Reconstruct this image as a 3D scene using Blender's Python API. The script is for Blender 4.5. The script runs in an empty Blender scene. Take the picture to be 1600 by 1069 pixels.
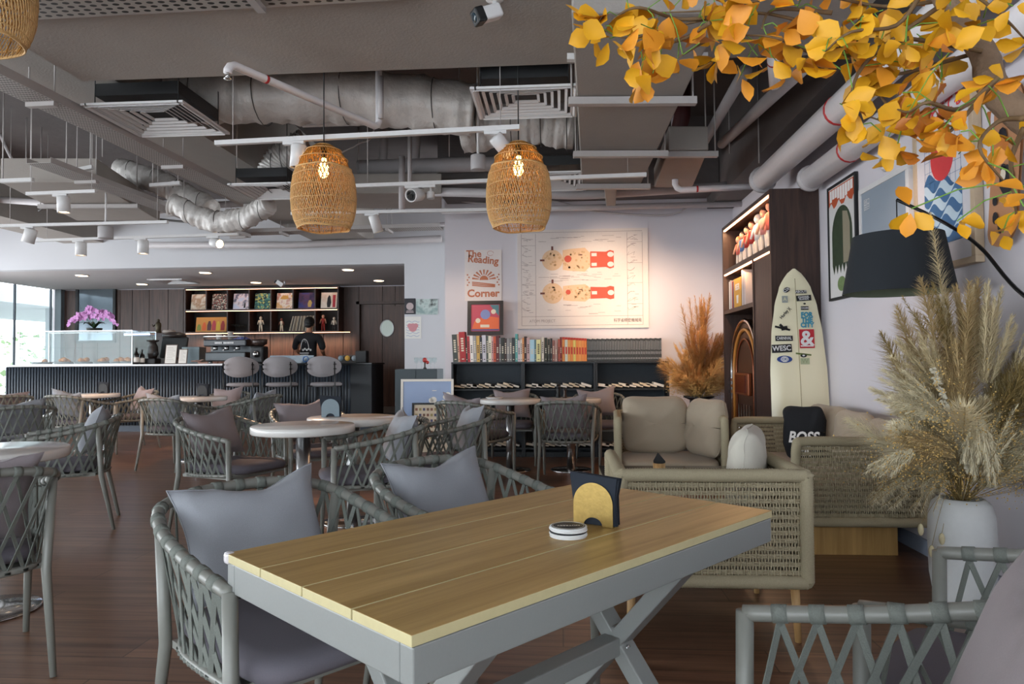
import bpy, bmesh, math, random
from mathutils import Vector, Matrix, noise
S = bpy.context.scene
COL = S.collection
PI = math.pi
# ---------------------------------------------------------------- camera
FPX = 1100.0; CH = 1.14
pt, yw, ro = (math.radians(a) for a in (1.6, 3.95, 0.4))
_fw = Vector((-math.sin(yw)*math.cos(pt), math.cos(yw)*math.cos(pt), math.sin(pt)))
_r0 = Vector((math.cos(yw), math.sin(yw), 0)); _u0 = _r0.cross(_fw)
_rt = _r0*math.cos(ro) - _u0*math.sin(ro)
_up = _r0*math.sin(ro) + _u0*math.cos(ro)
cam = bpy.data.objects.new('camera', bpy.data.cameras.new('camera')); COL.objects.link(cam)
cam.data.sensor_width = 36; cam.data.lens = FPX/1600*36; cam.data.clip_start = 0.05; cam.data.clip_end = 200
cam.matrix_world = Matrix(((_rt.x, _up.x, -_fw.x, 0), (_rt.y, _up.y, -_fw.y, 0), (_rt.z, _up.z, -_fw.z, CH), (0, 0, 0, 1)))
cam.data.dof.use_dof = False
S.camera = cam
CP = Vector((0, 0, CH))
def at(x, y, X=None, Y=None, Z=None):
    d = _fw + _rt*((x-800)/FPX) - _up*((y-534.5)/FPX)
    t = (X-CP.x)/d.x if X is not None else (Y-CP.y)/d.y if Y is not None else (Z-CP.z)/d.z
    return CP + d*t
# ---------------------------------------------------------------- view and light
S.view_settings.view_transform = 'Standard'; S.view_settings.look = 'None'
S.view_settings.exposure = 0.42; S.view_settings.gamma = 1; S.view_settings.use_curve_mapping = False
try:
    S.cycles.max_bounces = 7; S.cycles.diffuse_bounces = 4; S.cycles.glossy_bounces = 3
    S.cycles.transparent_max_bounces = 12; S.cycles.caustics_reflective = False; S.cycles.caustics_refractive = False
    S.cycles.sample_clamp_indirect = 4.0
except Exception: pass
W = bpy.data.worlds.new('sky'); S.world = W; W.use_nodes = True
wn = W.node_tree.nodes['Background']; wn.inputs[0].default_value = (.92, .97, 1, 1); wn.inputs[1].default_value = 3.0
def area(name, loc, rot, sx, sy, power, color, portal=False):
    l = bpy.data.lights.new(name, 'AREA'); l.shape = 'RECTANGLE'; l.size = sx; l.size_y = sy; l.energy = power; l.color = color
    if portal: l.cycles.is_portal = True
    o = bpy.data.objects.new(name, l); COL.objects.link(o); o.location = loc; o.rotation_euler = rot
    return o
def spot(name, loc, target, power, color, ang=60, blend=.6, r=.03):
    l = bpy.data.lights.new(name, 'SPOT'); l.energy = power; l.color = color; l.spot_size = math.radians(ang); l.spot_blend = blend; l.shadow_soft_size = r
    o = bpy.data.objects.new(name, l); COL.objects.link(o); o.location = loc
    o.rotation_euler = (Vector(target)-Vector(loc)).to_track_quat('-Z', 'Y').to_euler(); return o
def point(name, loc, power, color, r=.04):
    l = bpy.data.lights.new(name, 'POINT'); l.energy = power; l.color = color; l.shadow_soft_size = r
    o = bpy.data.objects.new(name, l); COL.objects.link(o); o.location = loc; return o
LX, RX, BY, FY, SLAB = -10.9, 2.112, 14.55, -2.6, 3.9
# daylight entering through the glass fronts (left side and behind the camera)
area('window_daylight_left', (LX+.12, 4.6, 1.45), (0, -PI/2, 0), 2.5, 13.5, 440, (.92, .96, 1))
area('window_daylight_front', (-4.4, FY+.12, 1.6), (PI/2, 0, 0), 12.6, 2.3, 125, (.90, .95, 1))
# ---------------------------------------------------------------- materials
def lin(c):
    if isinstance(c, str):
        c = [int(c[i:i+2], 16)/255 for i in (0, 2, 4)]
        c = [x/12.92 if x <= .04045 else ((x+.055)/1.055)**2.4 for x in c]
    return (c[0], c[1], c[2], 1)
_mc = {}
def mat(name, col, rough=.6, metal=0., noise_=None, bump=None, emit=None, spec=None, alpha=None, trans=None, sheen=None, stretch=(1, 1, 1)):
    if name in _mc: return _mc[name]
    m = bpy.data.materials.new(name); m.use_nodes = True; nt = m.node_tree; N = nt.nodes; L = nt.links; b = N['Principled BSDF']
    c = lin(col); b.inputs['Base Color'].default_value = c; b.inputs['Roughness'].default_value = rough; b.inputs['Metallic'].default_value = metal
    if spec is not None: b.inputs['Specular IOR Level'].default_value = spec
    if emit: b.inputs['Emission Color'].default_value = lin(emit[0]); b.inputs['Emission Strength'].default_value = emit[1]
    if trans: b.inputs['Transmission Weight'].default_value = trans
    if sheen: b.inputs['Sheen Weight'].default_value = sheen
    if noise_ or bump:
        tc = N.new('ShaderNodeTexCoord'); mp = N.new('ShaderNodeMapping'); mp.inputs['Scale'].default_value = stretch; L.new(tc.outputs['Object'], mp.inputs[0])
    nn = noise_ or (40, .12)
    if True:
        if not (noise_ or bump): tc = N.new('ShaderNodeTexCoord'); mp = N.new('ShaderNodeMapping'); L.new(tc.outputs['Object'], mp.inputs[0])
        n = N.new('ShaderNodeTexNoise'); n.inputs['Scale'].default_value = nn[0]; n.inputs['Detail'].default_value = 4; L.new(mp.outputs[0], n.inputs[0])
        mx = N.new('ShaderNodeMix'); mx.data_type = 'RGBA'; a = nn[1] if noise_ else .05
        mx.inputs[6].default_value = (c[0]*(1-a), c[1]*(1-a), c[2]*(1-a), 1); mx.inputs[7].default_value = (min(1, c[0]*(1+a)), min(1, c[1]*(1+a)), min(1, c[2]*(1+a)), 1)
        L.new(n.outputs[0], mx.inputs[0]); L.new(mx.outputs[2], b.inputs['Base Color'])
    if bump:
        n2 = N.new('ShaderNodeTexNoise'); n2.inputs['Scale'].default_value = bump[0]; n2.inputs['Detail'].default_value = 3; L.new(mp.outputs[0], n2.inputs[0])
        bp = N.new('ShaderNodeBump'); bp.inputs['Strength'].default_value = bump[1]; bp.inputs['Distance'].default_value = bump[2] if len(bump) > 2 else .01
        L.new(n2.outputs[0], bp.inputs['Height']); L.new(bp.outputs[0], b.inputs['Normal'])
    _mc[name] = m; return m
def wood(name, c1, c2, axis='X', scale=1.0, rough=.45, plank=None, gapc='1a1210', bumpd=.0015):
    """streaky grain along an axis; plank=(width across, length) adds board joints"""
    if name in _mc: return _mc[name]
    m = bpy.data.materials.new(name); m.use_nodes = True; nt = m.node_tree; N = nt.nodes; L = nt.links; b = N['Principled BSDF']
    b.inputs['Roughness'].default_value = rough
    tc = N.new('ShaderNodeTexCoord'); mp = N.new('ShaderNodeMapping'); L.new(tc.outputs['Object'], mp.inputs[0])
    s = {'X': (1.2, 22, 22), 'Y': (22, 1.2, 22), 'Z': (22, 22, 1.2)}[axis]; mp.inputs['Scale'].default_value = [v*scale for v in s]
    n = N.new('ShaderNodeTexNoise'); n.inputs['Scale'].default_value = 1.6; n.inputs['Detail'].default_value = 8; n.inputs['Roughness'].default_value = .65; n.inputs['Distortion'].default_value = .4
    L.new(mp.outputs[0], n.inputs[0])
    cr = N.new('ShaderNodeValToRGB'); cr.color_ramp.elements[0].position = .32; cr.color_ramp.elements[1].position = .7
    cr.color_ramp.elements[0].color = lin(c1); cr.color_ramp.elements[1].color = lin(c2); L.new(n.outputs[0], cr.inputs[0]); out = cr.outputs[0]
    if plank:
        mp2 = N.new('ShaderNodeMapping'); L.new(tc.outputs['Object'], mp2.inputs[0])
        if axis == 'Z': mp2.inputs['Rotation'].default_value = (0, PI/2, 0)
        if axis == 'Y': mp2.inputs['Rotation'].default_value = (0, 0, PI/2)
        br = N.new('ShaderNodeTexBrick'); br.inputs['Scale'].default_value = 1; br.inputs['Mortar Size'].default_value = .003; br.inputs['Mortar Smooth'].default_value = .1
        br.inputs['Brick Width'].default_value = plank[1]; br.inputs['Row Height'].default_value = plank[0]; br.offset = .37
        br.inputs['Color1'].default_value = (.78, .78, .78, 1); br.inputs['Color2'].default_value = (1.12, 1.1, 1.08, 1); br.inputs['Mortar'].default_value = (.35, .33, .32, 1)
        L.new(mp2.outputs[0], br.inputs[0])
        mx = N.new('ShaderNodeMix'); mx.data_type = 'RGBA'; mx.blend_type = 'MULTIPLY'; mx.inputs[0].default_value = 1
        L.new(out, mx.inputs[6]); L.new(br.outputs[0], mx.inputs[7]); out = mx.outputs[2]
    L.new(out, b.inputs['Base Color'])
    bp = N.new('ShaderNodeBump'); bp.inputs['Strength'].default_value = .25; bp.inputs['Distance'].default_value = bumpd; L.new(n.outputs[0], bp.inputs['Height']); L.new(bp.outputs[0], b.inputs['Normal'])
    _mc[name] = m; return m
def glass(name, tint=(1, 1, 1), refl=.12):
    if name in _mc: return _mc[name]
    m = bpy.data.materials.new(name); m.use_nodes = True; nt = m.node_tree; N = nt.nodes; L = nt.links; N.remove(N['Principled BSDF'])
    t = N.new('ShaderNodeBsdfTransparent'); t.inputs[0].default_value = (*tint, 1); g = N.new('ShaderNodeBsdfGlossy'); g.inputs['Roughness'].default_value = .02
    fr = N.new('ShaderNodeLayerWeight'); fr.inputs[0].default_value = .5; pw = N.new('ShaderNodeMath'); pw.operation = 'POWER'; pw.inputs[1].default_value = 4; L.new(fr.outputs['Facing'], pw.inputs[0]); mu = N.new('ShaderNodeMath'); mu.operation = 'MULTIPLY_ADD'; mu.inputs[1].default_value = .6; mu.inputs[2].default_value = refl*.4; mu.use_clamp = True
    L.new(pw.outputs[0], mu.inputs[0]); mx = N.new('ShaderNodeMixShader'); L.new(mu.outputs[0], mx.inputs[0]); L.new(t.outputs[0], mx.inputs[1]); L.new(g.outputs[0], mx.inputs[2])
    L.new(mx.outputs[0], N['Material Output'].inputs[0]); _mc[name] = m; return m
def perforated(name, col, pitch=.035, rad=.3):
    m = mat(name, col, .5); nt = m.node_tree; N = nt.nodes; L = nt.links; b = N['Principled BSDF']
    tc = N.new('ShaderNodeTexCoord'); sp = N.new('ShaderNodeSeparateXYZ'); L.new(tc.outputs['Object'], sp.inputs[0])
    def fr(o, p):
        a = N.new('ShaderNodeMath'); a.operation = 'MULTIPLY'; a.inputs[1].default_value = 1/p; L.new(o, a.inputs[0])
        f = N.new('ShaderNodeMath'); f.operation = 'FRACT'; L.new(a.outputs[0], f.inputs[0])
        s = N.new('ShaderNodeMath'); s.operation = 'SUBTRACT'; s.inputs[1].default_value = .5; L.new(f.outputs[0], s.inputs[0])
        q = N.new('ShaderNodeMath'); q.operation = 'MULTIPLY'; L.new(s.outputs[0], q.inputs[0]); L.new(s.outputs[0], q.inputs[1]); return q.outputs[0]
    ad = N.new('ShaderNodeMath'); L.new(fr(sp.outputs[0], pitch), ad.inputs[0]); L.new(fr(sp.outputs[1], pitch*1.6), ad.inputs[1])
    lt = N.new('ShaderNodeMath'); lt.operation = 'LESS_THAN'; lt.inputs[1].default_value = rad*rad; L.new(ad.outputs[0], lt.inputs[0])
    mx = N.new('ShaderNodeMix'); mx.data_type = 'RGBA'; L.new(lt.outputs[0], mx.inputs[0]); mx.inputs[6].default_value = lin(col); mx.inputs[7].default_value = (.01, .01, .01, 1)
    L.new(mx.outputs[2], b.inputs['Base Color']); return m
def mottled(name, cols, scale=14, rough=.5, kind='voronoi'):
    """abstract printed artwork: several flat colours in cells"""
    if name in _mc: return _mc[name]
    m = bpy.data.materials.new(name); m.use_nodes = True; nt = m.node_tree; N = nt.nodes; L = nt.links; b = N['Principled BSDF']; b.inputs['Roughness'].default_value = rough
    tc = N.new('ShaderNodeTexCoord')
    if kind == 'voronoi':
        v = N.new('ShaderNodeTexVoronoi'); v.inputs['Scale'].default_value = scale; L.new(tc.outputs['Object'], v.inputs[0]); s = N.new('ShaderNodeSeparateColor'); L.new(v.outputs['Color'], s.inputs[0]); o = s.outputs[0]
    else:
        v = N.new('ShaderNodeTexNoise'); v.inputs['Scale'].default_value = scale; v.inputs['Detail'].default_value = 5; L.new(tc.outputs['Object'], v.inputs[0]); o = v.outputs[0]
    cr = N.new('ShaderNodeValToRGB'); cr.color_ramp.interpolation = 'CONSTANT' if kind == 'voronoi' else 'LINEAR'; e = cr.color_ramp.elements
    lo, hi = (0, 1) if kind == 'voronoi' else (.32, .68)
    for i, c in enumerate(cols):
        p = lo+(hi-lo)*i/len(cols)
        if i < 2: e[i].position = p; e[i].color = lin(c)
        else: x = e.new(p); x.color = lin(c)
    L.new(o, cr.inputs[0]); L.new(cr.outputs[0], b.inputs['Base Color']); _mc[name] = m; return m
# ---------------------------------------------------------------- mesh collector
class MB:
    def __init__(s): s.v = []; s.f = []; s.sm = []; s.mi = []; s.M = Matrix.Identity(4); s.k = 0
    def add(s, vs, fs, smooth=False):
        o = len(s.v); s.v += [s.M @ Vector(p) for p in vs]; s.f += [tuple(i+o for i in f) for f in fs]; s.sm += [smooth]*len(fs); s.mi += [s.k]*len(fs); return s
    def box(s, c, d, R=None):
        hx, hy, hz = d[0]/2, d[1]/2, d[2]/2; c = Vector(c)
        vs = [Vector((x, y, z)) for x in (-hx, hx) for y in (-hy, hy) for z in (-hz, hz)]
        if R is not None: vs = [R @ p for p in vs]
        return s.add([p+c for p in vs], [(0, 1, 3, 2), (4, 6, 7, 5), (0, 4, 5, 1), (2, 3, 7, 6), (0, 2, 6, 4), (1, 5, 7, 3)])
    def b2(s, lo, hi): return s.box([(a+b)/2 for a, b in zip(lo, hi)], [abs(b-a) for a, b in zip(lo, hi)])
    def bar(s, p0, p1, w, h, upv=(0, 0, 1)):
        p0 = Vector(p0); p1 = Vector(p1); d = (p1-p0); l = d.length; d.normalize(); x = d.cross(Vector(upv))
        if x.length < 1e-4: x = d.cross(Vector((1, 0, 0)))
        x.normalize(); u = x.cross(d); R = Matrix((x, d, u)).transposed()
        return s.box((p0+p1)/2, (w, l, h), R)
    def tube(s, pts, r, n=8, closed=False, caps=True, sq=1.0):
        pts = [Vector(p) for p in pts]; m = len(pts); rr = r if isinstance(r, (list, tuple)) else [r]*m
        vs = []; prev = None
        for i, p in enumerate(pts):
            a = pts[(i-1) % m] if (closed or i > 0) else p; b = pts[(i+1) % m] if (closed or i < m-1) else p
            t = (b-a); t = t.normalized() if t.length > 1e-9 else Vector((0, 0, 1))
            if prev is None:
                q = Vector((0, 0, 1)) if abs(t.z) < .9 else Vector((1, 0, 0)); nrm = (q - t*q.dot(t)).normalized()
            else:
                nrm = prev - t*prev.dot(t); nrm = nrm.normalized() if nrm.length > 1e-6 else prev
            prev = nrm; bn = t.cross(nrm)
            for j in range(n):
                an = 2*PI*j/n; vs.append(p + (nrm*math.cos(an)*sq + bn*math.sin(an))*rr[i])
        fs = [(i*n+j, i*n+(j+1) % n, ((i+1) % m)*n+(j+1) % n, ((i+1) % m)*n+j) for i in range(m if closed else m-1) for j in range(n)]
        if caps and not closed: fs += [tuple(range(n-1, -1, -1)), tuple((m-1)*n+j for j in range(n))]
        return s.add(vs, fs, True)
    def cyl(s, p0, p1, r, r2=None, n=14): return s.tube([p0, p1], [r, r if r2 is None else r2], n)
    def lathe(s, prof, n=24, c=(0, 0, 0)):
        c = Vector(c); vs = [(c.x+r*math.cos(2*PI*j/n), c.y+r*math.sin(2*PI*j/n), c.z+z) for r, z in prof for j in range(n)]
        fs = [(i*n+j, i*n+(j+1) % n, (i+1)*n+(j+1) % n, (i+1)*n+j) for i in range(len(prof)-1) for j in range(n)]
        if prof[0][0] > 1e-5: fs.append(tuple(range(n-1, -1, -1)))
        if prof[-1][0] > 1e-5: fs.append(tuple((len(prof)-1)*n+j for j in range(n)))
        return s.add(vs, fs, True)
    def ball(s, c, r, n=12, sc=(1, 1, 1)):
        c = Vector(c); m = max(4, n//2); vs = []
        for i in range(m+1):
            a = PI*i/m
            for j in range(n): vs.append((c.x+r*sc[0]*math.sin(a)*math.cos(2*PI*j/n), c.y+r*sc[1]*math.sin(a)*math.sin(2*PI*j/n), c.z+r*sc[2]*math.cos(a)))
        return s.add(vs, [(i*n+j, (i+1)*n+j, (i+1)*n+(j+1) % n, i*n+(j+1) % n) for i in range(m) for j in range(n)], True)
    def prism(s, poly, y0, y1, smooth=False):
        """polygon in local x,z extruded along y"""
        n = len(poly); vs = [(x, y0, z) for x, z in poly]+[(x, y1, z) for x, z in poly]
        return s.add(vs, [tuple(range(n)), tuple(range(2*n-1, n-1, -1))]+[(i, i+n, (i+1) % n+n, (i+1) % n) for i in range(n)], smooth)
    def grid(s, fn, nu, nv, smooth=True, wrap=False):
        vs = [fn(i/nu, j/nv) for i in range(nu+1) for j in range(nv+1)]
        return s.add(vs, [(i*(nv+1)+j, (i+1)*(nv+1)+j, (i+1)*(nv+1)+j+1, i*(nv+1)+j+1) for i in range(nu) for j in range(nv)], smooth)
    def ribbon(s, p0, p1, nrm, w, t=.003):
        p0 = Vector(p0); p1 = Vector(p1); d = (p1-p0).normalized(); nrm = Vector(nrm).normalized(); side = d.cross(nrm).normalized()*(w/2); nn = side.cross(d).normalized()*(t/2)
        vs = [p0-side-nn, p0+side-nn, p0+side+nn, p0-side+nn, p1-side-nn, p1+side-nn, p1+side+nn, p1-side+nn]
        return s.add(vs, [(0, 3, 2, 1), (4, 5, 6, 7), (0, 1, 5, 4), (1, 2, 6, 5), (2, 3, 7, 6), (3, 0, 4, 7)])
    def build(s, name, m, parent=None, label=None, cat=None, group=None, kind=None, bevel=0, seg=2, loc=None, rz=None, sub=0):
        me = bpy.data.meshes.new(name); me.from_pydata(s.v, [], s.f); me.polygons.foreach_set('use_smooth', s.sm)
        for x in (m if isinstance(m, (list, tuple)) else [m]): me.materials.append(x)
        if any(s.mi): me.polygons.foreach_set('material_index', s.mi)
        me.validate(); me.update()
        o = bpy.data.objects.new(name, me); COL.objects.link(o)
        if parent: o.parent = parent
        if loc is not None: o.location = loc
        if rz is not None: o.rotation_euler = (0, 0, rz)
        if bevel:
            b = o.modifiers.new('bevel', 'BEVEL'); b.width = bevel; b.segments = seg; b.limit_method = 'ANGLE'; b.angle_limit = math.radians(40)
        if sub: q = o.modifiers.new('sub', 'SUBSURF'); q.levels = sub; q.render_levels = sub
        return tag(o, label, cat, group, kind)
def tag(o, label=None, cat=None, group=None, kind=None):
    if label: o['label'] = label
    if cat: o['category'] = cat
    if group: o['group'] = group
    if kind: o['kind'] = kind
    return o
def thing(name, label, cat, loc=(0, 0, 0), rz=0, group=None, tilt=None):
    o = bpy.data.objects.new(name, None); COL.objects.link(o); o.location = loc; o.rotation_euler = (tilt or 0, 0, rz); o.empty_display_size = .1
    return tag(o, label, cat, group)
def dup(root, loc=None, rz=None, label=None, group=None):
    def cp(o, par):
        c = o.copy(); COL.objects.link(c); c.parent = par
        for ch in list(o.children): cp(ch, c)
        return c
    r = cp(root, None)
    if loc is not None: r.location = loc
    if rz is not None: r.rotation_euler = (r.rotation_euler[0], 0, rz)
    if label: r['label'] = label
    if group: r['group'] = group
    return r
def text(name, s, size, m, parent, loc, rot=(PI/2, 0, 0), ext=.0006, align='CENTER', sx=1.0, shear=0, spacing=1, bold=0, label=None):
    cu = bpy.data.curves.new(name, 'FONT'); cu.body = s; cu.size = size; cu.align_x = align; cu.align_y = 'CENTER'; cu.extrude = ext; cu.shear = shear; cu.space_line = spacing; cu.offset = bold; cu.resolution_u = 3
    t = bpy.data.objects.new('tmp', cu); COL.objects.link(t)
    bpy.context.view_layer.update()
    me = bpy.data.meshes.new_from_object(t.evaluated_get(bpy.context.evaluated_depsgraph_get())); bpy.data.objects.remove(t)
    me.materials.clear(); me.materials.append(m)
    o = bpy.data.objects.new(name, me); COL.objects.link(o); o.parent = parent; o.location = loc; o.rotation_euler = rot; o.scale = (sx, 1, 1)
    if label: o['label'] = label
    return o
def facing(fx, fy): return math.atan2(-fx, fy)
R = random.Random(7)
# palette
m_wall = mat('wall_paint', 'cfcad0', .85, noise_=(2, .03), bump=(160, .05, .002))
m_wallw = mat('white_wall_paint', 'c9c9cd', .85, noise_=(2, .03))
m_conc = mat('ceiling_concrete', '615b5a', .9, noise_=(3, .22), bump=(9, .3, .02))
m_beam = mat('beam_plaster', '9c958f', .9, noise_=(5, .08), bump=(70, .25, .006))
m_white = mat('white_metal', 'd6d4d4', .4)
m_pipew = mat('painted_pipe', 'b5afb0', .5, noise_=(6, .08))
m_trayw = mat('galvanised_tray', 'aba5a3', .5)
m_red = mat('red_band', 'b5262a', .5)
m_foil = mat('silver_insulation', 'cdc8c4', .45, .15, noise_=(7, .12), bump=(16, .55, .02), stretch=(1, 1, 1))
m_grey = mat('chair_frame_grey', '7b7b75', .38, noise_=(30, .05))
m_strap = mat('grey_rope_strap', '6c706a', .85, noise_=(300, .2), bump=(420, .5, .002))
m_cush = mat('grey_cushion_fabric', '8d8f95', .95, noise_=(380, .12), bump=(480, .25, .0015), sheen=.1)
m_cushw = mat('taupe_cushion_fabric', '877d80', .95, noise_=(380, .12), sheen=.1)
m_seat = mat('seat_pad_fabric', '66626a', .95, noise_=(350, .12))
m_rope = mat('sand_rope', 'a89d82', .85, noise_=(200, .2), bump=(300, .4, .002))
m_beige = mat('beige_cushion_fabric', 'ab9c88', .95, noise_=(300, .08), bump=(380, .2, .0015), sheen=.1)
m_oak = wood('light_oak', 'a57c4c', 'c9a673', 'Z', 1.5, .5)
m_black = mat('matte_black', '101114', .55)
m_blackm = mat('black_metal', '0c0c0e', .35, .3)
m_chrome = mat('chrome', 'c8c8c8', .12, 1.)
m_steel = mat('brushed_steel', 'a5a5a6', .28, 1., noise_=(60, .1), stretch=(1, 1, .05))
m_marble = mat('white_marble', 'd9d6d2', .16, noise_=(6, .1))
m_darkw = wood('dark_walnut_board', '2a1b17', '4a332b', 'Z', 1.2, .5)
m_paper = mat('white_paper', 'dfdcd6', .7)
m_led = mat('warm_led_strip', 'ffd9a8', .5, emit=('ffb184', 5))
m_lampw = mat('warm_lamp_face', 'fff0d8', .5, emit=('ffdcae', 7))
m_glass = glass('clear_glass', (.94, .97, .97), .035)
m_glassw = glass('window_glass', (.95, .98, 1), .05)
# ================================================================ SETTING
def st(mb, name, m, **k): return mb.build(name, m, kind='structure', **k)
m_floor = wood('floor_boards', '55392d', '926d55', 'X', .55, .30, plank=(.19, 1.25), bumpd=.0008)
m_panel = wood('wall_wood_panel', '33231e', '5e463e', 'Z', .8, .5)
st(MB().b2((LX-.1, FY-.1, -.12), (RX+.2, BY+.2, 0)), 'floor', m_floor)
st(MB().b2((LX-.1, FY-.1, SLAB), (RX+.2, BY+.2, SLAB+.15)), 'ceiling', m_conc)
st(MB().b2((RX, FY, 0), (RX+.15, 8.8, SLAB)), 'wall_right', m_wall)
RWX = -1.44                      # left end of the reading wall
RY = 8.73
st(MB().b2((RWX, RY, 0), (RX+.15, RY+.2, SLAB)), 'wall_reading_corner', m_wall)
st(MB().b2((LX-.1, BY, 0), (RX+.15, BY+.15, SLAB)), 'wall_back', m_wall)
AY = 11.36; AZ = 2.76           # bar alcove: front plane and ceiling height
xr = at(632, 500, Y=AY).x
st(MB().b2((LX, AY, AZ), (xr, AY+.18, SLAB)).b2((xr, AY, 0), (RWX+.9, AY+.18, SLAB)), 'wall_bar_fascia', m_wallw)
st(MB().b2((LX, AY+.19, AZ), (xr+.6, BY-.01, AZ+.06)), 'ceiling_bar', mat('alcove_ceiling_paint', 'c2bbbb', .85))
st(MB().b2((xr+.6, AY+.19, 0), (xr+.7, BY-.01, AZ-.01)), 'wall_bar_side', m_panel)
# boards of the back wall behind the bar
mb = MB(); x = LX+.2; i = 0
while x < -2.6:
    w_ = (.42, .34, .5, .27, .38)[i % 5]; i += 1
    mb.b2((x, BY-.05, 0), (min(x+w_-.012, -2.5), BY-.005, AZ-.02)); x += w_
st(mb, 'trim_wood_panelling', m_panel)
st(MB().b2((LX+.6, 12.55, 0), (-3.0, BY-.06, .23)), 'floor_service_platform', mat('platform_rubber', '2a2a2c', .7))
st(MB().b2((RX-.015, FY, 0), (RX-.001, 4.9, .09)), 'baseboard_right', mat('skirting', '8f97a8', .5))
st(MB().b2((RWX+.01, RY-.015, 0), (RX-.42, RY-.001, .09)), 'baseboard_reading_corner', mat('skirting', '8f97a8', .5))
# glass front on the left
mb = MB(); mb.b2((LX-.06, FY, AZ+.02), (LX+.06, BY-.16, SLAB)); st(mb, 'wall_left', m_wallw)
mb = MB()
for yy in [FY+.05]+[1.1+2.05*k for k in range(6)]+[13.35, BY-.2]: mb.b2((LX-.02, yy-.012, .08), (LX+.02, yy+.012, AZ))
mb.b2((LX-.05, FY, 0), (LX+.05, BY-.16, .08)); st(mb, 'trim_window_frame', mat('window_frame_metal', '50565c', .4, .6))
st(MB().b2((LX-.006, FY, .08), (LX+.006, BY-.16, AZ)), 'window_1', m_glassw)
st(MB().b2((LX+.06, BY-.16, 0), (LX+.2, BY-.02, AZ)), 'trim_corner_post', mat('corner_post_grey', '6f7a80', .5))
mb = MB().b2((LX, FY-.06, AZ), (RX, FY+.06, SLAB)).b2((1.2, FY-.06, 0), (RX, FY+.06, AZ))
st(mb, 'wall_front', m_wallw)
st(MB().b2((LX, FY-.006, 0), (1.198, FY+.006, AZ)), 'window_2', m_glassw)
# outside, beyond the glass
st(MB().b2((-40, -20, -.3), (LX-.12, 40, -.06)), 'ground_outside', mat('outside_paving', 'c9cbc8', .8))
tag(MB().b2((-17, 6, 2.55), (-12.3, 30, 2.95)).b2((-12.9, 16.8, 0), (-12.6, 17.1, 2.55)).build('entrance_canopy', mat('canopy_grey', 'b5bbbd', .7)), 'grey canopy slab outside the glass wall at the far left', 'canopy')
mb = MB()
for k in range(900):
    a = R.random(); p = Vector((-24+8*a+R.uniform(-.5, .5), 19+10*a+R.uniform(-.6, .6), R.uniform(0, 2.3))); s = R.uniform(.12, .3)
    d = Vector((R.uniform(-1, 1), R.uniform(-1, 1), R.uniform(-1, 1))).normalized(); e = d.cross(Vector((0, .3, 1))).normalized()
    mb.add([p-e*s*.5, p+d*s*.5, p+e*s*.5, p-d*s*.5+Vector((0, 0, .05))], [(0, 1, 2, 3)])
tag(mb.build('hedge', mat('hedge_leaf', '9fb58c', .7)), 'pale sunlit hedge seen through the glass wall at the far left', 'hedge')
# door in the bar alcove
d = MB().b2((-3.62, BY-.13, 0), (xr+.59, BY-.06, 2.32)); dp = st(d, 'door_1', wood('door_veneer', '35221b', '563b30', 'Z', 1, .45))
xa = at(565, 500, Y=BY-.1).x; 
fr = MB().b2((xa-.1, BY-.16, 0), (xa-.03, BY-.05, 2.42)).b2((xa-.1, BY-.16, 2.36), (xr+.59, BY-.05, 2.42)); fr.build('door_frame', m_darkw, dp)
c = at(605, 513, Y=BY-.14); mb = MB(); mb.prism([(c.x+.135*math.cos(2*PI*i/32), c.z+.17*math.sin(2*PI*i/32)) for i in range(32)], BY-.15, BY-.135); mb.build('porthole_window', mat('porthole_glass', 'b9c9c2', .15), dp)
mb = MB(); mb.M = Matrix.Translation((c.x, BY-.135, c.z)) @ Matrix.Rotation(PI/2, 4, 'X'); mb.tube([(.14*math.cos(a*PI/12), .175*math.sin(a*PI/12), .012) for a in range(24)], .012, 6, True); mb.build('porthole_rim', m_steel, dp)
mb = MB().b2((xr+.2, BY-.2, 1.25), (xr+.4, BY-.135, 1.6)); tag(mb.build('door_sign', m_black), 'small black sign on the dark door beside its porthole', 'sign')

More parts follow.
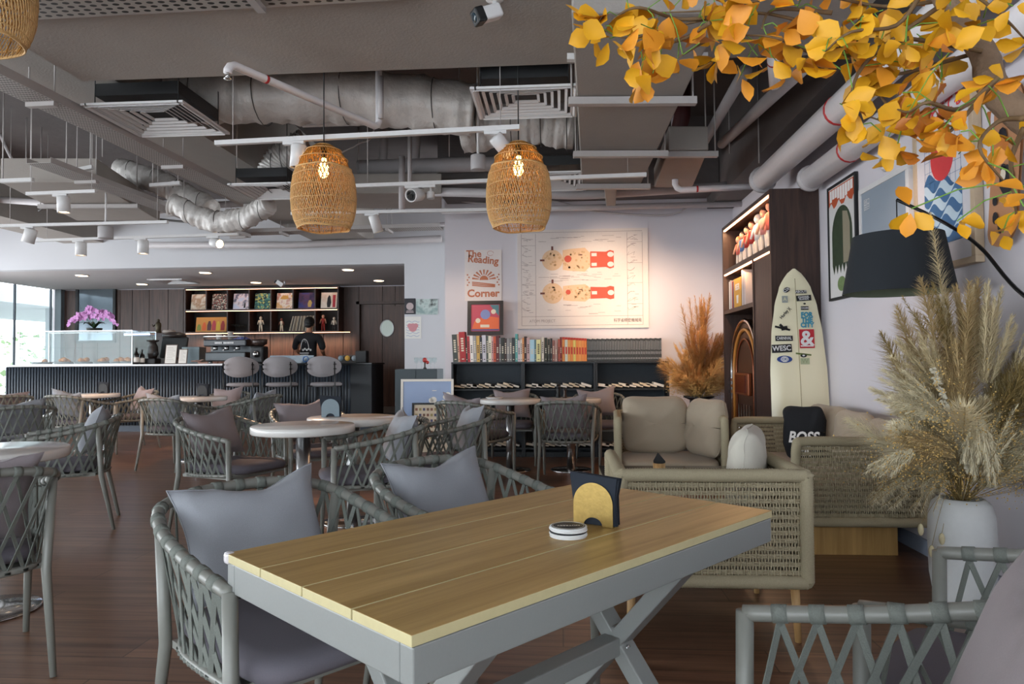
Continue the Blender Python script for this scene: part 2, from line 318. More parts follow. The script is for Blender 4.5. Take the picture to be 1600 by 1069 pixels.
# ================================================================ CEILING SERVICES
beamY0, beamY1 = 3.3, 4.25
st(MB().b2((-3.03, beamY0, 2.95), (1.6, beamY1, SLAB)), 'ceiling_beam_cross', m_beam)
st(MB().b2((-3.95, FY, 3.10), (-3.05, AY-.01, SLAB)), 'ceiling_beam_left', m_beam)
st(MB().b2((-8.4, FY, 3.2), (-7.7, AY-.01, SLAB)), 'ceiling_beam_far_left', m_beam)
st(MB().b2((-1.4, 8.0, 3.12), (RX-.32, 8.7, SLAB)), 'ceiling_beam_reading', m_conc)
st(MB().b2((1.80, 4.3, 2.99), (RX-.001, 8.7, SLAB)), 'ceiling_dark_duct_right', m_conc)  # added dark duct, darkens the pale wall zone above the pipes
m_perf = perforated('perforated_steel', 'a8a19d', .02, .3)
def tray(p0, p1, w, h, label, m=None, group=None):
    p0 = Vector(p0); p1 = Vector(p1); d = p1-p0; L_ = d.length
    t = thing('cable_tray', label, 'cable tray', p0, math.atan2(-d.x, d.y), group); t.rotation_euler = (math.atan2(d.z, math.hypot(d.x, d.y)), 0, math.atan2(-d.x, d.y))
    MB().b2((-w/2, 0, 0), (w/2, L_, .004)).build('tray_base', m or m_perf, t)
    MB().b2((-w/2-.004, 0, 0), (-w/2, L_, h)).b2((w/2, 0, 0), (w/2+.004, L_, h)).build('tray_side', m_trayw, t)
    mb = MB(); k = .6
    while k < L_:
        for sx in (-1, 1): MB().cyl((sx*w*.45, k, 0), (sx*w*.45, k, SLAB-min(p0.z, p1.z)-.06), .005, n=6).build('hanger_rod', m_trayw, t)
        MB().b2((-w*.5, k-.02, -.03), (w*.5, k+.02, -.001)).build('cross_bracket', m_trayw, t); k += 1.5
    return t
a = at(-60, 100, Z=2.86); b = at(402, 322, Z=2.86); a.z = b.z = 2.86
tray(a, b, .2, .06, 'long perforated cable tray running down the left of the ceiling toward the bar')
a = at(60, 255, Z=2.9); b = at(380, 372, Z=2.9); tray(a, b, .22, .05, 'perforated cable tray left of the long one, above the spotlights at the far left')
a = at(-200, 47, Z=2.88); b = at(640, 2, Z=2.88); tray(a-Vector((0, .17, 0)), b-Vector((0, .17, 0)), .3, .065, 'wide perforated cable tray at the top edge nearest the viewer', perforated('perforated_steel_large', 'a09a94', .036, .30))
tray(at(380, 366, Z=2.95), at(690, 357, Z=2.95), .25, .05, 'perforated cable tray running crosswise above the bar fascia')
def pipe(pts, r, label, m=None, bands=(), name='pipe', cat='pipe', group=None, flange=None):
    pts = [Vector(p) for p in pts]; o = pts[0].copy(); t = thing(name, label, cat, o, group=group)
    # round the corners a little
    q = [pts[0]]
    for i in range(1, len(pts)-1):
        for f in (.0, .5, 1.0):
            A = pts[i]+(pts[i-1]-pts[i]).normalized()*r*1.8; Bq = pts[i]+(pts[i+1]-pts[i]).normalized()*r*1.8
            q.append((A*(1-f)+Bq*f)*.5+((A*(1-f)+pts[i]*f)*(1-f)+(pts[i]*(1-f)+Bq*f)*f)*.5)
    q.append(pts[-1])
    MB().tube([p-o for p in q], r, 14).build('pipe_run', m or m_pipew, t)
    for i, f in bands:
        A, Bp = pts[i], pts[i+1]; c = A+(Bp-A)*f; dd = (Bp-A).normalized()*max(.009, r*.11); MB().cyl(c-dd-o, c+dd-o, r*1.04, n=18).build('red_band', m_red, t)
    if flange:
        for i, f in flange:
            A, Bp = pts[i], pts[i+1]; c = A+(Bp-A)*f; dd = (Bp-A).normalized()*.02; MB().cyl(c-dd-o, c+dd-o, r*1.22, n=18).build('clamp_ring', m_pipew, t)
    return t
m_pw = mat('white_drain_pipe', 'e8e3e5', .4)
pipe([(1.86, 6.6, 2.79), (1.84, 1.0, 2.79)], .1, 'thick white pipe with a red band along the right wall, upper of the pair', m_pw, [(0, .33)], flange=[(0, .01), (0, .985)])
pipe([(2.0, 5.78, 2.585), (2.0, 1.0, 2.585)], .085, 'white pipe with a red band against the right wall, lower of the pair', m_pw, [(0, .17)], flange=[(0, .01)])
def pxl(*l, Z=None, Y=None): return [at(x, y, Z=Z) if Z else at(x, y, Y=Y) for x, y in l]
# sprinkler pipe passing in front of the beam
t = pipe([at(356, 98, Z=2.85)-Vector((0, 0, .06)), at(356, 98, Z=2.85), at(592, 200, Z=2.85), at(592, 200, Z=2.85)+Vector((0, 0, .9))], .024, 'white sprinkler pipe with a red band slanting under the beam', m_pw, [(1, .21)])
MB().cyl((0, 0, 0), (0, 0, -.03), .012).cyl((0, 0, -.03), (0, 0, -.035), .022).build('sprinkler_head', m_chrome, t)
p = at(1207, 75, Z=2.9); q = at(1211, 138, Z=2.9); pipe([p, q, q+Vector((0, 0, .98))], .035, 'short white pipe stub with a red band below the cross beam at right', m_pw, [(0, .3)])
q_ = at(1055, 297, Y=6.9); q2_ = q_.copy(); q2_.z = SLAB-.002; pipe([q2_, q_, at(1178, 291, Y=6.9)], .03, 'thin white pipe with a red band running to the big pipe flange', m_pw, [(1, .28)])
for k, (pts, r_, Y_, lb) in enumerate([
    ([(560, 262), (1000, 250)], .085, 7.88, 'thick grey pipe crossing behind the two rattan pendants'),
    ([(225, 383), (455, 383), (690, 373)], .055, 10.9, 'white pipe running crosswise along the bar fascia'),
    ([(0, 312), (240, 330), (300, 322), (420, 316)], .045, 9.0, 'pale pipe crossing the ceiling at far left'),
    ([(680, 300), (910, 305), (1160, 290)], .05, 7.7, 'pale pipe running crosswise above the reading wall'),
    ([(690, 330), (1180, 318)], .035, 8.3, 'thin pale pipe just above the wide poster'),
    ([(445, 360), (640, 355), (700, 350)], .03, 9.6, 'thin pale pipe under the nearer rattan lamp at left'),
    ([(385, 292), (385, 192), (530, 192)], .018, 7.6, 'thin conduit bending square behind the left rattan lamp')]):
    pipe([at(x, y, Y=Y_) for x, y in pts], r_, lb)
for k, (x0, y0, x1, y1, Y0_, Y1_, r_) in enumerate([(1165, 110, 1090, 240, 4.9, 7.8, .045), (1260, 100, 1128, 225, 4.4, 7.6, .05), (640, 200, 640, 300, 7.0, 7.0, .02), (628, 245, 628, 332, 7.4, 7.4, .035), (595, 120, 595, 185, 4.9, 4.9, .02)]):
    pipe([at(x0, y0, Y=Y0_), at(x1, y1, Y=Y1_)], r_, ['slanting grey pipe near the slab, left of the two by the right wall', 'slanting grey pipe near the slab, right of the two by the right wall', 'thin vertical conduit between the pendants', 'vertical grey pipe between the pendants', 'thin vertical white pipe in front of the silver duct'][k])
q_ = at(600, 150, Y=7.9); q_.z = SLAB-.002; pipe([q_, at(600, 228, Y=7.9), at(597, 262, Y=7.9)], .05, 'short drop pipe with valve between the pendants, left one', group='drop pipes')
q_ = at(650, 150, Y=7.9); q_.z = SLAB-.002; pipe([q_, at(650, 228, Y=7.9), at(648, 262, Y=7.9)], .05, 'short drop pipe with valve between the pendants, right one', group='drop pipes')
# red fire pipe
pipe([at(1066, 128, Y=6.4), at(1066, 205, Y=6.4), at(1040, 240, Y=6.6)], .075, 'dark red fire main dropping from the slab beside the square duct', mat('fire_red_dark', '4a1717', .5), name='fire_pipe')
# insulated round ducts
def flex(pts, r, label, seed=0, n=18, wob=.06):
    rs = []; P = []
    pts = [Vector(p) for p in pts]; N_ = 60
    for i in range(N_+1):
        f = i/N_*(len(pts)-1); k = min(int(f), len(pts)-2); g = f-k
        a0 = pts[max(k-1, 0)]; a1 = pts[k]; a2 = pts[k+1]; a3 = pts[min(k+2, len(pts)-1)]
        P.append(.5*((2*a1)+(a2-a0)*g+(2*a0-5*a1+4*a2-a3)*g*g+(3*a1-a0-3*a2+a3)*g*g*g)); rs.append(r*(1+wob*math.sin(i*1.9+seed)+.03*math.sin(i*5.3)))
    o = P[0].copy(); mb = MB(); mb.tube([p-o for p in P], rs, n)
    for j, v in enumerate(mb.v):
        d_ = noise.noise(v*9+Vector((seed, 0, 0)))*.035; mb.v[j] = v+Vector((0, d_*.6, d_))
    t = thing('insulated_duct', label, 'duct', o); mb.build('foil_wrap', m_foil, t)
    for i in range(10, N_-4, 14): MB().tube([P[i]-o+Vector((0, math.cos(a*PI/8), math.sin(a*PI/8)))*(rs[i]+.012) for a in range(16)], .004, 4, True).build('strap_band', mat('dark_wire', '4b4846', .5), t)
    return t
flex([at(276, 150, Y=5.35), at(380, 150, Y=5.35), at(560, 152, Y=5.5), at(740, 172, Y=5.6)], .21, 'large silver wrapped duct behind the ceiling beam', 1, wob=.03)
flex([at(720, 205, Y=6.0), at(820, 190, Y=6.0), at(900, 200, Y=6.0)], .19, 'silver wrapped duct behind the louvred diffuser next to the square duct', 4, wob=.015)
flex([at(270, 318, Y=7.4), at(330, 345, Y=7.4), at(385, 340, Y=7.3), at(420, 318, Y=7.2)], .11, 'sagging white flexible duct at left below the cable tray', 2, wob=.08)
flex([at(480, 225, Y=6.8), at(440, 250, Y=6.8), at(420, 285, Y=6.8)], .15, 'silver flexible duct dropping behind the left rattan lamp', 6, wob=.08)
flex([at(770, 107, Y=4.85), at(850, 103, Y=4.85)], .1, 'short silver duct feeding the louvred diffuser below the beam', 8)
flex([at(190, 265, Y=8.5), at(260, 290, Y=8.2), at(330, 330, Y=8)], .14, 'slanting silver duct among the services at far left', 9)
# rectangular ducts
def rduct(px_near, px_far, z, h, label, joints=(.3, .62), m=None):
    (xa, xb, ya), (xc, xd, yb) = px_near, px_far
    A, B_, C_, D_ = at(xa, ya, Z=z), at(xb, ya, Z=z), at(xd, yb, Z=z), at(xc, yb, Z=z)
    o = A.copy(); t = thing('rectangular_duct', label, 'duct', o); q = [p-o for p in (A, B_, C_, D_)]; qq = q+[p+Vector((0, 0, h)) for p in q]
    MB().add(qq, [(0, 1, 2, 3), (7, 6, 5, 4), (0, 4, 5, 1), (1, 5, 6, 2), (2, 6, 7, 3), (3, 7, 4, 0)]).build('duct_body', m or m_beam, t, bevel=.01)
    for f in joints:
        l = q[0].lerp(q[3], f); r_ = q[1].lerp(q[2], f); MB().bar(l+Vector((-.05, 0, -.03)), r_+Vector((.08, 0, -.03)), .05, .045).build('support_channel', m_trayw, t)
        mb = MB()
        for e in (l+Vector((-.03, 0, 0)), r_+Vector((.06, 0, 0))): MB().cyl(e+Vector((0, 0, -.03)), e+Vector((0, 0, SLAB-z-.01 if not beamY0 < (o+e).y < beamY1 else 2.94-z)), .006, n=6).build('threaded_rod', m_trayw, t)
    return t
rduct((893, 1130, 20), (909, 1000, 291), 2.78, .165, 'large square duct running from above the viewer toward the wide poster', (.32, .66, .97))
rduct((1045, 1107, 234), (1022, 1082, 293), 2.9, .2, 'small square duct right of the large one', (.03,))
rduct((940, 965, 262), (947, 962, 322), 2.86, .12, 'narrow vertical-looking square trunking above the poster', ())
rduct((0, 150, 285), (120, 250, 345), 3.0, .25, 'pale square duct among the services at far left', (.5,))
rduct((470, 690, 302), (480, 690, 326), 3.0, .22, 'wide pale duct section behind the left pendant', ())
# air diffusers
def diffuser(c, w_, d_, label, rz=0, n=6, group='ceiling diffusers', box=True):
    t = thing('air_diffuser', label, 'air vent', c, rz, group)
    mb = MB()
    for k in range(n):
        f = 1-k/n*.88; w2 = w_*f; d2 = d_*f; z = .004+.007*k; tk = .017 if k else .03
        for sx in (-1, 1):
            mb.M = Matrix.Translation((sx*w2/2, 0, z)) @ Matrix.Rotation(sx*math.radians(38), 4, 'Y'); mb.box((0, 0, 0), (tk*1.3, d2, .004))
        for sy in (-1, 1):
            mb.M = Matrix.Translation((0, sy*d2/2, z)) @ Matrix.Rotation(-sy*math.radians(38), 4, 'X'); mb.box((0, 0, 0), (w2, tk*1.3, .004))
    mb.M = Matrix.Identity(4)
    mb.build('louvre', m_white, t)
    MB().b2((-w_/2-.03, -d_/2-.03, .0), (-w_/2+.01, d_/2+.03, .015)).b2((w_/2-.01, -d_/2-.03, .0), (w_/2+.03, d_/2+.03, .015)).b2((-w_/2, -d_/2-.03, .0), (w_/2, -d_/2+.01, .015)).b2((-w_/2, d_/2-.01, .0), (w_/2, d_/2+.03, .015)).build('face_frame', m_white, t)
    if box:
        MB().b2((-w_/2+.03, -d_/2+.03, .085), (w_/2-.03, d_/2-.03, .17)).build('plenum_box', m_black, t)
        mb = MB()
        for sx in (-1, 1):
            for sy in (-1, 1): MB().cyl((sx*w_*.45, sy*d_*.45, .01), (sx*w_*.45, sy*d_*.45, SLAB-c[2]-.01), .004, n=5).build('hanger_wire', m_black, t)
    return t
diffuser((-2.88, 4.86, 2.9), .66, .62, 'square louvred air diffuser with black top at upper left, under the ceiling')
diffuser((-.215, 4.62, 2.85), .62, .50, 'square louvred air diffuser with black top, touching the large square duct')
c = at(862, 285, Z=2.8); diffuser((c.x, c.y, 2.8), .6, .6, 'smaller looking louvred diffuser just right of the right rattan pendant')
c = at(425, 300, Z=2.82); diffuser((c.x, c.y, 2.82), .55, .55, 'louvred diffuser partly hidden behind the left rattan pendant')
diffuser((at(272, 434, Z=AZ).x, at(272, 434, Z=AZ).y, AZ-.075), .6, .6, 'flat square diffuser in the bar ceiling', box=False, n=4)
c = at(35, 240, Z=3.0)
# white support channel & struts
for k, (x0, y0, x1, y1, Y_) in enumerate([(472, 195, 740, 186, 5.9), (0, 283, 52, 281, 6.4), (100, 270, 145, 261, 6.5), (235, 290, 282, 286, 7), (886, 90, 1105, 89, 3.9)]):
    A, B_ = at(x0, y0, Y=Y_), at(x1, y1, Y=Y_); o = A.copy(); t = thing('support_channel', ['long white steel channel under the silver duct', 'short white channel at the far left edge', 'short white channel beside the left cable tray', 'short white channel above the sagging duct', 'bright white channel under the near end of the square duct'][k], 'bracket', o)
    MB().bar((0, 0, 0), B_-A, .04, .035).build('channel', m_white, t)
    mb = MB()
    for f in (.08, .92): e = (B_-A)*f; MB().cyl(e, e+Vector((0, 0, (SLAB if Y_ > 4.3 or Y_ < 3.3 else 2.95)-A.z-e.z-.005)), .007, n=6).build('threaded_rod', m_trayw, t)
# loose cables among the services
for k, (pts, Y_, r_, lb) in enumerate([
    ([(0, 210), (30, 262), (90, 275), (150, 265), (200, 300)], 7.5, .018, 'thick grey cable looping at far left of the ceiling'),
    ([(60, 330), (120, 300), (200, 335), (330, 350), (400, 352)], 8.8, .014, 'bundle cable draped along the services above the bar, left part'),
    ([(520, 245), (560, 225), (585, 200), (590, 60)], 7.3, .01, 'white cable curving up beside the left rattan lamp'),
    ([(690, 310), (760, 318), (860, 314), (930, 330), (1040, 336), (1080, 320)], 8.6, .01, 'thin cable sagging above the wide poster')]):
    P = [at(x, y, Y=Y_) for x, y in pts]; Q = []
    for i in range(len(P)-1):
        for g in range(6):
            g = g/6; a0 = P[max(i-1, 0)]; a1 = P[i]; a2 = P[i+1]; a3 = P[min(i+2, len(P)-1)]
            Q.append(.5*((2*a1)+(a2-a0)*g+(2*a0-5*a1+4*a2-a3)*g*g+(3*a1-a0-3*a2+a3)*g*g*g))
    Q.append(P[-1]); tag(MB().tube(Q, r_, 6).build('cable', m_pipew if k != 1 else mat('dark_wire', '4b4846', .5)), lb, 'cable')
for k, (x, yb_, Y_) in enumerate([(1103, 232, 6.2), (1186, 255, 6.4), (1140, 240, 7.2), (702, 245, 7.2), (752, 235, 6.6), (40, 300, 7.4), (160, 245, 6.8), (370, 262, 6.2), (560, 265, 7.8)]):
    p = at(x, yb_, Y=Y_); tag(MB().cyl(p, (p.x, p.y, SLAB-.002), .006, n=6).build('hanger_rod', m_trayw), 'thin steel hanger rod hanging free from the concrete slab', 'rod', 'free hanger rods')

# ================================================================ TRACK LIGHTS AND OTHER LAMPS
def track(px0, px1, z, label, heads, drop_to=SLAB):
    A, B_ = at(*px0, Z=z), at(*px1, Z=z); t = thing('lighting_track', label, 'lighting track', A)
    MB().bar((0, 0, 0), B_-A, .034, .03).build('rail', m_white, t)
    mb = MB(); n = max(2, int((B_-A).length/1.6)+1)
    for i in range(n):
        p = (B_-A)*(.06+.88*i/(n-1)); top = drop_to-A.z-p.z
        if beamY0 < (A+p).y < beamY1: top = 2.95-A.z
        MB().cyl(p, p+Vector((0, 0, top-.002)), .003, n=5).build('suspension_wire', m_trayw, t)
    for (px, size, aim, lb, lit) in heads:
        f = (px-px0[0])/(px1[0]-px0[0]); P0 = A.lerp(B_, f); head(P0, size, aim, lb, lit)
    return A, B_
def head(P0, size, aim, lb, lit=True):
    """cylindrical spot head hanging from a point on a track; size=(radius,length)"""
    r_, l_ = size; t = thing('track_spotlight', lb, 'spotlight', P0-Vector((0, 0, .016)))
    MB().b2((-.07, -.017, -.022), (.07, .017, 0)).build('adapter', m_white, t)
    MB().cyl((.03, 0, -.02), (.03, 0, -.075), .009).build('stem', m_white, t)
    d_ = Vector(aim).normalized(); c0 = Vector((.03, 0, -.075))-d_*(l_*.35); mb = MB()
    q = d_.to_track_quat('Z', 'Y').to_matrix().to_4x4(); mb.M = Matrix.Translation(c0) @ q; mb.lathe([(r_*.9, 0), (r_, .01), (r_, l_), (r_*.86, l_), (r_*.84, l_-.012)], 22)
    mb.build('lamp_body', m_white, t)
    mb = MB(); mb.M = Matrix.Translation(c0) @ q; mb.lathe([(0, l_-.011), (r_*.85, l_-.011)], 22); mb.build('lamp_face', m_lampw if lit else m_white, t); return t
D = (0, 0, -1)
track((337, 224), (812, 199), 2.6, 'nearest white lighting track above both rattan pendants', [(465, (.05, .15), (-.06, .0, -1), 'white cylinder spotlight pointing down beside the left rattan pendant', False), (776, (.047, .15), (.55, .35, -.6), 'white spotlight tilted right with glowing rim, above the right rattan pendant', True)])
track((548, 291), (1010, 273), 2.62, 'white lighting track passing behind the rattan pendants', [(650, (.055, .15), (-.3, -.8, -.25), 'white spotlight turned to the viewer, between the pendants', False), (672, (.03, .06), D, 'small white fitting hanging right of the turned spotlight', False)])
track((455, 334), (845, 326), 2.62, 'white lighting track below the cross pipes, behind the pendants', [(583, (.05, .17), (.25, .2, -.9), 'white spotlight just right of the left rattan pendant bottom', True), (812, (.05, .15), (.3, .6, -.6), 'white spotlight half hidden behind the right pendant bottom', True)])
track((0, 353), (262, 347), 2.62, 'white lighting track at left carrying the single ceiling sensor', [(44, (.06, .15), (-.3, 0, -1), 'tilted white spotlight nearest the left edge', True)])
track((55, 376), (372, 366), 2.62, 'lower white lighting track in front of the bar at left', [(125, (.06, .16), D, 'white cylinder spotlight, left of the two straight ones on the low track', True), (223, (.06, .16), D, 'white cylinder spotlight, right of the two straight ones on the low track', True), (334, (.055, .15), (.8, -.5, -.25), 'white spotlight turned sideways with glowing face above the bar', True)])
track((42, 303), (150, 299), 2.74, 'short white lighting track at upper left carrying one spotlight', [(95, (.055, .15), (.05, 0, -1), 'white cylinder spotlight at left, highest and closest of the left group', True)])
def cyl_device(px, py0, py1, Y_, r_, lb):
    a_ = at(px, py0, Y=Y_); b_ = at(px, py1, Y=Y_); t = thing('ceiling_sensor', lb, 'sensor', b_)
    MB().cyl((0, 0, 0), (0, 0, a_.z-b_.z), r_, n=20).build('housing', mat('sensor_grey', 'a9a5a6', .5), t, bevel=.006); MB().cyl((0, 0, a_.z-b_.z), (0, 0, (SLAB if px > 200 else 2.99)-b_.z-.002), .01, n=8).build('stem', m_white, t)
cyl_device(165, 354, 373, 7.2, .075, 'short grey cylinder sensor hanging at left above the bar')
cyl_device(747, 243, 266, 5.6, .06, 'short grey cylinder sensor hanging left of the right rattan pendant')
# alcove downlights
for k, (x, y) in enumerate([(128, 430), (222, 443.5), (321, 425.5), (400, 441), (544, 421), (592, 438)]):
    p = at(x, y, Z=AZ); t = thing('downlight', ['round downlight in the bar ceiling, nearest the glass wall', 'round downlight in the bar ceiling above the bronze statue', 'round downlight in the bar ceiling above the left end of the record shelf', 'round downlight in the bar ceiling left of the small camera', 'round downlight in the bar ceiling, front one above the bar end', 'round downlight in the bar ceiling just before the dark door'][k], 'downlight', (p.x, p.y, AZ-.012))
    MB().lathe([(.11, 0), (.11, .011), (.0, .011)], 24).build('trim_ring', m_white, t); MB().lathe([(0, -.003), (.095, -.003), (.095, 0)], 24).build('lamp_face', m_lampw, t)
    spot('downlight_lamp', (p.x, p.y, AZ-.03), (p.x, p.y, 0), 16, (1, .86, .74), 120, .8, .09)
c = at(445, 438, Z=AZ); t = thing('ceiling_camera', 'small white camera on the bar ceiling above the record shelf', 'camera', (c.x, c.y, AZ-.02))
MB().cyl((0, 0, 0), (0, 0, -.06), .02).build('stem', m_white, t); mb = MB(); mb.M = Matrix.Rotation(math.radians(35), 4, 'Y'); mb.b2((-.13, -.04, -.13), (.02, .04, -.05)); mb.build('camera_body', m_white, t); mb = MB(); mb.M = Matrix.Rotation(math.radians(35), 4, 'Y'); mb.b2((-.15, -.045, -.135), (-.12, .045, -.045)); mb.build('lens_front', m_black, t)
# security camera under the beam
c = at(748, 24, Z=2.86); t = thing('security_camera', 'white bullet security camera with black front hanging from the beam', 'camera', (c.x+.08, c.y, 2.946))
MB().lathe([(.0, 0), (.045, 0), (.045, -.012), (.02, -.02)][::-1], 20).build('mount_plate', m_white, t, loc=(0, 0, .0))
MB().tube([(0, 0, -.01), (0, 0, -.06), (-.015, -.01, -.075)], .014).build('mount_arm', m_white, t)
q = Vector((-.78, -.42, -.40)).normalized().to_track_quat('Z', 'Y').to_matrix().to_4x4(); Mx = Matrix.Translation((.025, .01, -.062)) @ q
mb = MB(); mb.M = Mx; mb.b2((-.034, -.034, 0), (.034, .034, .11)); mb.build('camera_body', m_white, t, bevel=.014, seg=3)
mb = MB(); mb.M = Mx; mb.b2((-.038, -.038, .1), (.038, .038, .15)); mb.build('front_shroud', m_black, t, bevel=.01, seg=3)
mb = MB(); mb.M = Mx; mb.lathe([(0, .152), (.022, .152), (.024, .149)], 20); mb.build('lens', mat('lens_blue_glass', '2b3a44', .08), t)
# rattan pendants
m_ratt = mat('rattan_cane', 'cfa56c', .6, noise_=(60, .25), bump=(200, .3, .001))
m_ratt2 = mat('rattan_cane_dark', 'a8742e', .6, noise_=(60, .25))
PROF = [(0.02, .003), (.065, .012), (.108, .042), (.148, .10), (.168, .17), (.18, .25), (.195, .33), (.198, .40), (.188, .46), (.165, .52), (.15, .545)]
def prof(f, P=PROF):
    f = max(0, min(.9999, f))*(len(P)-1); k = int(f); g = f-k; return P[k][0]*(1-g)+P[k+1][0]*g, P[k][1]*(1-g)+P[k+1][1]*g
def pendant(top, label, sc=1., lit=True, ceil=SLAB):
    t = thing('rattan_pendant', label, 'pendant lamp', (top[0], top[1], top[2]-.55*sc), 0, 'rattan pendants'); H_ = .55
    def strands(f0, f1, n, tw, off, r_, w, ndir):
        mb = MB()
        for s_ in ndir:
            for k in range(n):
                pts = []
                for i in range(15):
                    f = f0+(f1-f0)*i/14; r0, z0 = prof(f); a_ = 2*PI*k/n+s_*tw*(i/14)+(.02 if s_ < 0 else 0); pts.append(((r0+off+.0015*s_)*sc*math.cos(a_), (r0+off+.0015*s_)*sc*math.sin(a_), (H_-z0)*sc))
                mb.tube(pts, r_*sc, 4, caps=False)
        return mb
    strands(.10, .72, 46, 1.0, -.006, .0028, 0, (1, -1)).build('inner_dome', m_ratt2, t)
    P2 = [(.170, .163), (.187, .20), (.199, .27), (.204, .35), (.199, .43), (.185, .49), (.160, .545)]
    mb = MB()
    for s_, n_, rr_ in ((1, 92, .0026), (-1, 46, .0022)):
        for k in range(n_):
            pts = []
            for i in range(13):
                r0, z0 = prof(i/12, P2); a_ = 2*PI*k/n_+s_*.62*(i/12); pts.append(((r0+.0015*s_)*sc*math.cos(a_), (r0+.0015*s_)*sc*math.sin(a_), (H_-z0)*sc))
            mb.tube(pts, rr_*sc, 4, caps=False)
    for f in (0, .02, .2, .38, .55, .72, .9, .98, 1.0):
        r0, z0 = prof(f, P2); mb.tube([((r0+.003)*sc*math.cos(a_*PI/18), (r0+.003)*sc*math.sin(a_*PI/18), (H_-z0+.004*math.sin(a_*.7+f*9))*sc) for a_ in range(36)], (.0045 if f in (0, 1.0) else .0028)*sc, 5, True)
    mb.build('outer_weave', m_ratt, t)
    mb = MB()
    for f, r_ in ((.06, .005), (.2, .003), (.30, .003)):
        r0, z0 = prof(f); mb.tube([((r0+.003)*sc*math.cos(a_*PI/18), (r0+.003)*sc*math.sin(a_*PI/18), (H_-z0)*sc) for a_ in range(36)], r_*sc, 5, True)
    mb.build('ring', m_ratt, t)
    mb = MB()
    for k in range(12):
        a_ = k*PI/6; pts = []
        for i in range(12):
            r0, z0 = prof(.04+.96*i/11); pts.append(((r0-.008)*sc*math.cos(a_), (r0-.008)*sc*math.sin(a_), (H_-z0)*sc))
        mb.tube(pts, .003*sc, 4)
    mb.build('rib', m_ratt2, t)
    MB().cyl((0, 0, .5*sc), (0, 0, ceil-(top[2]-.55*sc)-.003), .004, n=6).build('cord', m_black, t)
    MB().cyl((0, 0, .46*sc), (0, 0, .54*sc), .018*sc, n=12).build('socket', m_black, t)
    if lit:
        MB().lathe([(0, .33*sc), (.02*sc, .34*sc), (.032*sc, .37*sc), (.03*sc, .4*sc), (.015*sc, .45*sc), (.012*sc, .47*sc)], 14).build('bulb', mat('warm_bulb', 'fff0d0', .4, emit=('ffc268', 25)), t)
        point('pendant_lamp', (top[0], top[1], top[2]-.17*sc), 5.5, (1, .68, .36), .03)
p = at(506, 226, Y=4.4); pendant((p.x, 4.4, p.z), 'rattan pendant lamp with glowing bulb, left of the two in mid view')
p = at(810, 222, Y=4.4); pendant((p.x, 4.4, p.z), 'rattan pendant lamp with glowing bulb, right of the two beside the tilted spotlight', ceil=2.0+SLAB-2.0)
pendant((-2.30, 2.6, 2.97), 'rattan pendant lamp cut off by the top left corner of the view', lit=False)
# warm accent lamps: at spot heads, under the record shelf, some added without fittings
p = at(790, 235, Z=2.55); pa = at(955, 445, Y=8.7); spot('poster_spot', (p.x+.12, p.y+.1, 2.5), pa, 420, (1, .72, .50), 25, 1)
p = at(850, 345, Y=7.3); spot('poster_spot_near', (.7, 7.6, 2.75), (.42, 8.72, 1.85), 26, (1, .72, .50), 75, 1)
spot('reading_spot', (-1.3, 7.5, 2.6), (-1.3, 8.7, 1.2), 28, (1, .75, .55), 80, 1)
spot('planter_spot', (1.1, 6.9, 2.7), (1.45, 8.5, 1.3), 130, (1, .72, .5), 75, 1)
spot('floor_spot_left', at(95, 300, Z=2.55), at(180, 700, Z=0), 200, (1, .60, .36), 55, .7)
spot('chair_spot', (-3.3, 7.2, 2.5), (-1.95, 5.62, .7), 230, (1, .60, .36), 34, .7)
spot('table_spot', at(583, 350, Z=2.5), at(560, 655, Z=.7), 60, (1, .66, .42), 45, .8)
spot('pillow_spot', (-6.2, 7.8, 2.5), (-5.75, 9.1, .8), 110, (1, .62, .38), 40, .8)
area('record_shelf_underlight', (-6.1, 14.2, 1.62), (.35, 0, 0), 3.4, .04, 16, (1, .58, .34))
spot('arch_wall_glow', (1.6, 3.9, 2.6), (2.1, 4.6, 1.25), 18, (1, .72, .56), 70, 1)
# ================================================================ FURNITURE
# ---- dining table in the foreground
tA, tC, tB = Vector((-.231, 1.079, 0)), Vector((.586, 2.019, 0)), Vector((-.754, 1.522, 0))
TL = (tC-tA).length; TWd = .685; TH = .72; uX = (tC-tA).normalized(); trz = math.atan2(uX.y, uX.x); vX = Vector((-uX.y, uX.x, 0))   # vX points to the far side
table = thing('dining_table', 'long pale wood plank table with grey metal frame and crossed legs in the foreground', 'table', tA+uX*TL/2+vX*TWd/2, trz)
m_plank = wood('table_plank', '9c7c42', 'c4a266', 'X', .8, .42)
m_plank_edge = mat('plank_edge', 'c0b48a', .5, noise_=(60, .08))
PW = TWd/4
for k in range(4):
    y0 = -TWd/2+k*PW
    mb = MB(); mb.b2((-TL/2, y0+.0022, TH-.019), (TL/2, y0+PW-.0022, TH)); mb.k = 0
    o = mb.build('plank', [m_plank, m_plank_edge], table, bevel=.0015)
    for p in o.data.polygons:
        if p.normal.z < .5: p.material_index = 1
m_tf = mat('table_frame_grey', '868886', .42, noise_=(200, .04))
fz0, fz1 = TH-.085, TH-.0205; g = .004
MB().b2((-TL/2+g, -TWd/2+g, fz0), (TL/2-g, -TWd/2+g+.035, fz1)).b2((-TL/2+g, TWd/2-g-.035, fz0), (TL/2-g, TWd/2-g, fz1)).b2((-TL/2+g, -TWd/2+g+.035, fz0), (-TL/2+g+.035, TWd/2-g-.035, fz1)).b2((TL/2-g-.035, -TWd/2+g+.035, fz0), (TL/2-g, TWd/2-g-.035, fz1)).build('apron', m_tf, table, bevel=.003)
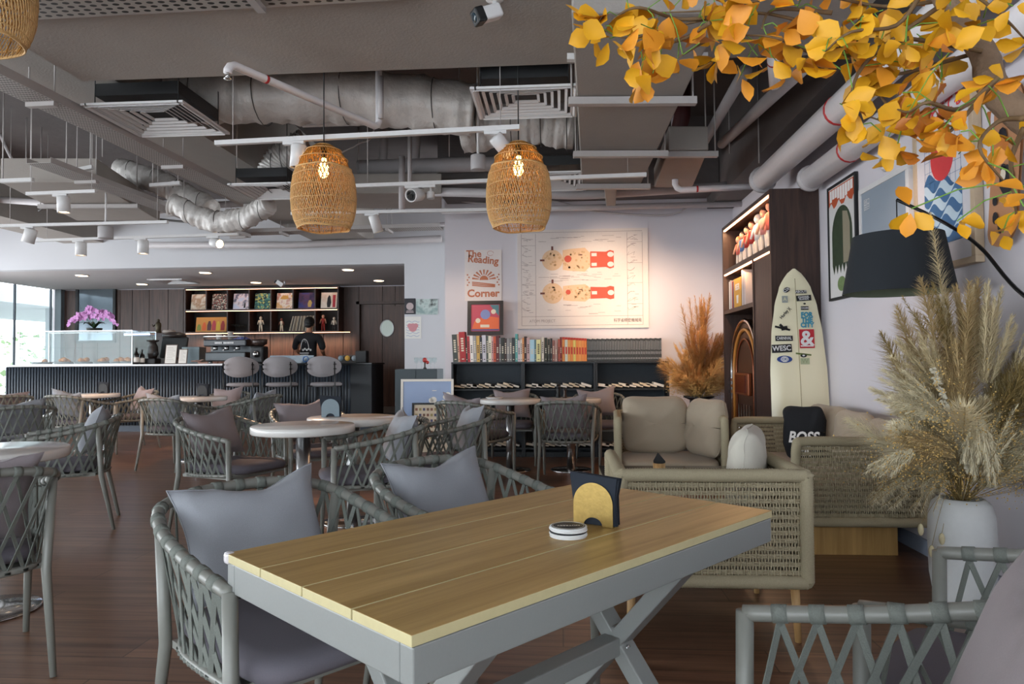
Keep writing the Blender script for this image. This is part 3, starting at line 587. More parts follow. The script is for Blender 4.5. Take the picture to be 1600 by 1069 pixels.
MB().b2((-TL/2+.05, -.2, TH-.03), (TL/2-.05, -.17, TH-.0205)).b2((-TL/2+.05, .17, TH-.03), (TL/2-.05, .2, TH-.0205)).build('under_batten', m_tf, table)
for sx in (-1, 1):
    xx = sx*(TL/2-.26)
    for s_ in (-1, 1):
        MB().bar((xx, -s_*.30, .0), (xx, s_*.30, fz1-.01), .045, .062, upv=(1, 0, 0)).build('crossed_leg', m_tf, table, bevel=.004) if s_ > 0 else MB().bar((xx, .30, .0), (xx, -.30, fz1-.01), .0455, .062, upv=(1, 0, 0)).build('crossed_leg', m_tf, table, bevel=.004)
MB().b2((-TL/2+.26, -.028, .315), (TL/2-.26, .028, .365)).build('stretcher_bar', m_tf, table, bevel=.004)
for sx in (-1, 1):
    mb = MB().b2((sx*(TL/2-.26)-.027, -.034, .308), (sx*(TL/2-.26)+.027, .034, .388)); pl = mb.build('joint_plate', m_tf, table, bevel=.006)
    mb = MB()
    for zz in (.333, .363): mb.cyl((sx*(TL/2-.26)-.005, -.034, zz), (sx*(TL/2-.26)-.005, -.039, zz), .009, n=14)
    mb.build('bolt_head', m_chrome, pl)
MB().b2((-TL/2-.004, TWd/2-.02, TH-.024), (-TL/2+.018, TWd/2+.004, TH+.003)).build('corner_guard', mat('clear_plastic', 'c9c4c6', .2), table, bevel=.008, seg=3)
# coasters
cc = at(888, 838, Z=TH); 
for k in range(7):
    t = MB().lathe([(.044, 0), (.045, .001), (.045, .0026), (.044, .0034)], 36).build('coaster', [mat('coaster_white', 'd8d8d8', .6)][0], loc=(cc.x+.0015*math.sin(k*2.1), cc.y+.0015*math.cos(k*1.7), TH+.0004+.0036*k), rz=.3)
    tag(t, 'round white coaster in the stack on the wooden table' if k < 6 else 'topmost coaster of the stack, dark face with ring and lettering', 'coaster', 'coaster stack')
    if k == 3:
        t.data.materials[0] = m_black; t['label'] = 'dark coaster in the middle of the stack on the wooden table'
MB().lathe([(0, 0), (.0405, 0), (.0405, .0005), (0, .0005)], 36).build('printed_face', mat('coaster_black', '2b2824', .6), t, loc=(0, 0, .0035))
mb = MB(); mb.tube([(.0375*math.cos(a*PI/18), .0375*math.sin(a*PI/18), .0041) for a in range(36)], .0005, 4, True); mb.build('printed_ring', mat('coaster_print', 'd8d0c0', .6), t)
text('lettering', 'NÜTREEY', .013, mat('coaster_print', 'd8d0c0', .6), t, (0, 0, .0041), (0, 0, PI-.2), .0001)
# napkin holder
def napkin_holder(loc, rz, label, front, s=1.0, napk='141c28'):
    t = thing('napkin_holder', label, 'napkin holder', loc, rz); w = .058*s
    def arch(w, h, inner): 
        P = [(w, 0)]+[(w*math.cos(a), h-w+w*math.sin(a)) for a in [PI*i/20 for i in range(21)]]+[(-w, 0)]
        P += [(-inner, 0)]+[(inner*math.cos(PI-a), inner*.85*math.sin(a)) for a in [PI*i/12 for i in range(13)]]+[(inner, 0)]
        return P
    MB().prism(arch(w, .118*s, .028*s), -.022*s, -.020*s).build('front_plate', front, t); MB().prism(arch(w, .118*s, .028*s), .020*s, .022*s).build('back_plate', front, t)
    MB().b2((-w, -.022*s, 0), (-w*.5, .022*s, .002)).b2((w*.5, -.022*s, 0), (w, .022*s, .002)).build('base_plate', front, t)
    mb = MB()
    for k in range(7):
        y = (-.016+.005*k)*s; sk = (.004*math.sin(k*2.3))*s; hw = (.066+.003*math.sin(k))*s; hh = (.135+.004*math.cos(k*1.9))*s
        mb.prism([(-hw*.85, .003), (hw*.97, .003), (hw*.94, hh*.6), (hw*1.04+sk, hh*.95), (-hw*1.04+sk, hh*1.03)], y, y+.003*s)
    mb.build('napkin', mat('napkin_navy', napk, .85), t); return t
m_gold = mat('brushed_gold', 'a88c50', .38, .75, noise_=(90, .25), bump=(150, .3, .001))
hc = at(932, 823, Z=TH); napkin_holder((hc.x, hc.y+.02, TH+.0005), math.radians(-26), 'gold arched napkin holder with navy napkins on the wooden table', m_gold, .93)

# ---- rope dining chairs
def catmull(P, per=6, closed=False):
    P = [Vector(p) for p in P]; out = []
    for i in range(len(P)-1):
        for g in range(per):
            g /= per; a0 = P[max(i-1, 0)]; a1 = P[i]; a2 = P[i+1]; a3 = P[min(i+2, len(P)-1)]
            out.append(.5*((2*a1)+(a2-a0)*g+(2*a0-5*a1+4*a2-a3)*g*g+(3*a1-a0-3*a2+a3)*g*g*g))
    out.append(P[-1]); return out
def arcpts(P, n):
    d = [0]
    for a, b in zip(P, P[1:]): d.append(d[-1]+(b-a).length)
    out = []
    for i in range(n):
        s = d[-1]*i/(n-1); k = max(j for j in range(len(d)) if d[j] <= s+1e-9); k = min(k, len(P)-2)
        out.append(P[k].lerp(P[k+1], (s-d[k])/max(1e-9, d[k+1]-d[k])))
    return out
half = [(.285, .27, .635), (.295, .05, .665), (.29, -.14, .705), (.245, -.27, .742), (.12, -.325, .762), (0, -.335, .765)]
top = catmull(half+[(-x, y, z) for x, y, z in half[-2::-1]])
halfb = [(.255, .25, .405), (.255, .06, .395), (.245, -.10, .39), (.20, -.215, .39), (.1, -.255, .39), (0, -.262, .39)]
bot = catmull(halfb+[(-x, y, z) for x, y, z in halfb[-2::-1]])
chair_meshes = {}
def build_chair():
    t = thing('rope_armchair', 'x', 'chair')
    MB().tube(top, .0165, 12).build('arm_rail', m_grey, t)
    MB().tube(bot, .013, 8).tube([(.255, .25, .405), (-.255, .25, .405)], .013, 8).b2((-.24, -.2, .375), (.24, .25, .395)).build('seat_frame', m_grey, t)
    for sx in (-1, 1):
        MB().tube([(sx*.285, .268, .640), (sx*.283, .272, .36), (sx*.278, .285, 0)], [.0175, .0175, .012], 12).build('leg', m_grey, t)
        MB().tube([(sx*.268, -.215, .722), (sx*.245, -.235, .38), (sx*.255, -.315, 0)], [.016, .0175, .0115], 12).build('leg', m_grey, t)
    n = 23; T = arcpts(top, n+2)[1:-1]; B_ = arcpts(bot, 2*n+1)
    mb = MB()
    def nr(p, q): m = (p+q)/2; v = Vector((m.x, m.y+.05, 0)); return v.normalized()
    tops = arcpts(top, 400)
    for i, p in enumerate(T):
        f = (i+1)/(n+1); k = int(f*399); tg = (tops[min(k+2, 399)]-tops[max(k-2, 0)]).normalized()
        mb.tube([p-tg*.014, p-tg*.004, p+tg*.004, p+tg*.014], .0188, 10)
        for s_ in (-(p.z-.39)/.18, (p.z-.39)/.18):
            g = min(1, max(0, (f*(2*n)+s_*2*n/(n+1))/(2*n))); j = min(2*n, max(0, int(round(g*2*n)))); q = B_[j]
            N_ = nr(p, q); mb.ribbon(p-Vector((0, 0, .012))+N_*(.004 if s_ > 0 else -.001), q+N_*(.005 if s_ > 0 else 0), N_, .0135, .0032)
            mb.tube([q-Vector((0, 0, .004)), q+Vector((0, 0, .004))], .0165, 8)
    mb.build('rope_weave', m_strap, t)
    def pad(u, v):
        a = u*2-1; b = v*2*PI; return None
    mb = MB(); nseg = 36; prof_ = [(0, .472), (.8, .470), (.95, .462), (1, .445), (1.0, .425), (.95, .41), (.8, .405), (0, .405)]
    vs = []; 
    for s_, z in prof_:
        for j in range(nseg):
            a = 2*PI*j/nseg; e = 7; c_, d_ = math.cos(a), math.sin(a); rr = (abs(c_)**e+abs(d_)**e)**(-1/e)
            vs.append((.236*c_*rr*s_, .055+.265*d_*rr*s_, z))
    fs = [(i*nseg+j, (i+1)*nseg+j, (i+1)*nseg+(j+1) % nseg, i*nseg+(j+1) % nseg) for i in range(len(prof_)-1) for j in range(nseg)]
    mb.add(vs, fs, True).build('seat_cushion', m_seat, t)
    return t
chair0 = build_chair(); used = [False]
def chair(x, y, f, label, group='woven rope armchairs'):
    rz = facing(*f)
    if not used[0]: used[0] = True; c = chair0; c.location = (x, y, 0); c.rotation_euler = (0, 0, rz); c['label'] = label; c['group'] = group
    else: c = dup(chair0, (x, y, 0), rz, label, group)
    return c
def pillow_mesh(w, h, th, seed, m, sag=.05, name='throw_pillow', pinch=.09):
    mb = MB(); n = 18; rr = random.Random(seed); dx = rr.uniform(-.3, .3)
    for side in (1, -1):
        def fn(u, v):
            a = u*2-1; b = v*2-1; X_ = a*w/2*(1-pinch*(1-b*b)*abs(a)**3) ; Z_ = b*h/2*(1-pinch*(1-a*a)*abs(b)**3)
            if b > 0: Z_ -= sag*math.exp(-((a-dx)/.45)**2)*b**3
            t_ = th/2*max(0, (1-a**4))**.6*max(0, (1-b**4))**.6
            t_ *= 1+.06*math.sin(a*7+seed)*math.cos(b*5+seed*2)
            wr = .006*math.sin(a*16+b*5+seed)*abs(b)**3*(1-a**4)
            return (X_, side*t_+wr, Z_+h/2)
        g0 = len(mb.f); mb.grid(fn, n, n)
        if side > 0: mb.f[g0:] = [tuple(reversed(f)) for f in mb.f[g0:]]
    e = []
    for k in range(4*n):
        s_, q = divmod(k, n); q /= n
        u, v = [(q, 0), (1, q), (1-q, 1), (0, 1-q)][s_]; a = u*2-1; b = v*2-1
        X_ = a*w/2*(1-pinch*(1-b*b)*abs(a)**3); Z_ = b*h/2*(1-pinch*(1-a*a)*abs(b)**3)
        if b > 0: Z_ -= sag*math.exp(-((a-dx)/.45)**2)*b**3
        e.append((X_, .006*math.sin(a*16+b*5+seed)*abs(b)**3*(1-a**4), Z_+h/2))
    o = mb.build(name, m); o.data.validate()
    MB().tube(e, .0028, 5, True).build('piping', m, o)
    return o
pil_src = {}
def pillow(x, y, z, f, label, m=None, lean=.30, w=.46, h=.43, th=.13, seed=1, roll=0., group='scatter cushions', sag=.035):
    o = pillow_mesh(w, h, th, seed, m or m_cush, sag, pinch=.13)
    o.location = (x, y, z); o.rotation_euler = (lean, roll, facing(*f))   # leans back (towards -f)
    return tag(o, label, 'cushion', group)
def chair_pillow(x, y, f, label, m=None, seed=1, roll=0., w=.46, h=.36, back=.11, side=0., lean=.36, th=.13):
    F = Vector((f[0], f[1], 0)).normalized(); Rr = Vector((F.y, -F.x, 0)); p = Vector((x, y, 0))-F*back+Rr*side
    return pillow(p.x, p.y, .478+abs(math.sin(roll))*w/2*.9, f, label, m, lean, w, h, th, seed, roll)
U2 = Vector((uX.x, uX.y)); V2 = Vector((uX.y, -uX.x))      # along the table, and from far side to near side
# far side of the dining table
m1 = Vector((-.727, 1.511))+U2*.285; o1 = m1-V2*.27
chair(o1.x, o1.y, V2, 'grey rope armchair at the far left corner of the wooden table, nearest to the left')
chair_pillow(o1.x, o1.y, V2, 'grey cushion on the armchair at the far left corner of the wooden table', seed=3, roll=.07, back=.13, side=.0, w=.44, h=.335)
o2 = o1+U2*.70
chair(o2.x, o2.y, V2, 'grey rope armchair on the far side of the wooden table, second from its left corner')
chair_pillow(o2.x, o2.y, V2, 'grey cushion on the second armchair along the far side of the wooden table', seed=5, roll=.05, back=.13, w=.44, h=.335)
# near right side
f1 = Vector((-.9, .42)).normalized(); r1 = Vector((f1.y, -f1.x)); p = Vector((.36, 1.449))-r1*.285-f1*.27
chair(p.x, p.y, f1, 'grey rope armchair cut by the lower right corner of the view, nearest to the viewer')
chair_pillow(p.x, p.y, f1, 'mauve grey cushion at the lower right corner of the view', m_cushw, seed=8, roll=.02, back=.065, side=-.02, w=.50, h=.40, th=.10)
f2 = (-V2).normalized(); r2 = Vector((f2.y, -f2.x)); p = Vector((.74, 1.685))-f2*.27
chair(p.x+.05, p.y+.02, f2, 'grey rope armchair at right edge in front of the white vase')
# around the near left round table
CH = [
 (-2.265, 2.5, (-.75, .66), 'dark grey rope armchair at the left edge, nearest one seen from behind', 'dark taupe cushion on the armchair nearest the left edge', m_cushw, 11),
 (-3.49, 4.76, (-.87, -.5), 'grey rope armchair seen from its side at left, behind the white table at the edge', 'grey cushion leaning in the side-on armchair at left', m_cush, 12),
 (at(10, 660, Y=6.1).x, 6.2, (-.75, .66), 'dark rope armchair cut by the left edge in middle distance', 'grey cushion on the armchair cut by the left edge in middle distance', m_cush, 13),
 (at(0, 640, Y=8.2).x, 8.2, (-.8, .5), 'rope armchair lit orange at the left edge near the bar', 'mauve cushion on the armchair at the left edge near the bar', m_cushw, 14),
 (at(112, 650, Y=8.2).x, 8.35, (.2, .98), 'grey rope armchair with its back to the viewer, left of the two facing the bar', 'dark grey cushion on the armchair left of the two facing the bar', m_cush, 15),
 (at(197, 650, Y=9.1).x, 9.15, (-.6, -.8), 'rope armchair facing left beside the bar, holding a peach lit cushion', 'peach lit cushion on the armchair near the bar at left', m_cushw, 16),
 (-4.22, 7.50, (.2, .98), 'grey rope armchair with its back to the viewer, right of the two facing the bar', 'grey cushion on the armchair right of the two facing the bar', m_cush, 17),
 (at(345, 620, Y=8.75).x, 8.72, (-.15, -1), 'rope armchair facing the viewer behind the small round table near the stools', 'taupe cushion on the armchair facing the viewer near the stools', m_cushw, 18),
 (at(392, 620, Y=8.1).x, 8.05, (-1, .12), 'rope armchair side-on in front of the left bar stool', 'taupe cushion on the side-on armchair in front of the left bar stool', m_cush, 19),
 (-2.30, 4.80, (.93, -.36), 'grey rope armchair left of the round marble table, turned to the right', 'brown grey cushion on the armchair left of the round marble table', m_cushw, 20),
 (-2.02, 5.62, (.6, -.8), 'rope armchair behind the marble tables, with an orange lit cushion', 'orange lit cushion on the armchair behind the marble tables', m_cushw, 21),
 (-1.20, 4.42, (-.88, -.40), 'grey rope armchair right of the marble tables, side-on, nearer of the pair', 'light grey cushion in the nearer side-on armchair right of the marble tables', m_cush, 22),
 (-.84, 5.08, (-.90, -.36), 'grey rope armchair right of the marble tables, side-on, farther of the pair', 'light grey cushion in the farther side-on armchair right of the marble tables', m_cush, 23),
 (-.84, 6.75, (.5, .87), 'grey rope armchair seen from behind in front of the bookcases, left one', 'taupe cushion on the left armchair seen from behind by the bookcases', m_cushw, 24),
 (.07, 6.82, (.12, .99), 'grey rope armchair seen from behind in front of the bookcases, right one', 'mauve cushion on the right armchair seen from behind by the bookcases', m_cushw, 25),
 (-.56, 7.98, (0, -1), 'rope armchair against the bookcases facing the viewer, left one', 'pink lit cushion on the left armchair against the bookcases', m_cushw, 26),
 (.42, 7.98, (-.05, -1), 'rope armchair against the bookcases facing the viewer, right one', 'peach lit cushion on the right armchair against the bookcases', m_cushw, 27)]
for x, y, f, l1, l2, m_, sd in CH:
    chair(x, y, f, l1)
    chair_pillow(x, y, f, l2, m_, sd, roll=(.10 if sd % 3 == 0 else -.06 if sd % 3 == 1 else .04), w=.44, h=.36)
# ---- round pedestal tables
def round_table():
    t = thing('round_table', 'x', 'table')
    MB().lathe([(0, .70), (.312, .70), (.32, .706), (.32, .744), (.314, .75), (0, .75)], 48).build('table_top', m_marble, t)
    MB().lathe([(.045, .012), (.045, .69)], 20).build('column', m_steel, t); MB().lathe([(.1, .685), (.1, .6995)], 20).build('top_flange', m_steel, t)
    MB().lathe([(0, 0), (.215, 0), (.22, .006), (.21, .012), (.06, .02), (0, .02)], 40).build('base_disc', m_chrome, t); return t
rt = None
RTS = [(-1.63, 4.37, 'round white marble table on a steel column, nearer of the two in the middle'), (-1.50, 5.0, 'round white marble table with a napkin holder, behind the nearer marble one'),
       (at(309, 620, Y=8.1).x, 8.12, 'small round table near the stools, behind the armchair facing the bar'), (at(142, 620, Y=9.0).x, 9.05, 'small round table by the bar at far left'),
       (-2.66, 3.12, 'white marble table cut by the left edge of the view'), (-.535, 7.40, 'round table by the bookcases, left one'), (.10, 7.44, 'round table by the bookcases, right one')]
for i, (x, y, lb) in enumerate(RTS):
    if i == 0: rt = round_table(); rt.location = (x, y, 0); rt['label'] = lb; rt['group'] = 'round pedestal tables'
    else: dup(rt, (x, y, 0), None, lb, 'round pedestal tables')
m_hold = mat('holder_blue_grey', '6f7f88', .5)
napkin_holder((-1.66, 5.0, .751), .1, 'grey blue arched napkin holder on the farther marble table', m_hold, 1.1, '1c262c')
p = RTS[2]; napkin_holder((p[0], p[1]+.1, .751), 0, 'black napkin holder on the small table near the stools', m_black, 1.1, '0c0d10')
p = RTS[3]; napkin_holder((p[0]+.08, p[1]+.1, .751), 0, 'black napkin holder on the small table at far left', m_black, 1.1, '0c0d10')
# items on the tables by the bookcases
for k, (dx, dy) in enumerate([(-.03, .1), (.04, .06)]):
    t = thing('pepper_grinder', ['taller dark pepper grinder on the right table by the bookcases', 'shorter brown grinder on the right table by the bookcases'][k], 'grinder', (.0+dx, 7.5+dy, .751)); s_ = (1, .8)[k]
    MB().lathe([(.026, 0), (.026, .02), (.016, .05), (.02, .09), (.022, .1)], 14).build('body', m_black if k == 0 else mat('grinder_brown', '3b2a22', .4), t).scale = (s_, s_, s_); MB().lathe([(.022, .1*s_), (.024, .115*s_), (.012, .135*s_), (0, .14*s_)], 14).build('cap', m_black, t)
tag(MB().lathe([(0, 0), (.07, .0), (.095, .014), (.093, .016), (.0, .004)], 28).build('plate', m_white, loc=(-.70, 7.40, .751)), 'white plate on the left table by the bookcases', 'plate')

# ---- rope lounge seats
def weave_panel(P0, P1, P2, P3, nrm, parent, name='woven_panel', cords=None, rows=None, m=None, r_=.0036):
    """P0 bottom-left, P1 bottom-right, P2 top-right, P3 top-left; real cords woven over bands"""
    P0, P1, P2, P3, nrm = map(Vector, (P0, P1, P2, P3, nrm)); wd = (P1-P0).length; ht = (P3-P0).length; nrm.normalize()
    cords = cords or int(wd/.0118); rows = rows or int(ht/.030)
    mb = MB()
    def pt_(u, v): return P0.lerp(P1, u).lerp(P3.lerp(P2, u), v)
    for i in range(cords):
        u = (i+.5)/cords; pts = []
        for j in range(rows*2+1):
            v = j/(rows*2); ph = math.sin(PI*(j)+PI*i) if False else (0 if j % 2 else 1); s_ = 1 if ((j//2+i) % 2) else -1
            pts.append(pt_(u, v)+nrm*(.0042*s_*ph)+ (P1-P0).normalized()*(.0012*math.sin(j*2.1+i)))
        mb.tube(pts, r_, 5, caps=False)
    for j in range(rows+1):
        v = j/rows
        for dz in (-.006, .0, .006):
            pts = [pt_(i/24, min(1, max(0, v+dz/ht)))+nrm*.001*math.sin(i*2+j) for i in range(25)]; mb.tube(pts, .0036, 5, caps=False)
    return mb.build(name, m or m_rope, parent)
def wrapped(pts, r_, pitch=.0105, n=10, amp=.0016):
    P = catmull(pts, 8); L_ = sum((b-a).length for a, b in zip(P, P[1:])); k = max(12, int(L_/pitch)*2); Q = arcpts(P, k+1)
    return MB().tube(Q, [r_+(amp if i % 2 else -amp) for i in range(len(Q))], n)
def box_cushion(lo, hi, name, m, parent=None, puff=.02, piping=True):
    lo = Vector(lo); hi = Vector(hi); c = (lo+hi)/2; h = (hi-lo)/2; mb = MB(); n = 10
    def sq(a, e): return math.copysign(abs(a)**e, a)
    def fn(u, v):
        a = -PI/2+PI*u; b = -PI+2*PI*v; e = .28; ca = sq(math.cos(a), e); x = ca*sq(math.cos(b), e); y = ca*sq(math.sin(b), e); z = sq(math.sin(a), e)
        pf = 1+puff/max(h)*0
        return (c.x+h.x*x*pf, c.y+h.y*y, c.z+h.z*z)
    mb.grid(fn, 20, 40); return mb.build(name, m, parent)
def lounge(name, label, loc, rz, w_, d_, h_, zb, seat_z=.36, legs='peg', arm_h=None, back=True, group='sand rope lounge seats', plinth=False, arm_front=True):
    """origin on the floor at the centre; +y is the seat front, back at -y"""
    t = thing(name, label, 'armchair' if w_ < 1 else 'sofa', loc, rz, group); r_ = .028; ah = arm_h or h_
    X, Yb, Yf = w_/2-r_, -d_/2+r_, d_/2-r_
    wrapped([(-X, Yb, zb+r_), (-X, Yb, (zb+h_)/2), (-X, Yb, h_-.05), (-X+.03, Yb, h_-r_), (0, Yb, h_-r_), (X-.03, Yb, h_-r_), (X, Yb, h_-.05), (X, Yb, (zb+h_)/2), (X, Yb, zb+r_)], r_).build('back_frame', m_rope, t)
    wrapped([(-X, Yb, zb+r_), (0, Yb, zb+r_), (X, Yb, zb+r_)], r_).build('lower_rail', m_rope, t)
    weave_panel((-X+.015, Yb, zb+.035), (X-.015, Yb, zb+.035), (X-.015, Yb, h_-.035), (-X+.015, Yb, h_-.035), (0, 1, 0), t)
    for sx in (-1, 1):
        wrapped([(sx*X, Yb, ah-r_), (sx*X, 0, ah-r_), (sx*X, Yf-.05, ah-r_), (sx*X, Yf, ah-.06), (sx*X, Yf, (zb+ah)/2), (sx*X, Yf, zb+.03)], r_).build('arm_frame', m_rope, t)
        wrapped([(sx*X, Yb, zb+r_), (sx*X, 0, zb+r_), (sx*X, Yf, zb+r_)], r_).build('lower_rail', m_rope, t)
        weave_panel((sx*X, Yb+.015, zb+.035), (sx*X, Yf-.015, zb+.035), (sx*X, Yf-.015, ah-.035), (sx*X, Yb+.015, ah-.035), (1, 0, 0), t)
    wrapped([(-X, Yf, zb+r_), (0, Yf, zb+r_), (X, Yf, zb+r_)], r_).build('lower_rail', m_rope, t)
    MB().b2((-X+.01, Yb+.02, zb+.02), (X-.01, Yf-.01, zb+.045)).build('seat_deck', m_rope, t)
    box_cushion((-X+.025, Yb+.03, zb+.05), (X-.025, Yf+.015, seat_z+.03), 'seat_cushion', m_beige, t)
    if plinth: MB().b2((-X+.12, Yb+.12, 0), (X-.05, Yf-.06, zb-.002)).build('plinth', mat_plinth, t, bevel=.003)
    else:
        for sx in (-1, 1):
            for yy in (Yb+.03, Yf-.03): MB().cyl((sx*(X-.04), yy, zb+.01), (sx*(X-.03), yy, 0), .019, .013, 12).build('leg', m_oak, t)
    return t
mat_plinth = wood('striped_oak_plinth', '8a6636', 'c09a60', 'Z', .35, .45)
lounge('rope_lounge_chair', 'sand rope armchair with its woven back to the viewer, behind the wooden table', (.61, 3.25, 0), 0, .79, .72, .70, .22, .40)
lounge('rope_lounge_chair', 'sand rope armchair facing the viewer with two big beige cushions', (.80, 5.42, 0), PI-.07, .80, .72, .745, .22, .40)
lounge('rope_loveseat', 'sand rope loveseat on a wooden plinth along the right wall', (1.70, 4.86, 0), PI/2, 1.5, .78, .70, .19, .42, plinth=True)
def sofa_cushion(loc, f, label, w, h, th, lean=.2, m=None, roll=0, seed=1, group='beige lounge cushions'):
    mb = MB(); sq = lambda a, e: math.copysign(abs(a)**e, a)
    def fn(u, v):
        a = -PI/2+PI*u; b = -PI+2*PI*v; ca = abs(math.cos(a))**.8; x = ca*sq(math.cos(b), .38); z = ca*sq(math.sin(b), .38); y = sq(math.sin(a), .75); f = 1-.05*abs(y)
        return (w/2*x*f+.008*math.sin(z*6+seed), th/2*y*(1+.05*math.sin(x*5+seed)*math.cos(z*4))+.006*math.sin(x*9+z*7+seed)*ca, h/2*(z*f+1)-.012*math.cos(x*2)*(z > 0))
    mb.grid(fn, 20, 44); t = mb.build('lounge_cushion', m or m_beige)
    MB().tube([fn(.5, i/60) for i in range(60)], .003, 5, True).build('piping', m or m_beige, t)
    t.location = loc; t.rotation_euler = (lean, roll, facing(*f)); return tag(t, label, 'cushion', group)
sofa_cushion((.72, 5.50, .432), (0, -1), 'large square beige cushion in the armchair facing the viewer', .50, .44, .17, .14, seed=2)
sofa_cushion((1.04, 5.34, .432), (-.93, -.37), 'beige cushion turned side-on against the right arm of the armchair facing the viewer', .44, .43, .18, .16, seed=4)
sofa_cushion((.83, 3.34, .432), (-.90, .30), 'pale cushion standing in the armchair that has its back to the viewer', .42, .41, .17, .10, mat('pale_cushion_fabric', 'c3beb2', .95, sheen=.1), seed=6)
sofa_cushion((1.86, 5.2, .452), (-1, -.1), 'beige cushion against the wall at the far end of the loveseat', .50, .37, .17, .18, seed=7)
sofa_cushion((1.86, 4.72, .452), (-1, 0), 'beige cushion against the wall in the middle of the loveseat', .48, .36, .17, .16, seed=9)
sofa_cushion((1.86, 4.31, .452), (-1, .1), 'beige cushion against the wall at the near end of the loveseat', .44, .34, .15, .16, seed=10)
bg = sofa_cushion((1.68, 5.02, .452), (-.3, -.95), 'black cushion with white block lettering on the loveseat', .27, .37, .12, .12, mat('black_canvas', '14171c', .9), seed=3, group=None)
bg['category'] = 'cushion'
text('lettering', 'BOSS\nER', .105, mat('white_print', 'e8e8e8', .7), bg, (.01, .064, .10), (PI/2, 0, PI), .001, sx=.8, bold=.003, shear=.2, spacing=.85)
# coffee table
ct = thing('coffee_table', 'low glass topped table between the rope armchairs', 'table', (.66, 4.3, 0), 0)
MB().b2((-.42, -.3, .455), (.42, .3, .465)).build('glass_top', mat('smoked_glass', '2e2e2c', .08), ct, bevel=.003)
MB().b2((-.42, -.3, .425), (.42, -.27, .454)).b2((-.42, .27, .425), (.42, .3, .454)).b2((-.42, -.27, .425), (-.39, .27, .454)).b2((.39, -.27, .425), (.42, .27, .454)).build('top_frame', m_rope, ct, bevel=.004)
for sx in (-1, 1):
    for sy in (-1, 1): MB().b2((sx*.40-.018, sy*.28-.018, 0), (sx*.40+.018, sy*.28+.018, .426)).build('leg', m_rope, ct)
t = thing('napkin_cup', 'wooden cup holding a folded black napkin on the low glass table', 'cup', (.56, 4.12, .466)); MB().lathe([(.034, 0), (.035, .004), (.035, .085), (.031, .085), (.03, .01), (0, .008)], 24).build('cup', m_oak, t)
MB().add([(-.03, -.01, .04), (.03, -.012, .04), (.028, .02, .04), (-.028, .02, .04), (-.034, -.008, .10), (.036, .0, .095), (.02, .02, .10), (-.006, .005, .145)], [(0, 1, 5, 4), (1, 2, 6, 5), (2, 3, 4, 6), (4, 5, 7), (5, 6, 7), (6, 4, 7)]).build('napkin', m_black, t)
t = thing('floor_speaker', 'small black box standing on the floor left of the rope armchairs', 'box', (.14, 4.45, 0)); MB().b2((-.09, -.09, 0), (.09, .09, .30)).build('body', m_black, t, bevel=.015)
mb = MB(); mb.M = Matrix.Translation((0, -.092, .17)) @ Matrix.Rotation(PI/2, 4, 'X'); mb.lathe([(0, 0), (.05, 0), (.055, .003), (.055, -.002)], 20); mb.build('grille', mat('speaker_grille', '1d1e22', .8), t)

# ---- bar
bx0 = at(8, 600, Y=11.45).x; bx1 = at(580, 600, Y=11.45).x; BFY = 11.45; BD = .8; BH = 1.11
bar = thing('bar_counter', 'long bar with vertical dark ribbed front and thin white worktop', 'counter', ((bx0+bx1)/2, BFY+BD/2, 0)); hw = (bx1-bx0)/2
MB().b2((-hw, -BD/2+.02, .1), (hw-.0, BD/2, BH-.0)).build('carcass', mat('bar_navy_black', '151a20', .5), bar)
MB().b2((-hw, -BD/2+.05, 0), (hw-.03, BD/2-.02, .099)).build('toe_kick', mat('bar_kick_blue', '26303f', .5), bar)
mb = MB(); x = -hw; n_ = 0
while x < hw-.35: mb.tube([(x+.02, -BD/2+.018, .11), (x+.02, -BD/2+.018, BH-.01)], .021, 8); x += .052
mb.build('ribbed_front', mat('bar_rib_slate', '2c3540', .45), bar)
MB().b2((-hw-.02, -BD/2-.03, BH+.001), (hw*.30, BD/2+.02, BH+.03)).build('worktop', mat('white_worktop', 'd5d7da', .3), bar, bevel=.004)
MB().b2((hw*.30+.002, -BD/2-.03, BH+.001), (hw+.02, BD/2+.02, BH+.03)).build('black_worktop', mat('black_worktop', '17191c', .3), bar, bevel=.004, label='black worktop at the right end')
BT = BH+.0305
def onbar(px, dy=.2, py=560): return at(px, py, Y=BFY+dy).x
# glass display case
cx0 = onbar(31, .08); cx1 = onbar(207, .08); t = thing('display_case', 'clear glass display case of pastries at the left of the bar', 'display case', ((cx0+cx1)/2, BFY+.42, BT)); w_ = (cx1-cx0)/2; hgt = .57
for nm, lo, hi in (('glass_pane', (-w_, -.35, 0), (w_, -.342, hgt)), ('glass_pane', (-w_, .342, 0), (w_, .35, hgt)), ('glass_pane', (-w_, -.342, 0), (-w_+.008, .342, hgt)), ('glass_pane', (w_-.008, -.342, 0), (w_, .342, hgt)), ('top_pane', (-w_, -.35, hgt+.0005), (w_, .35, hgt+.01)), ('shelf_pane', (-w_+.01, -.1, .3), (w_-.01, .34, .306))): MB().b2(lo, hi).build(nm, m_glass, t)
mb = MB()
for sx in (-1, 1):
    for sy in (-1, 1): mb.b2((sx*w_-.006, sy*.35-.006, 0), (sx*w_+.006, sy*.35+.006, hgt+.012))
for sy in (-1, 1): mb.b2((-w_, sy*.35-.005, hgt), (w_, sy*.35+.005, hgt+.014)).b2((-w_, sy*.35-.005, 0), (w_, sy*.35+.005, .01))
mb.build('edge_strip', m_steel, t)
MB().b2((w_-.5, .20, hgt-.05), (w_-.04, .23, hgt-.02)).build('light_strip', mat('cool_led', 'cfe0ff', .4, emit=('b8ccff', 6)), t)
casex = (cx0+cx1)/2
m_cr = mat('baked_crust', 'b4733a', .6, noise_=(30, .35), bump=(60, .6, .01)); m_tray_d = mat('slate_tray', '6d7173', .6)
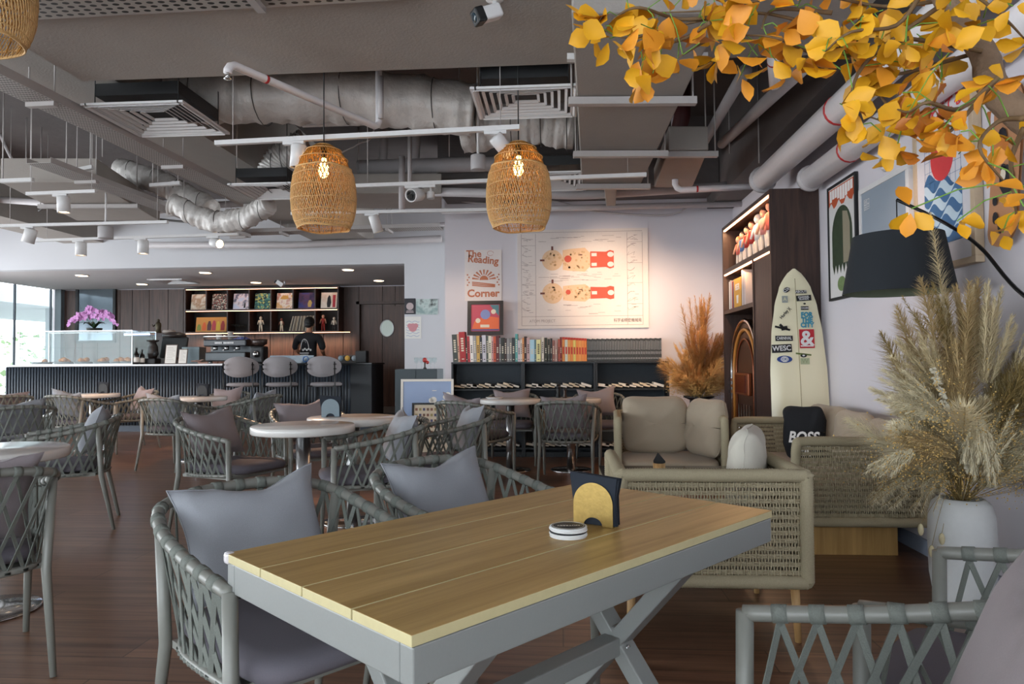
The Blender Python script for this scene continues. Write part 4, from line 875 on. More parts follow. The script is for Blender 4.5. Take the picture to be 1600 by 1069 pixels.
for k in range(6):
    px = (62, 97, 128, 158, 184, 200)[k]; x = onbar(px, .22); 
    tag(MB().lathe([(0, 0), (.14, 0), (.17, .05), (.165, .05), (.13, .008), (0, .008)], 24).build('pastry_tray', m_tray_d, loc=(x, BFY+.28, BT+.002)), ['leftmost', 'second from left', 'third from left', 'fourth from left', 'fifth from left', 'rightmost'][k]+' grey tray inside the glass display case', 'tray', 'trays in the display case')
    for j in range(3 if k else 1):
        a = j*2.1+k; mb = MB(); pts = [(.055*math.cos(a+s_*.5)*.9, .055*math.sin(a+s_*.5), .0) for s_ in (-2, -1, 0, 1, 2)]
        mb.tube([(p_[0]-.055*math.cos(a)*.9, p_[1]-.055*math.sin(a), p_[2]+.03) for p_ in pts], [.012, .034, .046, .034, .012], 10)
        o = mb.build('croissant', m_cr, loc=(x+.05*math.cos(a), BFY+.28+.045*math.sin(a), BT+.032+.012*j), rz=a); tag(o, 'golden pastry on the %s tray in the display case' % ['leftmost', 'second', 'third', 'fourth', 'fifth', 'rightmost'][k], 'pastry', 'pastries on the %s tray' % ['leftmost', 'second', 'third', 'fourth', 'fifth', 'rightmost'][k])
# orchid on the case
x = onbar(147, .42); oc = thing('orchid', 'pink orchid with arching sprays on the glass display case', 'orchid', (x, BFY+.42, BT+hgt+.012))
MB().lathe([(0, 0), (.10, 0), (.12, .03), (.13, .06), (.12, .06), (.1, .03), (0, .02)], 24).build('bowl', mat('dark_bowl', '1c211d', .5), oc)
mb = MB()
for k in range(9):
    a = k*.7; L_ = .2+.05*(k % 3); d_ = Vector((math.cos(a), math.sin(a)*.5, 0)); q = Vector((-d_.y, d_.x, 0))*.035
    P = [Vector((0, 0, .05))+d_*L_*s_+Vector((0, 0, .12*math.sin(s_*2.4))) for s_ in (0, .3, .6, .85, 1)]; W_ = (.4, 1, 1, .7, .05)
    mb.add([p+q*w for p, w in zip(P, W_)]+[p-q*w for p, w in zip(P, W_)], [(i, i+1, i+6, i+5) for i in range(4)], True)
mb.build('leaf', mat('orchid_leaf', '1f3a22', .5), oc)
stems = MB(); petals = MB(); rr = random.Random(3)
for k in range(7):
    a = (-1, -.72, -.42, -.1, .28, .66, 1)[k]; top_ = .36-.04*abs(a)+.02*(k % 2); P = [Vector((a*.42*s_**.9, (k % 3-1)*.06*s_, .05+top_*math.sin(min(1.0, s_*1.25)*PI*.5)-.22*max(0, s_-.45)**1.0*abs(a)*1.9)) for s_ in [i/12 for i in range(13)]]
    stems.tube(P, .003, 5)
    for s_ in range(4, 13):
        for q in range(3):
            c_ = P[s_]+Vector((rr.uniform(-.04, .04), rr.uniform(-.06, .04), rr.uniform(-.035, .03)))
            for m_ in range(5):
                an = m_*2*PI/5+rr.random(); d_ = Vector((math.cos(an), rr.uniform(-.4, .1), math.sin(an)))*.033; sd = Vector((-math.sin(an), 0, math.cos(an)))*.017
                petals.add([c_, c_+d_*.6+sd, c_+d_, c_+d_*.6-sd], [(0, 1, 2, 3)])
stems.build('stem', mat('orchid_stem', '35502a', .6), oc); petals.build('blossoms', mat('orchid_petal', 'c98ac6', .6, noise_=(40, .3)), oc)
# person behind the bar (seen from behind)
def skin_body(name, joints, edges, m, parent=None, root=0, sub=2):
    me = bpy.data.meshes.new(name); bm = bmesh.new(); ly = bm.verts.layers.skin.verify(); V = []
    for p, r_ in joints:
        v = bm.verts.new(p); v[ly].radius = (r_, r_) if not isinstance(r_, tuple) else r_; V.append(v)
    for a, b in edges: bm.edges.new((V[a], V[b]))
    V[root][ly].use_root = True; bm.to_mesh(me); bm.free(); me.materials.append(m)
    o = bpy.data.objects.new(name, me); COL.objects.link(o); o.parent = parent
    s_ = o.modifiers.new('skin', 'SKIN'); s_.use_smooth_shade = True; q = o.modifiers.new('sub', 'SUBSURF'); q.levels = sub; q.render_levels = sub; return o
PY = 12.75; pxx = at(482, 540, Y=PY).x; m_skin = mat('skin', 'b98468', .55, noise_=(60, .06)); m_shirt = mat('black_tshirt', '15151a', .85, bump=(60, .4, .01))
J = [((0, 0, .92), (.15, .11)), ((0, 0, 1.1), (.13, .10)), ((0, .01, 1.28), (.155, .11)), ((0, .02, 1.40), (.09, .07)), ((0, .03, 1.49), .05), ((0, .05, 1.55), .052), ((0, .06, 1.63), (.078, .09)), ((0, .06, 1.71), (.062, .078)),
     ((-.18, .01, 1.37), .05), ((-.25, .03, 1.15), .046), ((-.17, .28, 1.06), .036), ((-.15, .36, 1.04), .024), ((.18, .01, 1.37), .05), ((.25, .04, 1.15), .046), ((.19, .28, 1.08), .036), ((.17, .36, 1.06), .024),
     ((-.09, 0, .84), .09), ((-.10, .01, .47), .062), ((-.10, -.02, .07), .042), ((-.10, .13, .035), .034), ((.09, 0, .84), .09), ((.10, .01, .47), .062), ((.10, -.02, .07), .042), ((.10, .13, .035), .034)]
Ed = [(0, 1), (1, 2), (2, 3), (3, 4), (4, 5), (5, 6), (6, 7), (3, 8), (8, 9), (9, 10), (10, 11), (3, 12), (12, 13), (13, 14), (14, 15), (0, 16), (16, 17), (17, 18), (18, 19), (0, 20), (20, 21), (21, 22), (22, 23)]
def hand(J, Ed, wi, sx):
    w_ = Vector(J[wi][0]); k = len(J); J.append((w_+Vector((0, .05, -.01)), (.032, .014))); Ed.append((wi, k))
    for i, (dx, l_) in enumerate(((-.027, .055), (-.009, .065), (.009, .062), (.027, .048))):
        a = len(J); b_ = w_+Vector((dx, .085, -.012)); J.append((b_, .009)); J.append((b_+Vector((0, l_*.5, -.006)), .008)); J.append((b_+Vector((0, l_*.8, -.028)), .007)); Ed += [(k, a), (a, a+1), (a+1, a+2)]
    a = len(J); b_ = w_+Vector((sx*.038, .045, -.008)); J.append((b_, .0095)); J.append((b_+Vector((sx*.012, .035, -.012)), .0085)); Ed += [(k, a), (a, a+1)]
hand(J, Ed, 11, 1); hand(J, Ed, 15, -1)
per = thing('person', 'person in a black t-shirt with a white arch print, seen from behind at the bar', 'person', (pxx, PY, .231))
bd = skin_body('body', J, Ed, m_skin, per)
sh = skin_body('tshirt', [((0, 0, .84), (.175, .13)), ((0, 0, 1.0), (.165, .125)), ((0, 0, 1.15), (.165, .125)), ((0, .01, 1.30), (.18, .13)), ((0, .02, 1.42), (.15, .105)), ((0, .025, 1.485), (.075, .072)), ((-.185, .01, 1.385), .08), ((-.25, .02, 1.25), .068), ((-.262, .03, 1.14), .066), ((.185, .01, 1.385), .08), ((.25, .02, 1.25), .068), ((.262, .035, 1.14), .066)],
               [(0, 1), (1, 2), (2, 3), (3, 4), (4, 5), (4, 6), (6, 7), (7, 8), (4, 9), (9, 10), (10, 11)], m_shirt, per)
tr = skin_body('trousers', [((0, 0, .93), (.16, .12)), ((-.09, 0, .82), .105), ((-.10, .01, .47), .078), ((-.10, -.02, .09), .06), ((.09, 0, .82), .105), ((.10, .01, .47), .078), ((.10, -.02, .09), .06)], [(0, 1), (1, 2), (2, 3), (0, 4), (4, 5), (5, 6)], mat('dark_trousers', '202226', .9), per)
mb = MB(); mb.ball((0, .045, 1.675), 1, 22, (.094, .108, .105)); mb.ball((0, -.02, 1.62), 1, 16, (.072, .05, .06)); mb.build('hair', mat('black_hair', '0e0c0c', .6, noise_=(90, .4), bump=(120, .8, .005)), per)
mb = MB()
for sx in (-1, 1): mb.ball((sx*.088, .06, 1.615), .02, 10, (.5, .9, 1.5))
mb.ball((0, .155, 1.61), .016, 10, (.8, 1.2, 1.5)); mb.build('ears_and_nose', m_skin, per)
m_pr = mat('white_print', 'e8e8e8', .7)
mb = MB(); mb.tube([(-.03+.075*math.cos(a), -.137+.03*abs(math.cos(a)), 1.16+.19*math.sin(a)) for a in [PI*i/16 for i in range(17)]], .006, 5); mb.tube([(-.05, -.142, 1.30), (-.02, -.142, 1.34), (.0, -.142, 1.28)], .003, 4)
for k in range(5): mb.ball((-.05+.035*k, -.138, 1.15+.018*(k % 2)), .02, 8, (1, .3, 1))
mb.b2((-.115, -.142, 1.085), (.055, -.135, 1.10)).b2((-.10, -.142, 1.05), (.045, -.135, 1.065)); mb.build('shirt_print', m_pr, per)
# record shelf on the back wall
SY0, SY1 = 14.14, BY-.055; cols = [289, 322, 355, 389, 423, 457.5, 492, 528]; X_ = [at(c_, 485, Y=SY0).x for c_ in cols]; zt = at(400, 450, Y=SY0).z; zm = at(400, 484, Y=SY0).z; zbt = at(400, 519, Y=SY0).z
sf = thing('record_shelf', 'dark wall shelf with lit compartments of record sleeves behind the bar', 'shelf', ((X_[0]+X_[-1])/2, (SY0+SY1)/2, zbt)); ox = sf.location.x; hy = (SY1-SY0)/2
mb = MB()
for z in (zt, zm, zbt): mb.b2((X_[0]-ox-.02, -hy, z-zbt-.015), (X_[-1]-ox+.02, hy, z-zbt+.015))
mb.build('shelf_board', m_darkw, sf)
mb = MB()
for i, x in enumerate(X_):
    MB().b2((x-ox-.012, -hy+.001, zm-zbt+.016), (x-ox+.012, hy, zt-zbt-.016)).build('divider', m_darkw, sf)
    if i not in (1, 5): MB().b2((x-ox-.012, -hy+.001, .016), (x-ox+.012, hy, zm-zbt-.016)).build('divider', m_darkw, sf)
MB().b2((X_[0]-ox, hy-.01, .015), (X_[-1]-ox, hy, zt-zbt-.015)).build('back_panel', mat('shelf_back_black', '120e0d', .7), sf)
for z in (zt, zm, zbt):
    MB().b2((X_[0]-ox+.02, -hy+.0, z-zbt-.025), (X_[-1]-ox+(.25 if z == zbt else -.02), -hy+.015, z-zbt-.016)).build('light_strip', m_led, sf)
sleeves = [(['e8dccb', 'cfc3b0', 'b08a6a', 'e0d6c6'], 5, 'noise', 'cream record sleeve with a faint pencil drawing'), (['3b3430', 'c9bfae', '8a4a42', '6d6358'], 45, 'voronoi', 'record sleeve of small dark speckles on cream'), (['dcdcea', 'c9cfe4', 'e6d5d9', '6a6a80'], 7, 'noise', 'pale lilac record sleeve with a tall dark figure'), (['2c5c5c', '4f8a7c', 'b9b96a', '1e3a44'], 30, 'voronoi', 'teal and green collage record sleeve'), (['e6c9b4', 'd9a25a', 'efe2d6', 'c98a7a'], 6, 'noise', 'cream record sleeve with an amber fan'), (['2d2f66', '3d3f80', '5a3a5a', '23264f'], 4, 'noise', 'deep blue record sleeve with a bright figure'), (['e8d6c4', 'f0e2d2', 'e0c8b2'], 4, 'noise', 'cream record sleeve with a black figure')]
for k, (cs, sc_, kd, lb) in enumerate(sleeves):
    cw = X_[k+1]-X_[k]; s_ = .335; x = X_[k]+cw*.54
    t = thing('record_sleeve', lb+' on the top shelf behind the bar', 'record sleeve', (x, SY0+.08, zm+.018), 0, 'record sleeves on the top row', tilt=-.16)
    MB().b2((-s_/2, -.004, 0), (s_/2, .004, s_)).build('cover', mottled('sleeve_art_%d' % k, cs, sc_, .4, kd), t)
    if k == 2: MB().prism([(.06, .03), (.1, .03), (.1, .12), (.085, .16), (.07, .12)], -.006, -.0045).build('printed_figure', m_black, t)
    if k == 4: MB().prism([(0, .2)]+[(.09*math.cos(a), .21+.075*math.sin(a)) for a in [PI*i/10 for i in range(11)]], -.006, -.0045).build('printed_fan', mat('amber_print', 'cf9a4a', .6), t)
    if k == 5: MB().prism([(.04, .03), (.1, .03), (.12, .12), (.09, .18), (.05, .17), (.03, .1)], -.006, -.0045).build('printed_figure', mat('gold_print', 'c9a25a', .6), t)
    if k == 6:
        MB().prism([(-.03, .02), (.03, .02), (.05, .12), (.03, .25), (0, .28), (-.03, .22), (-.04, .1)], -.006, -.0045).build('printed_figure', m_black, t)
        MB().b2((.08, -.006, .02), (.14, -.0045, .28)).build('printed_stripe', mat('red_print', 'b8303a', .6), t)
# lower row
t = thing('wide_print', 'wide orange printed panel with abstract figures on the lower shelf behind the bar', 'print', ((X_[0]+X_[2])/2+.07, SY0+.07, zbt+.017), 0, tilt=-.14)
MB().b2((-.33, -.005, 0), (.33, .005, .31)).build('panel', mat('orange_print', 'c98a3a', .5), t)
for k, (c_, x, h_) in enumerate([('7d8a3a', -.26, .16), ('d8622a', -.15, .2), ('5a3038', -.04, .23), ('b8404a', .06, .24), ('d6b13a', .15, .22), ('9a2f2a', .25, .23)]): MB().prism([(x-.04, .03), (x+.04, .03), (x+.045, h_*.6), (x+.02, h_), (x-.02, h_), (x-.045, h_*.6)], -.007, -.0055).build('printed_shape', mat('print_shade_%s' % c_, c_, .6), t)
def wineglass(x, y, z, lb, s=1.):
    o = MB().lathe([(.03*s, 0), (.004*s, .006*s), (.004*s, .07*s), (.028*s, .09*s), (.036*s, .12*s), (.03*s, .155*s), (.028*s, .155*s), (.033*s, .12*s), (.0, .085*s)], 16).build('wine_glass', m_glass, loc=(x, y, z)); return tag(o, lb, 'glass', 'glasses behind the bar')
for i in range(4):
    for j in range(2): wineglass(X_[2]+.08+.075*i, SY0+.06+.1*j, zbt+.017, 'clear stemmed glass in the dark compartment right of the wide orange print')
def figurine(x, y, z, h, lb, body, head_, rz=0, arms=.5, group=None, hair=None, legs=None):
    t = thing('figurine', lb, 'figurine', (x, y, z), rz, group); s = h
    MB().tube([(0, 0, .42*s), (0, 0, .55*s), (0, 0, .72*s), (0, 0, .78*s)], [.09*s, .095*s, .11*s, .05*s], 12).build('torso', body, t)
    mb = MB()
    for sx in (-1, 1): mb.tube([(sx*.05*s, 0, .45*s), (sx*.07*s, -.01*s, .22*s), (sx*.085*s, 0, .04*s), (sx*.09*s, -.05*s, .015*s)], [.055*s, .045*s, .04*s, .03*s], 8)
    mb.build('legs', legs or body, t); mb = MB()
    for sx in (-1, 1): mb.tube([(sx*.1*s, 0, .74*s), (sx*(.15+.03*arms)*s, -.02*s, .6*s), (sx*(.16+.06*arms)*s, -.05*s*arms, .46*s)], [.04*s, .032*s, .028*s], 8)
    mb.build('arms', head_, t); MB().ball((0, 0, .88*s), .105*s, 14, (.9, .95, 1.05)).build('head', head_, t)
    if hair: MB().ball((0, .015*s, .915*s), .108*s, 14, (.95, .95, .85)).build('hair', hair, t)
    return t
m_cream = mat('cream_plastic', 'd8cbb8', .5); m_fig = mat('figure_skin', 'd8a488', .5); m_redp = mat('red_plastic', 'a83430', .4); m_dk = mat('dark_plastic', '241c1a', .4)
figurine(at(407.5, 500, Y=SY0+.15).x, SY0+.15, zbt+.016, .32, 'cream standing figurine on the lower shelf behind the bar', m_cream, m_cream, .2)
t = figurine(at(440, 505, Y=SY0+.15).x, SY0+.15, zbt+.016, .28, 'stout brown headed white figurine left of the records', m_cream, mat('brown_plastic', '6a3a2c', .5), 0)
figurine(at(505, 500, Y=SY0+.15).x, SY0+.15, zbt+.016, .34, 'figurine in red on the lower shelf, right of the records', m_redp, m_fig, 0)
figurine(at(522, 505, Y=SY0+.15).x, SY0+.15, zbt+.016, .29, 'beige and black figurine at the right end of the lower shelf', m_cream, m_cream, 0, legs=m_dk)
x0 = at(449, 500, Y=SY0).x; x1 = at(489, 500, Y=SY0).x
for k in range(26):
    f = k/25; c_ = ['c9bda8', '8d8478', '5a524a', 'd8d0c0', 'a39580', '6f655b', 'b9a58c'][k % 7]; o = MB().b2((-.004, 0, 0), (.004, .31, .31)).build('record', mat('record_spine_%s' % c_, c_, .6), loc=(x0+.03+(x1-x0-.045)*f, SY0+.03, zbt+.02)); o.rotation_euler = (0, .24-.16*f, 0)
    tag(o, 'vinyl record in the leaning row on the lower shelf behind the bar', 'record', 'row of vinyl records')
# dark framed mirror at left of the panelling
a = at(118, 447, Y=14.45); b = at(180, 510, Y=14.45); t = thing('wall_mirror', 'dark framed mirror on the panelling behind the orchid', 'mirror', ((a.x+b.x)/2, 14.45, b.z-.35)); w_ = (b.x-a.x)/2; h_ = a.z-b.z+.35
MB().b2((-w_, 0, 0), (-w_+.06, .04, h_)).b2((w_-.06, 0, 0), (w_, .04, h_)).b2((-w_+.06, 0, h_-.04), (w_-.06, .04, h_)).b2((-w_+.06, 0, 0), (w_-.06, .04, .05)).build('frame', m_black, t); MB().b2((-w_+.06, .02, .05), (w_-.06, .03, h_-.04)).build('mirror_glass', mat('grey_mirror', '7c868e', .12, .7), t)
# items on the bar
def lean_menu(px, w, h, lb):
    t = thing('menu_stand', lb, 'menu', (onbar(px, .12), BFY+.14, BT), .1, 'menus on the bar', tilt=-.2); MB().b2((-w/2, -.008, 0), (w/2, .008, h)).build('frame', mat('menu_brown', '5a4a42', .5), t); MB().b2((-w/2+.012, -.011, .012), (w/2-.012, -.0085, h-.015)).build('paper', m_paper, t)
    mb = MB()
    for k in range(9): mb.b2((-w/2+.03, -.0118, .05+h*.085*k), (w/2-.03-.02*(k % 3), -.0112, .054+h*.085*k))
    mb.build('printed_lines', mat('menu_print', '8a7f78', .6), t)
lean_menu(265, .2, .34, 'larger menu card in a brown frame on the bar'); lean_menu(284, .15, .26, 'smaller menu card in a brown frame on the bar')
def bottle(px, dy, h, r_, c_, lb, cap=None, z=None, name='bottle'):
    t = thing(name, lb, name, (onbar(px, dy), BFY+dy, z or BT)); MB().lathe([(0, 0), (r_, 0), (r_, h*.6), (r_*.35, h*.78), (r_*.33, h*.93)], 16).build('body', c_, t); MB().lathe([(r_*.4, h*.93), (r_*.4, h), (0, h)], 12).build('cap', cap or m_black, t)
    MB().lathe([(r_*1.02, h*.12), (r_*1.02, h*.42)], 16).build('paper_label', m_paper, t)
dkg = mat('dark_bottle_glass', '15110f', .15)
bottle(213, .12, .28, .045, dkg, 'dark bottle with pale label right of the display case, left one'); bottle(222, .2, .25, .04, dkg, 'dark bottle with pale label right of the display case, right one')
t = thing('coffee_grinder', 'black bulky grinder on the bar between the bottles and the menus', 'grinder', (onbar(236, .3), BFY+.35, BT)); MB().b2((-.1, -.1, 0), (.1, .1, .1)).build('base', m_black, t, bevel=.02); MB().lathe([(.07, .1), (.09, .2), (.085, .3), (.05, .38), (.1, .4), (.1, .42), (0, .42)], 18).build('body', m_dk, t); MB().ball((.09, -.06, .18), .05, 10).build('dosing_knob', m_black, t)
t = thing('cash_register', 'black cash register screen behind the menu cards', 'register', (onbar(270, .5), BFY+.55, BT)); MB().b2((-.12, -.1, 0), (.12, .1, .08)).build('base', m_black, t, bevel=.01); mb = MB(); mb.M = Matrix.Translation((0, -.02, .26)) @ Matrix.Rotation(-.25, 4, 'X'); mb.b2((-.24, -.02, -.16), (.24, .03, .22)); mb.build('screen', m_black, t, bevel=.02); MB().lathe([(.2, .48), (.19, .52), (.1, .56), (0, .57)], 20).build('dome_cover', m_dk, t)
t = thing('steel_canister', 'grey blue box with a pale sticker behind the bar', 'box', (onbar(302, .6), BFY+.62, BT)); MB().b2((-.16, -.12, 0), (.16, .12, .3)).build('box_body', mat('box_grey_blue', '6b7a80', .4, .3), t, bevel=.01); MB().b2((-.12, -.123, .18), (-.06, -.1205, .27)).build('sticker', mat('pale_sticker', 'b9c9b8', .6), t)
# espresso machine
ex = onbar(357, .5); t = thing('espresso_machine', 'chrome espresso machine behind the left bar stool', 'coffee machine', (ex, BFY+.55, BT)); MB().b2((-.36, -.18, .04), (.36, .2, .2)).build('lower_body', mat('dull_steel', '55595c', .5, .7), t, bevel=.02); MB().b2((-.38, -.2, .3), (.38, .22, .42)).build('upper_body', mat('machine_navy', '20242c', .35), t, bevel=.02); MB().b2((-.36, .02, .2), (.36, .2, .3)).build('back_panel', mat('dull_steel', '55595c', .5, .7), t)
MB().tube([(-.36, -.2, .43), (-.36, -.23, .47), (.36, -.23, .47), (.36, -.2, .43)], .012).build('cup_rail', m_chrome, t)
for sx in (-.2, 0, .2): MB().cyl((sx, -.12, .3), (sx, -.12, .24), .04).tube([(sx, -.12, .25), (sx, -.26, .23)], .012).build('brew_head', m_chrome, t)
for sx in (-1, 1): MB().cyl((sx*.3, -.1, .04), (sx*.3, -.1, 0), .03).build('foot', m_chrome, t)
mb = MB()
for k in range(13):
    if k != 5: mb.b2((-.17+.026*k, -.2025, .345), (-.155+.026*k, -.2005, .375))
mb.build('badge_marks', m_pr, t)
for k, (px, c_, lb) in enumerate([(342, 'c9c4c0', 'stack of white cups on the left top of the espresso machine'), (360, 'a8a29c', 'tall steel jug on top of the espresso machine'), (378, '3a4a8a', 'blue printed tea towel heap on the espresso machine')]):
    o = MB()
    if k < 2: o.lathe([(0, 0), (.04, 0), (.05, .09 if k == 0 else .14), (.045, .09 if k == 0 else .14), (.035, .01), (0, .01)], 16)
    else: o.grid(lambda u, v: ((u-.5)*.3, (v-.5)*.16, .05*math.sin(u*PI)*math.sin(v*PI)+.012*math.sin(u*15)*math.sin(v*9)), 16, 8)
    tag(o.build(['cup_stack', 'steel_jug', 'tea_towel'][k], mat('bar_item_%d' % k, c_, .5), loc=(onbar(px, .52), BFY+.52, BT+.421)), lb, ['cups', 'jug', 'towel'][k])
# right end items
t = thing('grinder', 'black grinder with chrome hopper right of the espresso machine', 'grinder', (onbar(405, .5), BFY+.5, BT)); MB().b2((-.12, -.12, 0), (.12, .12, .3)).build('body', m_black, t, bevel=.03); MB().ball((0, -.13, .16), .06, 14).build('chrome_dial', m_chrome, t); MB().lathe([(.06, .3), (.13, .34), (.14, .42), (.0, .43)], 18).build('hopper', mat('smoky_plastic', '3a2c28', .3), t)
x0, x1 = onbar(418, .1), onbar(487, .1); t = thing('glass_guard', 'low glass guard with a blue round sticker on the bar behind the stools', 'screen', ((x0+x1)/2, BFY+.2, BT)); w_ = (x1-x0)/2; MB().b2((-w_, 0, 0), (w_, .01, .13)).build('pane', mat('guard_glass', '4a5f70', .1), t); mb = MB(); mb.M = Matrix.Translation((w_-.14, -.003, .065)) @ Matrix.Rotation(PI/2, 4, 'X'); mb.tube([(.045*math.cos(a*PI/10), .045*math.sin(a*PI/10), 0) for a in range(20)], .008, 5, True); mb.build('sticker', mat('blue_sticker', '3d6fb0', .5), t)
x0, x1 = onbar(524, .1), onbar(558, .1); t = thing('badge_tray', 'dark tray of round badges at the right end of the bar', 'tray', ((x0+x1)/2, BFY+.2, BT)); w_ = (x1-x0)/2; MB().b2((-w_, -.07, 0), (w_, .07, .03)).b2((-w_, .06, .03), (w_, .07, .13)).build('tray_body', m_dk, t)
for k, c_ in enumerate(('7b8a94', 'd0a040', '8c969c')): o = MB(); o.M = Matrix.Rotation(PI/2, 4, 'X'); o.lathe([(0, 0), (.045, 0), (.045, .012), (0, .012)], 20); tag(o.build('round_badge', mat('badge_%s' % c_, c_, .5), loc=((x0+x1)/2-.11+.115*k, BFY+.16, BT+.076)), ['grey blue', 'yellow', 'grey'][k]+' round badge standing in the dark tray on the bar', 'badge')
tag(MB().b2((-.09, -.09, 0), (.09, .09, .2)).build('black_box', m_black, loc=(onbar(566, .2), BFY+.2, BT), bevel=.01), 'black square box at the far right end of the bar', 'box')
t = thing('wrapped_bunch', 'loose pale paper bunch lying on the bar left of the stools', 'paper', (onbar(312, .15), BFY+.15, BT)); mb = MB()
for k in range(7): a = k*.9; mb.M = Matrix.Translation((.04*math.cos(a)*1.5, .04*math.sin(a), .012+.008*k)) @ Matrix.Rotation(a, 4, 'Z') @ Matrix.Rotation(.25, 4, 'X'); mb.b2((-.08, -.03, 0), (.08, .03, .004))
mb.build('sheets', mat('pinkish_paper', 'c9a89c', .7), t)
figx = onbar(230, .5); t = thing('bronze_statue', 'small bronze seated statue on the display case end', 'statue', (at(230, 505, Y=BFY+.6).x-.12, BFY+.6, BT+hgt+.012)) if False else thing('bronze_statue', 'small bronze standing statue above the right end of the display case', 'statue', (onbar(230, 1.0), BFY+1.35, 1.72)); m_br = mat('old_bronze', '4a4232', .4, .6, noise_=(40, .3))
MB().lathe([(.07, 0), (.06, .02), (.045, .08), (.055, .14), (.05, .19), (.02, .22)], 16).build('robe', m_br, t); MB().ball((0, 0, .245), .03, 12).build('head', m_br, t); MB().tube([(-.05, 0, .17), (-.085, -.03, .13), (-.1, -.04, .17)], .012).build('arm', m_br, t)
sb = thing('back_shelf_unit', 'dark cupboard standing behind the display case under the bronze statue', 'cupboard', (t.location.x+.05, t.location.y, .141)); MB().b2((-.35, -.2, 0), (.3, .2, 1.578)).build('body', m_darkw, sb, bevel=.005); MB().b2((-.345, -.212, .05), (-.03, -.201, 1.5)).build('door', m_darkw, sb); MB().b2((-.02, -.212, .05), (.29, -.201, 1.5)).build('door', m_darkw, sb)
tag(MB().lathe([(0, 0), (.1, 0), (.115, .03), (.1, .06), (0, .065)], 24).build('round_tin', mat('pale_tin', 'b0a49a', .5), loc=(t.location.x+.21, t.location.y, 1.72)), 'pale round tin beside the bronze statue', 'tin')
# stools
def stool():
    t = thing('bar_stool', 'x', 'stool'); m_st = mat('stool_grey_fabric', '8d888a', .9, noise_=(200, .1))
    mb = MB(); mb.M = Matrix.Translation((0, -.2, 1.085))
    def fn(u, v):
        a = u*2*PI; r_ = v; x = .285*math.cos(a)*r_; z = .165*math.copysign(abs(math.sin(a))**.85, math.sin(a))*r_; return (x, .10*(x/.285)**2, z)
    for off, fl in ((0, 1), (-.045, -1)):
        n0 = len(mb.f); mb.grid(lambda u, v: (lambda p: (p[0], p[1]+off*(1-(v**6)), p[2]))(fn(u, v)), 32, 5)
        if fl > 0: mb.f[n0:] = [tuple(reversed(f)) for f in mb.f[n0:]]
    mb.build('backrest', m_st, t)
    mb = MB(); mb.M = Matrix.Scale(1.12, 4, (1, 0, 0)); mb.lathe([(0, .775), (.2, .775), (.222, .79), (.222, .815), (.2, .832), (0, .835)], 28); mb.build('seat', m_st, t)
    mb = MB()
    for sx in (-1, 1): MB().tube([(sx*.225, -.255, 1.16), (sx*.225, -.235, .80), (sx*.26, -.27, 0)], .010, 8).build('leg', m_blackm, t); MB().tube([(sx*.19, .15, .78), (sx*.24, .24, 0)], .010, 8).build('leg', m_blackm, t)
    MB().tube([(-.232, .225, .3), (.232, .225, .3)], .008, 6).tube([(-.25, -.25, .3), (-.232, .225, .3)], .008, 6).tube([(.25, -.25, .3), (.232, .225, .3)], .008, 6).tube([(-.245, -.252, .3), (.245, -.252, .3)], .008, 6).b2((-.21, -.15, .765), (.21, .16, .776)).tube([(-.225, -.235, .785), (-.14, -.1, .776)], .009, 6).tube([(.225, -.235, .785), (.14, -.1, .776)], .009, 6).build('foot_ring', m_blackm, t)
    mb = MB()
    for sx in (-1, 1):
        for z in (1.05, 1.12): mb.cyl((sx*.225, -.27, z), (sx*.225, -.20, z), .012, n=8)
    mb.build('screw_pair', m_blackm, t); return t
s0 = None
for k, px in enumerate((371, 433, 503)):
    lb = ['left', 'middle', 'right'][k]+' bar stool of the three with grey oval backs at the bar'; x = at(px, 572, Y=10.75).x
    if k == 0: s0 = stool(); s0.location = (x, 10.95, 0); s0.rotation_euler = (0, 0, .12); s0['label'] = lb; s0['group'] = 'grey bar stools'
    else: dup(s0, (x, 10.95, 0), .08-.05*k, lb, 'grey bar stools')
# ================================================================ READING CORNER
KY = 8.42; kx0, kx1 = at(705, 600, Y=KY).x, at(1046, 600, Y=KY).x; KZ = at(870, 565, Y=KY).z; uw = (kx1-kx0)/3
m_navy = mat('blue_black_board', '161c22', .5, noise_=(30, .2)); m_navyb = mat('blue_black_back', '1d2730', .6, noise_=(60, .2))
zs1 = at(870, 607.5, Y=KY).z; zs2 = at(870, 700, Y=KY).z
for k in range(3):
    xk = kx0+uw*(k+.5); t = thing('bookcase', ['left', 'middle', 'right'][k]+' unit of the three low black bookcases along the reading wall', 'bookcase', (xk, KY+.145, 0), 0, 'low black bookcases'); w_ = uw/2-.001
    for sx in (-1, 1): MB().b2((sx*w_, -.14, 0), (sx*(w_-.022), .14, KZ-.0225)).build('side_panel', m_navy, t)
    MB().b2((-w_, -.145, KZ-.022), (w_, .14, KZ)).build('top_board', m_navy, t)
    for z in (zs1, zs2): MB().b2((-w_+.0225, -.135, z-.02), (w_-.0225, .12, z)).build('shelf', m_navy, t)
    MB().b2((-w_+.0225, .122, 0), (w_-.0225, .138, KZ-.0225)).build('back_panel', m_navyb, t); MB().b2((-w_+.0225, -.12, 0), (w_-.0225, -.105, .06)).build('plinth', m_navy, t)
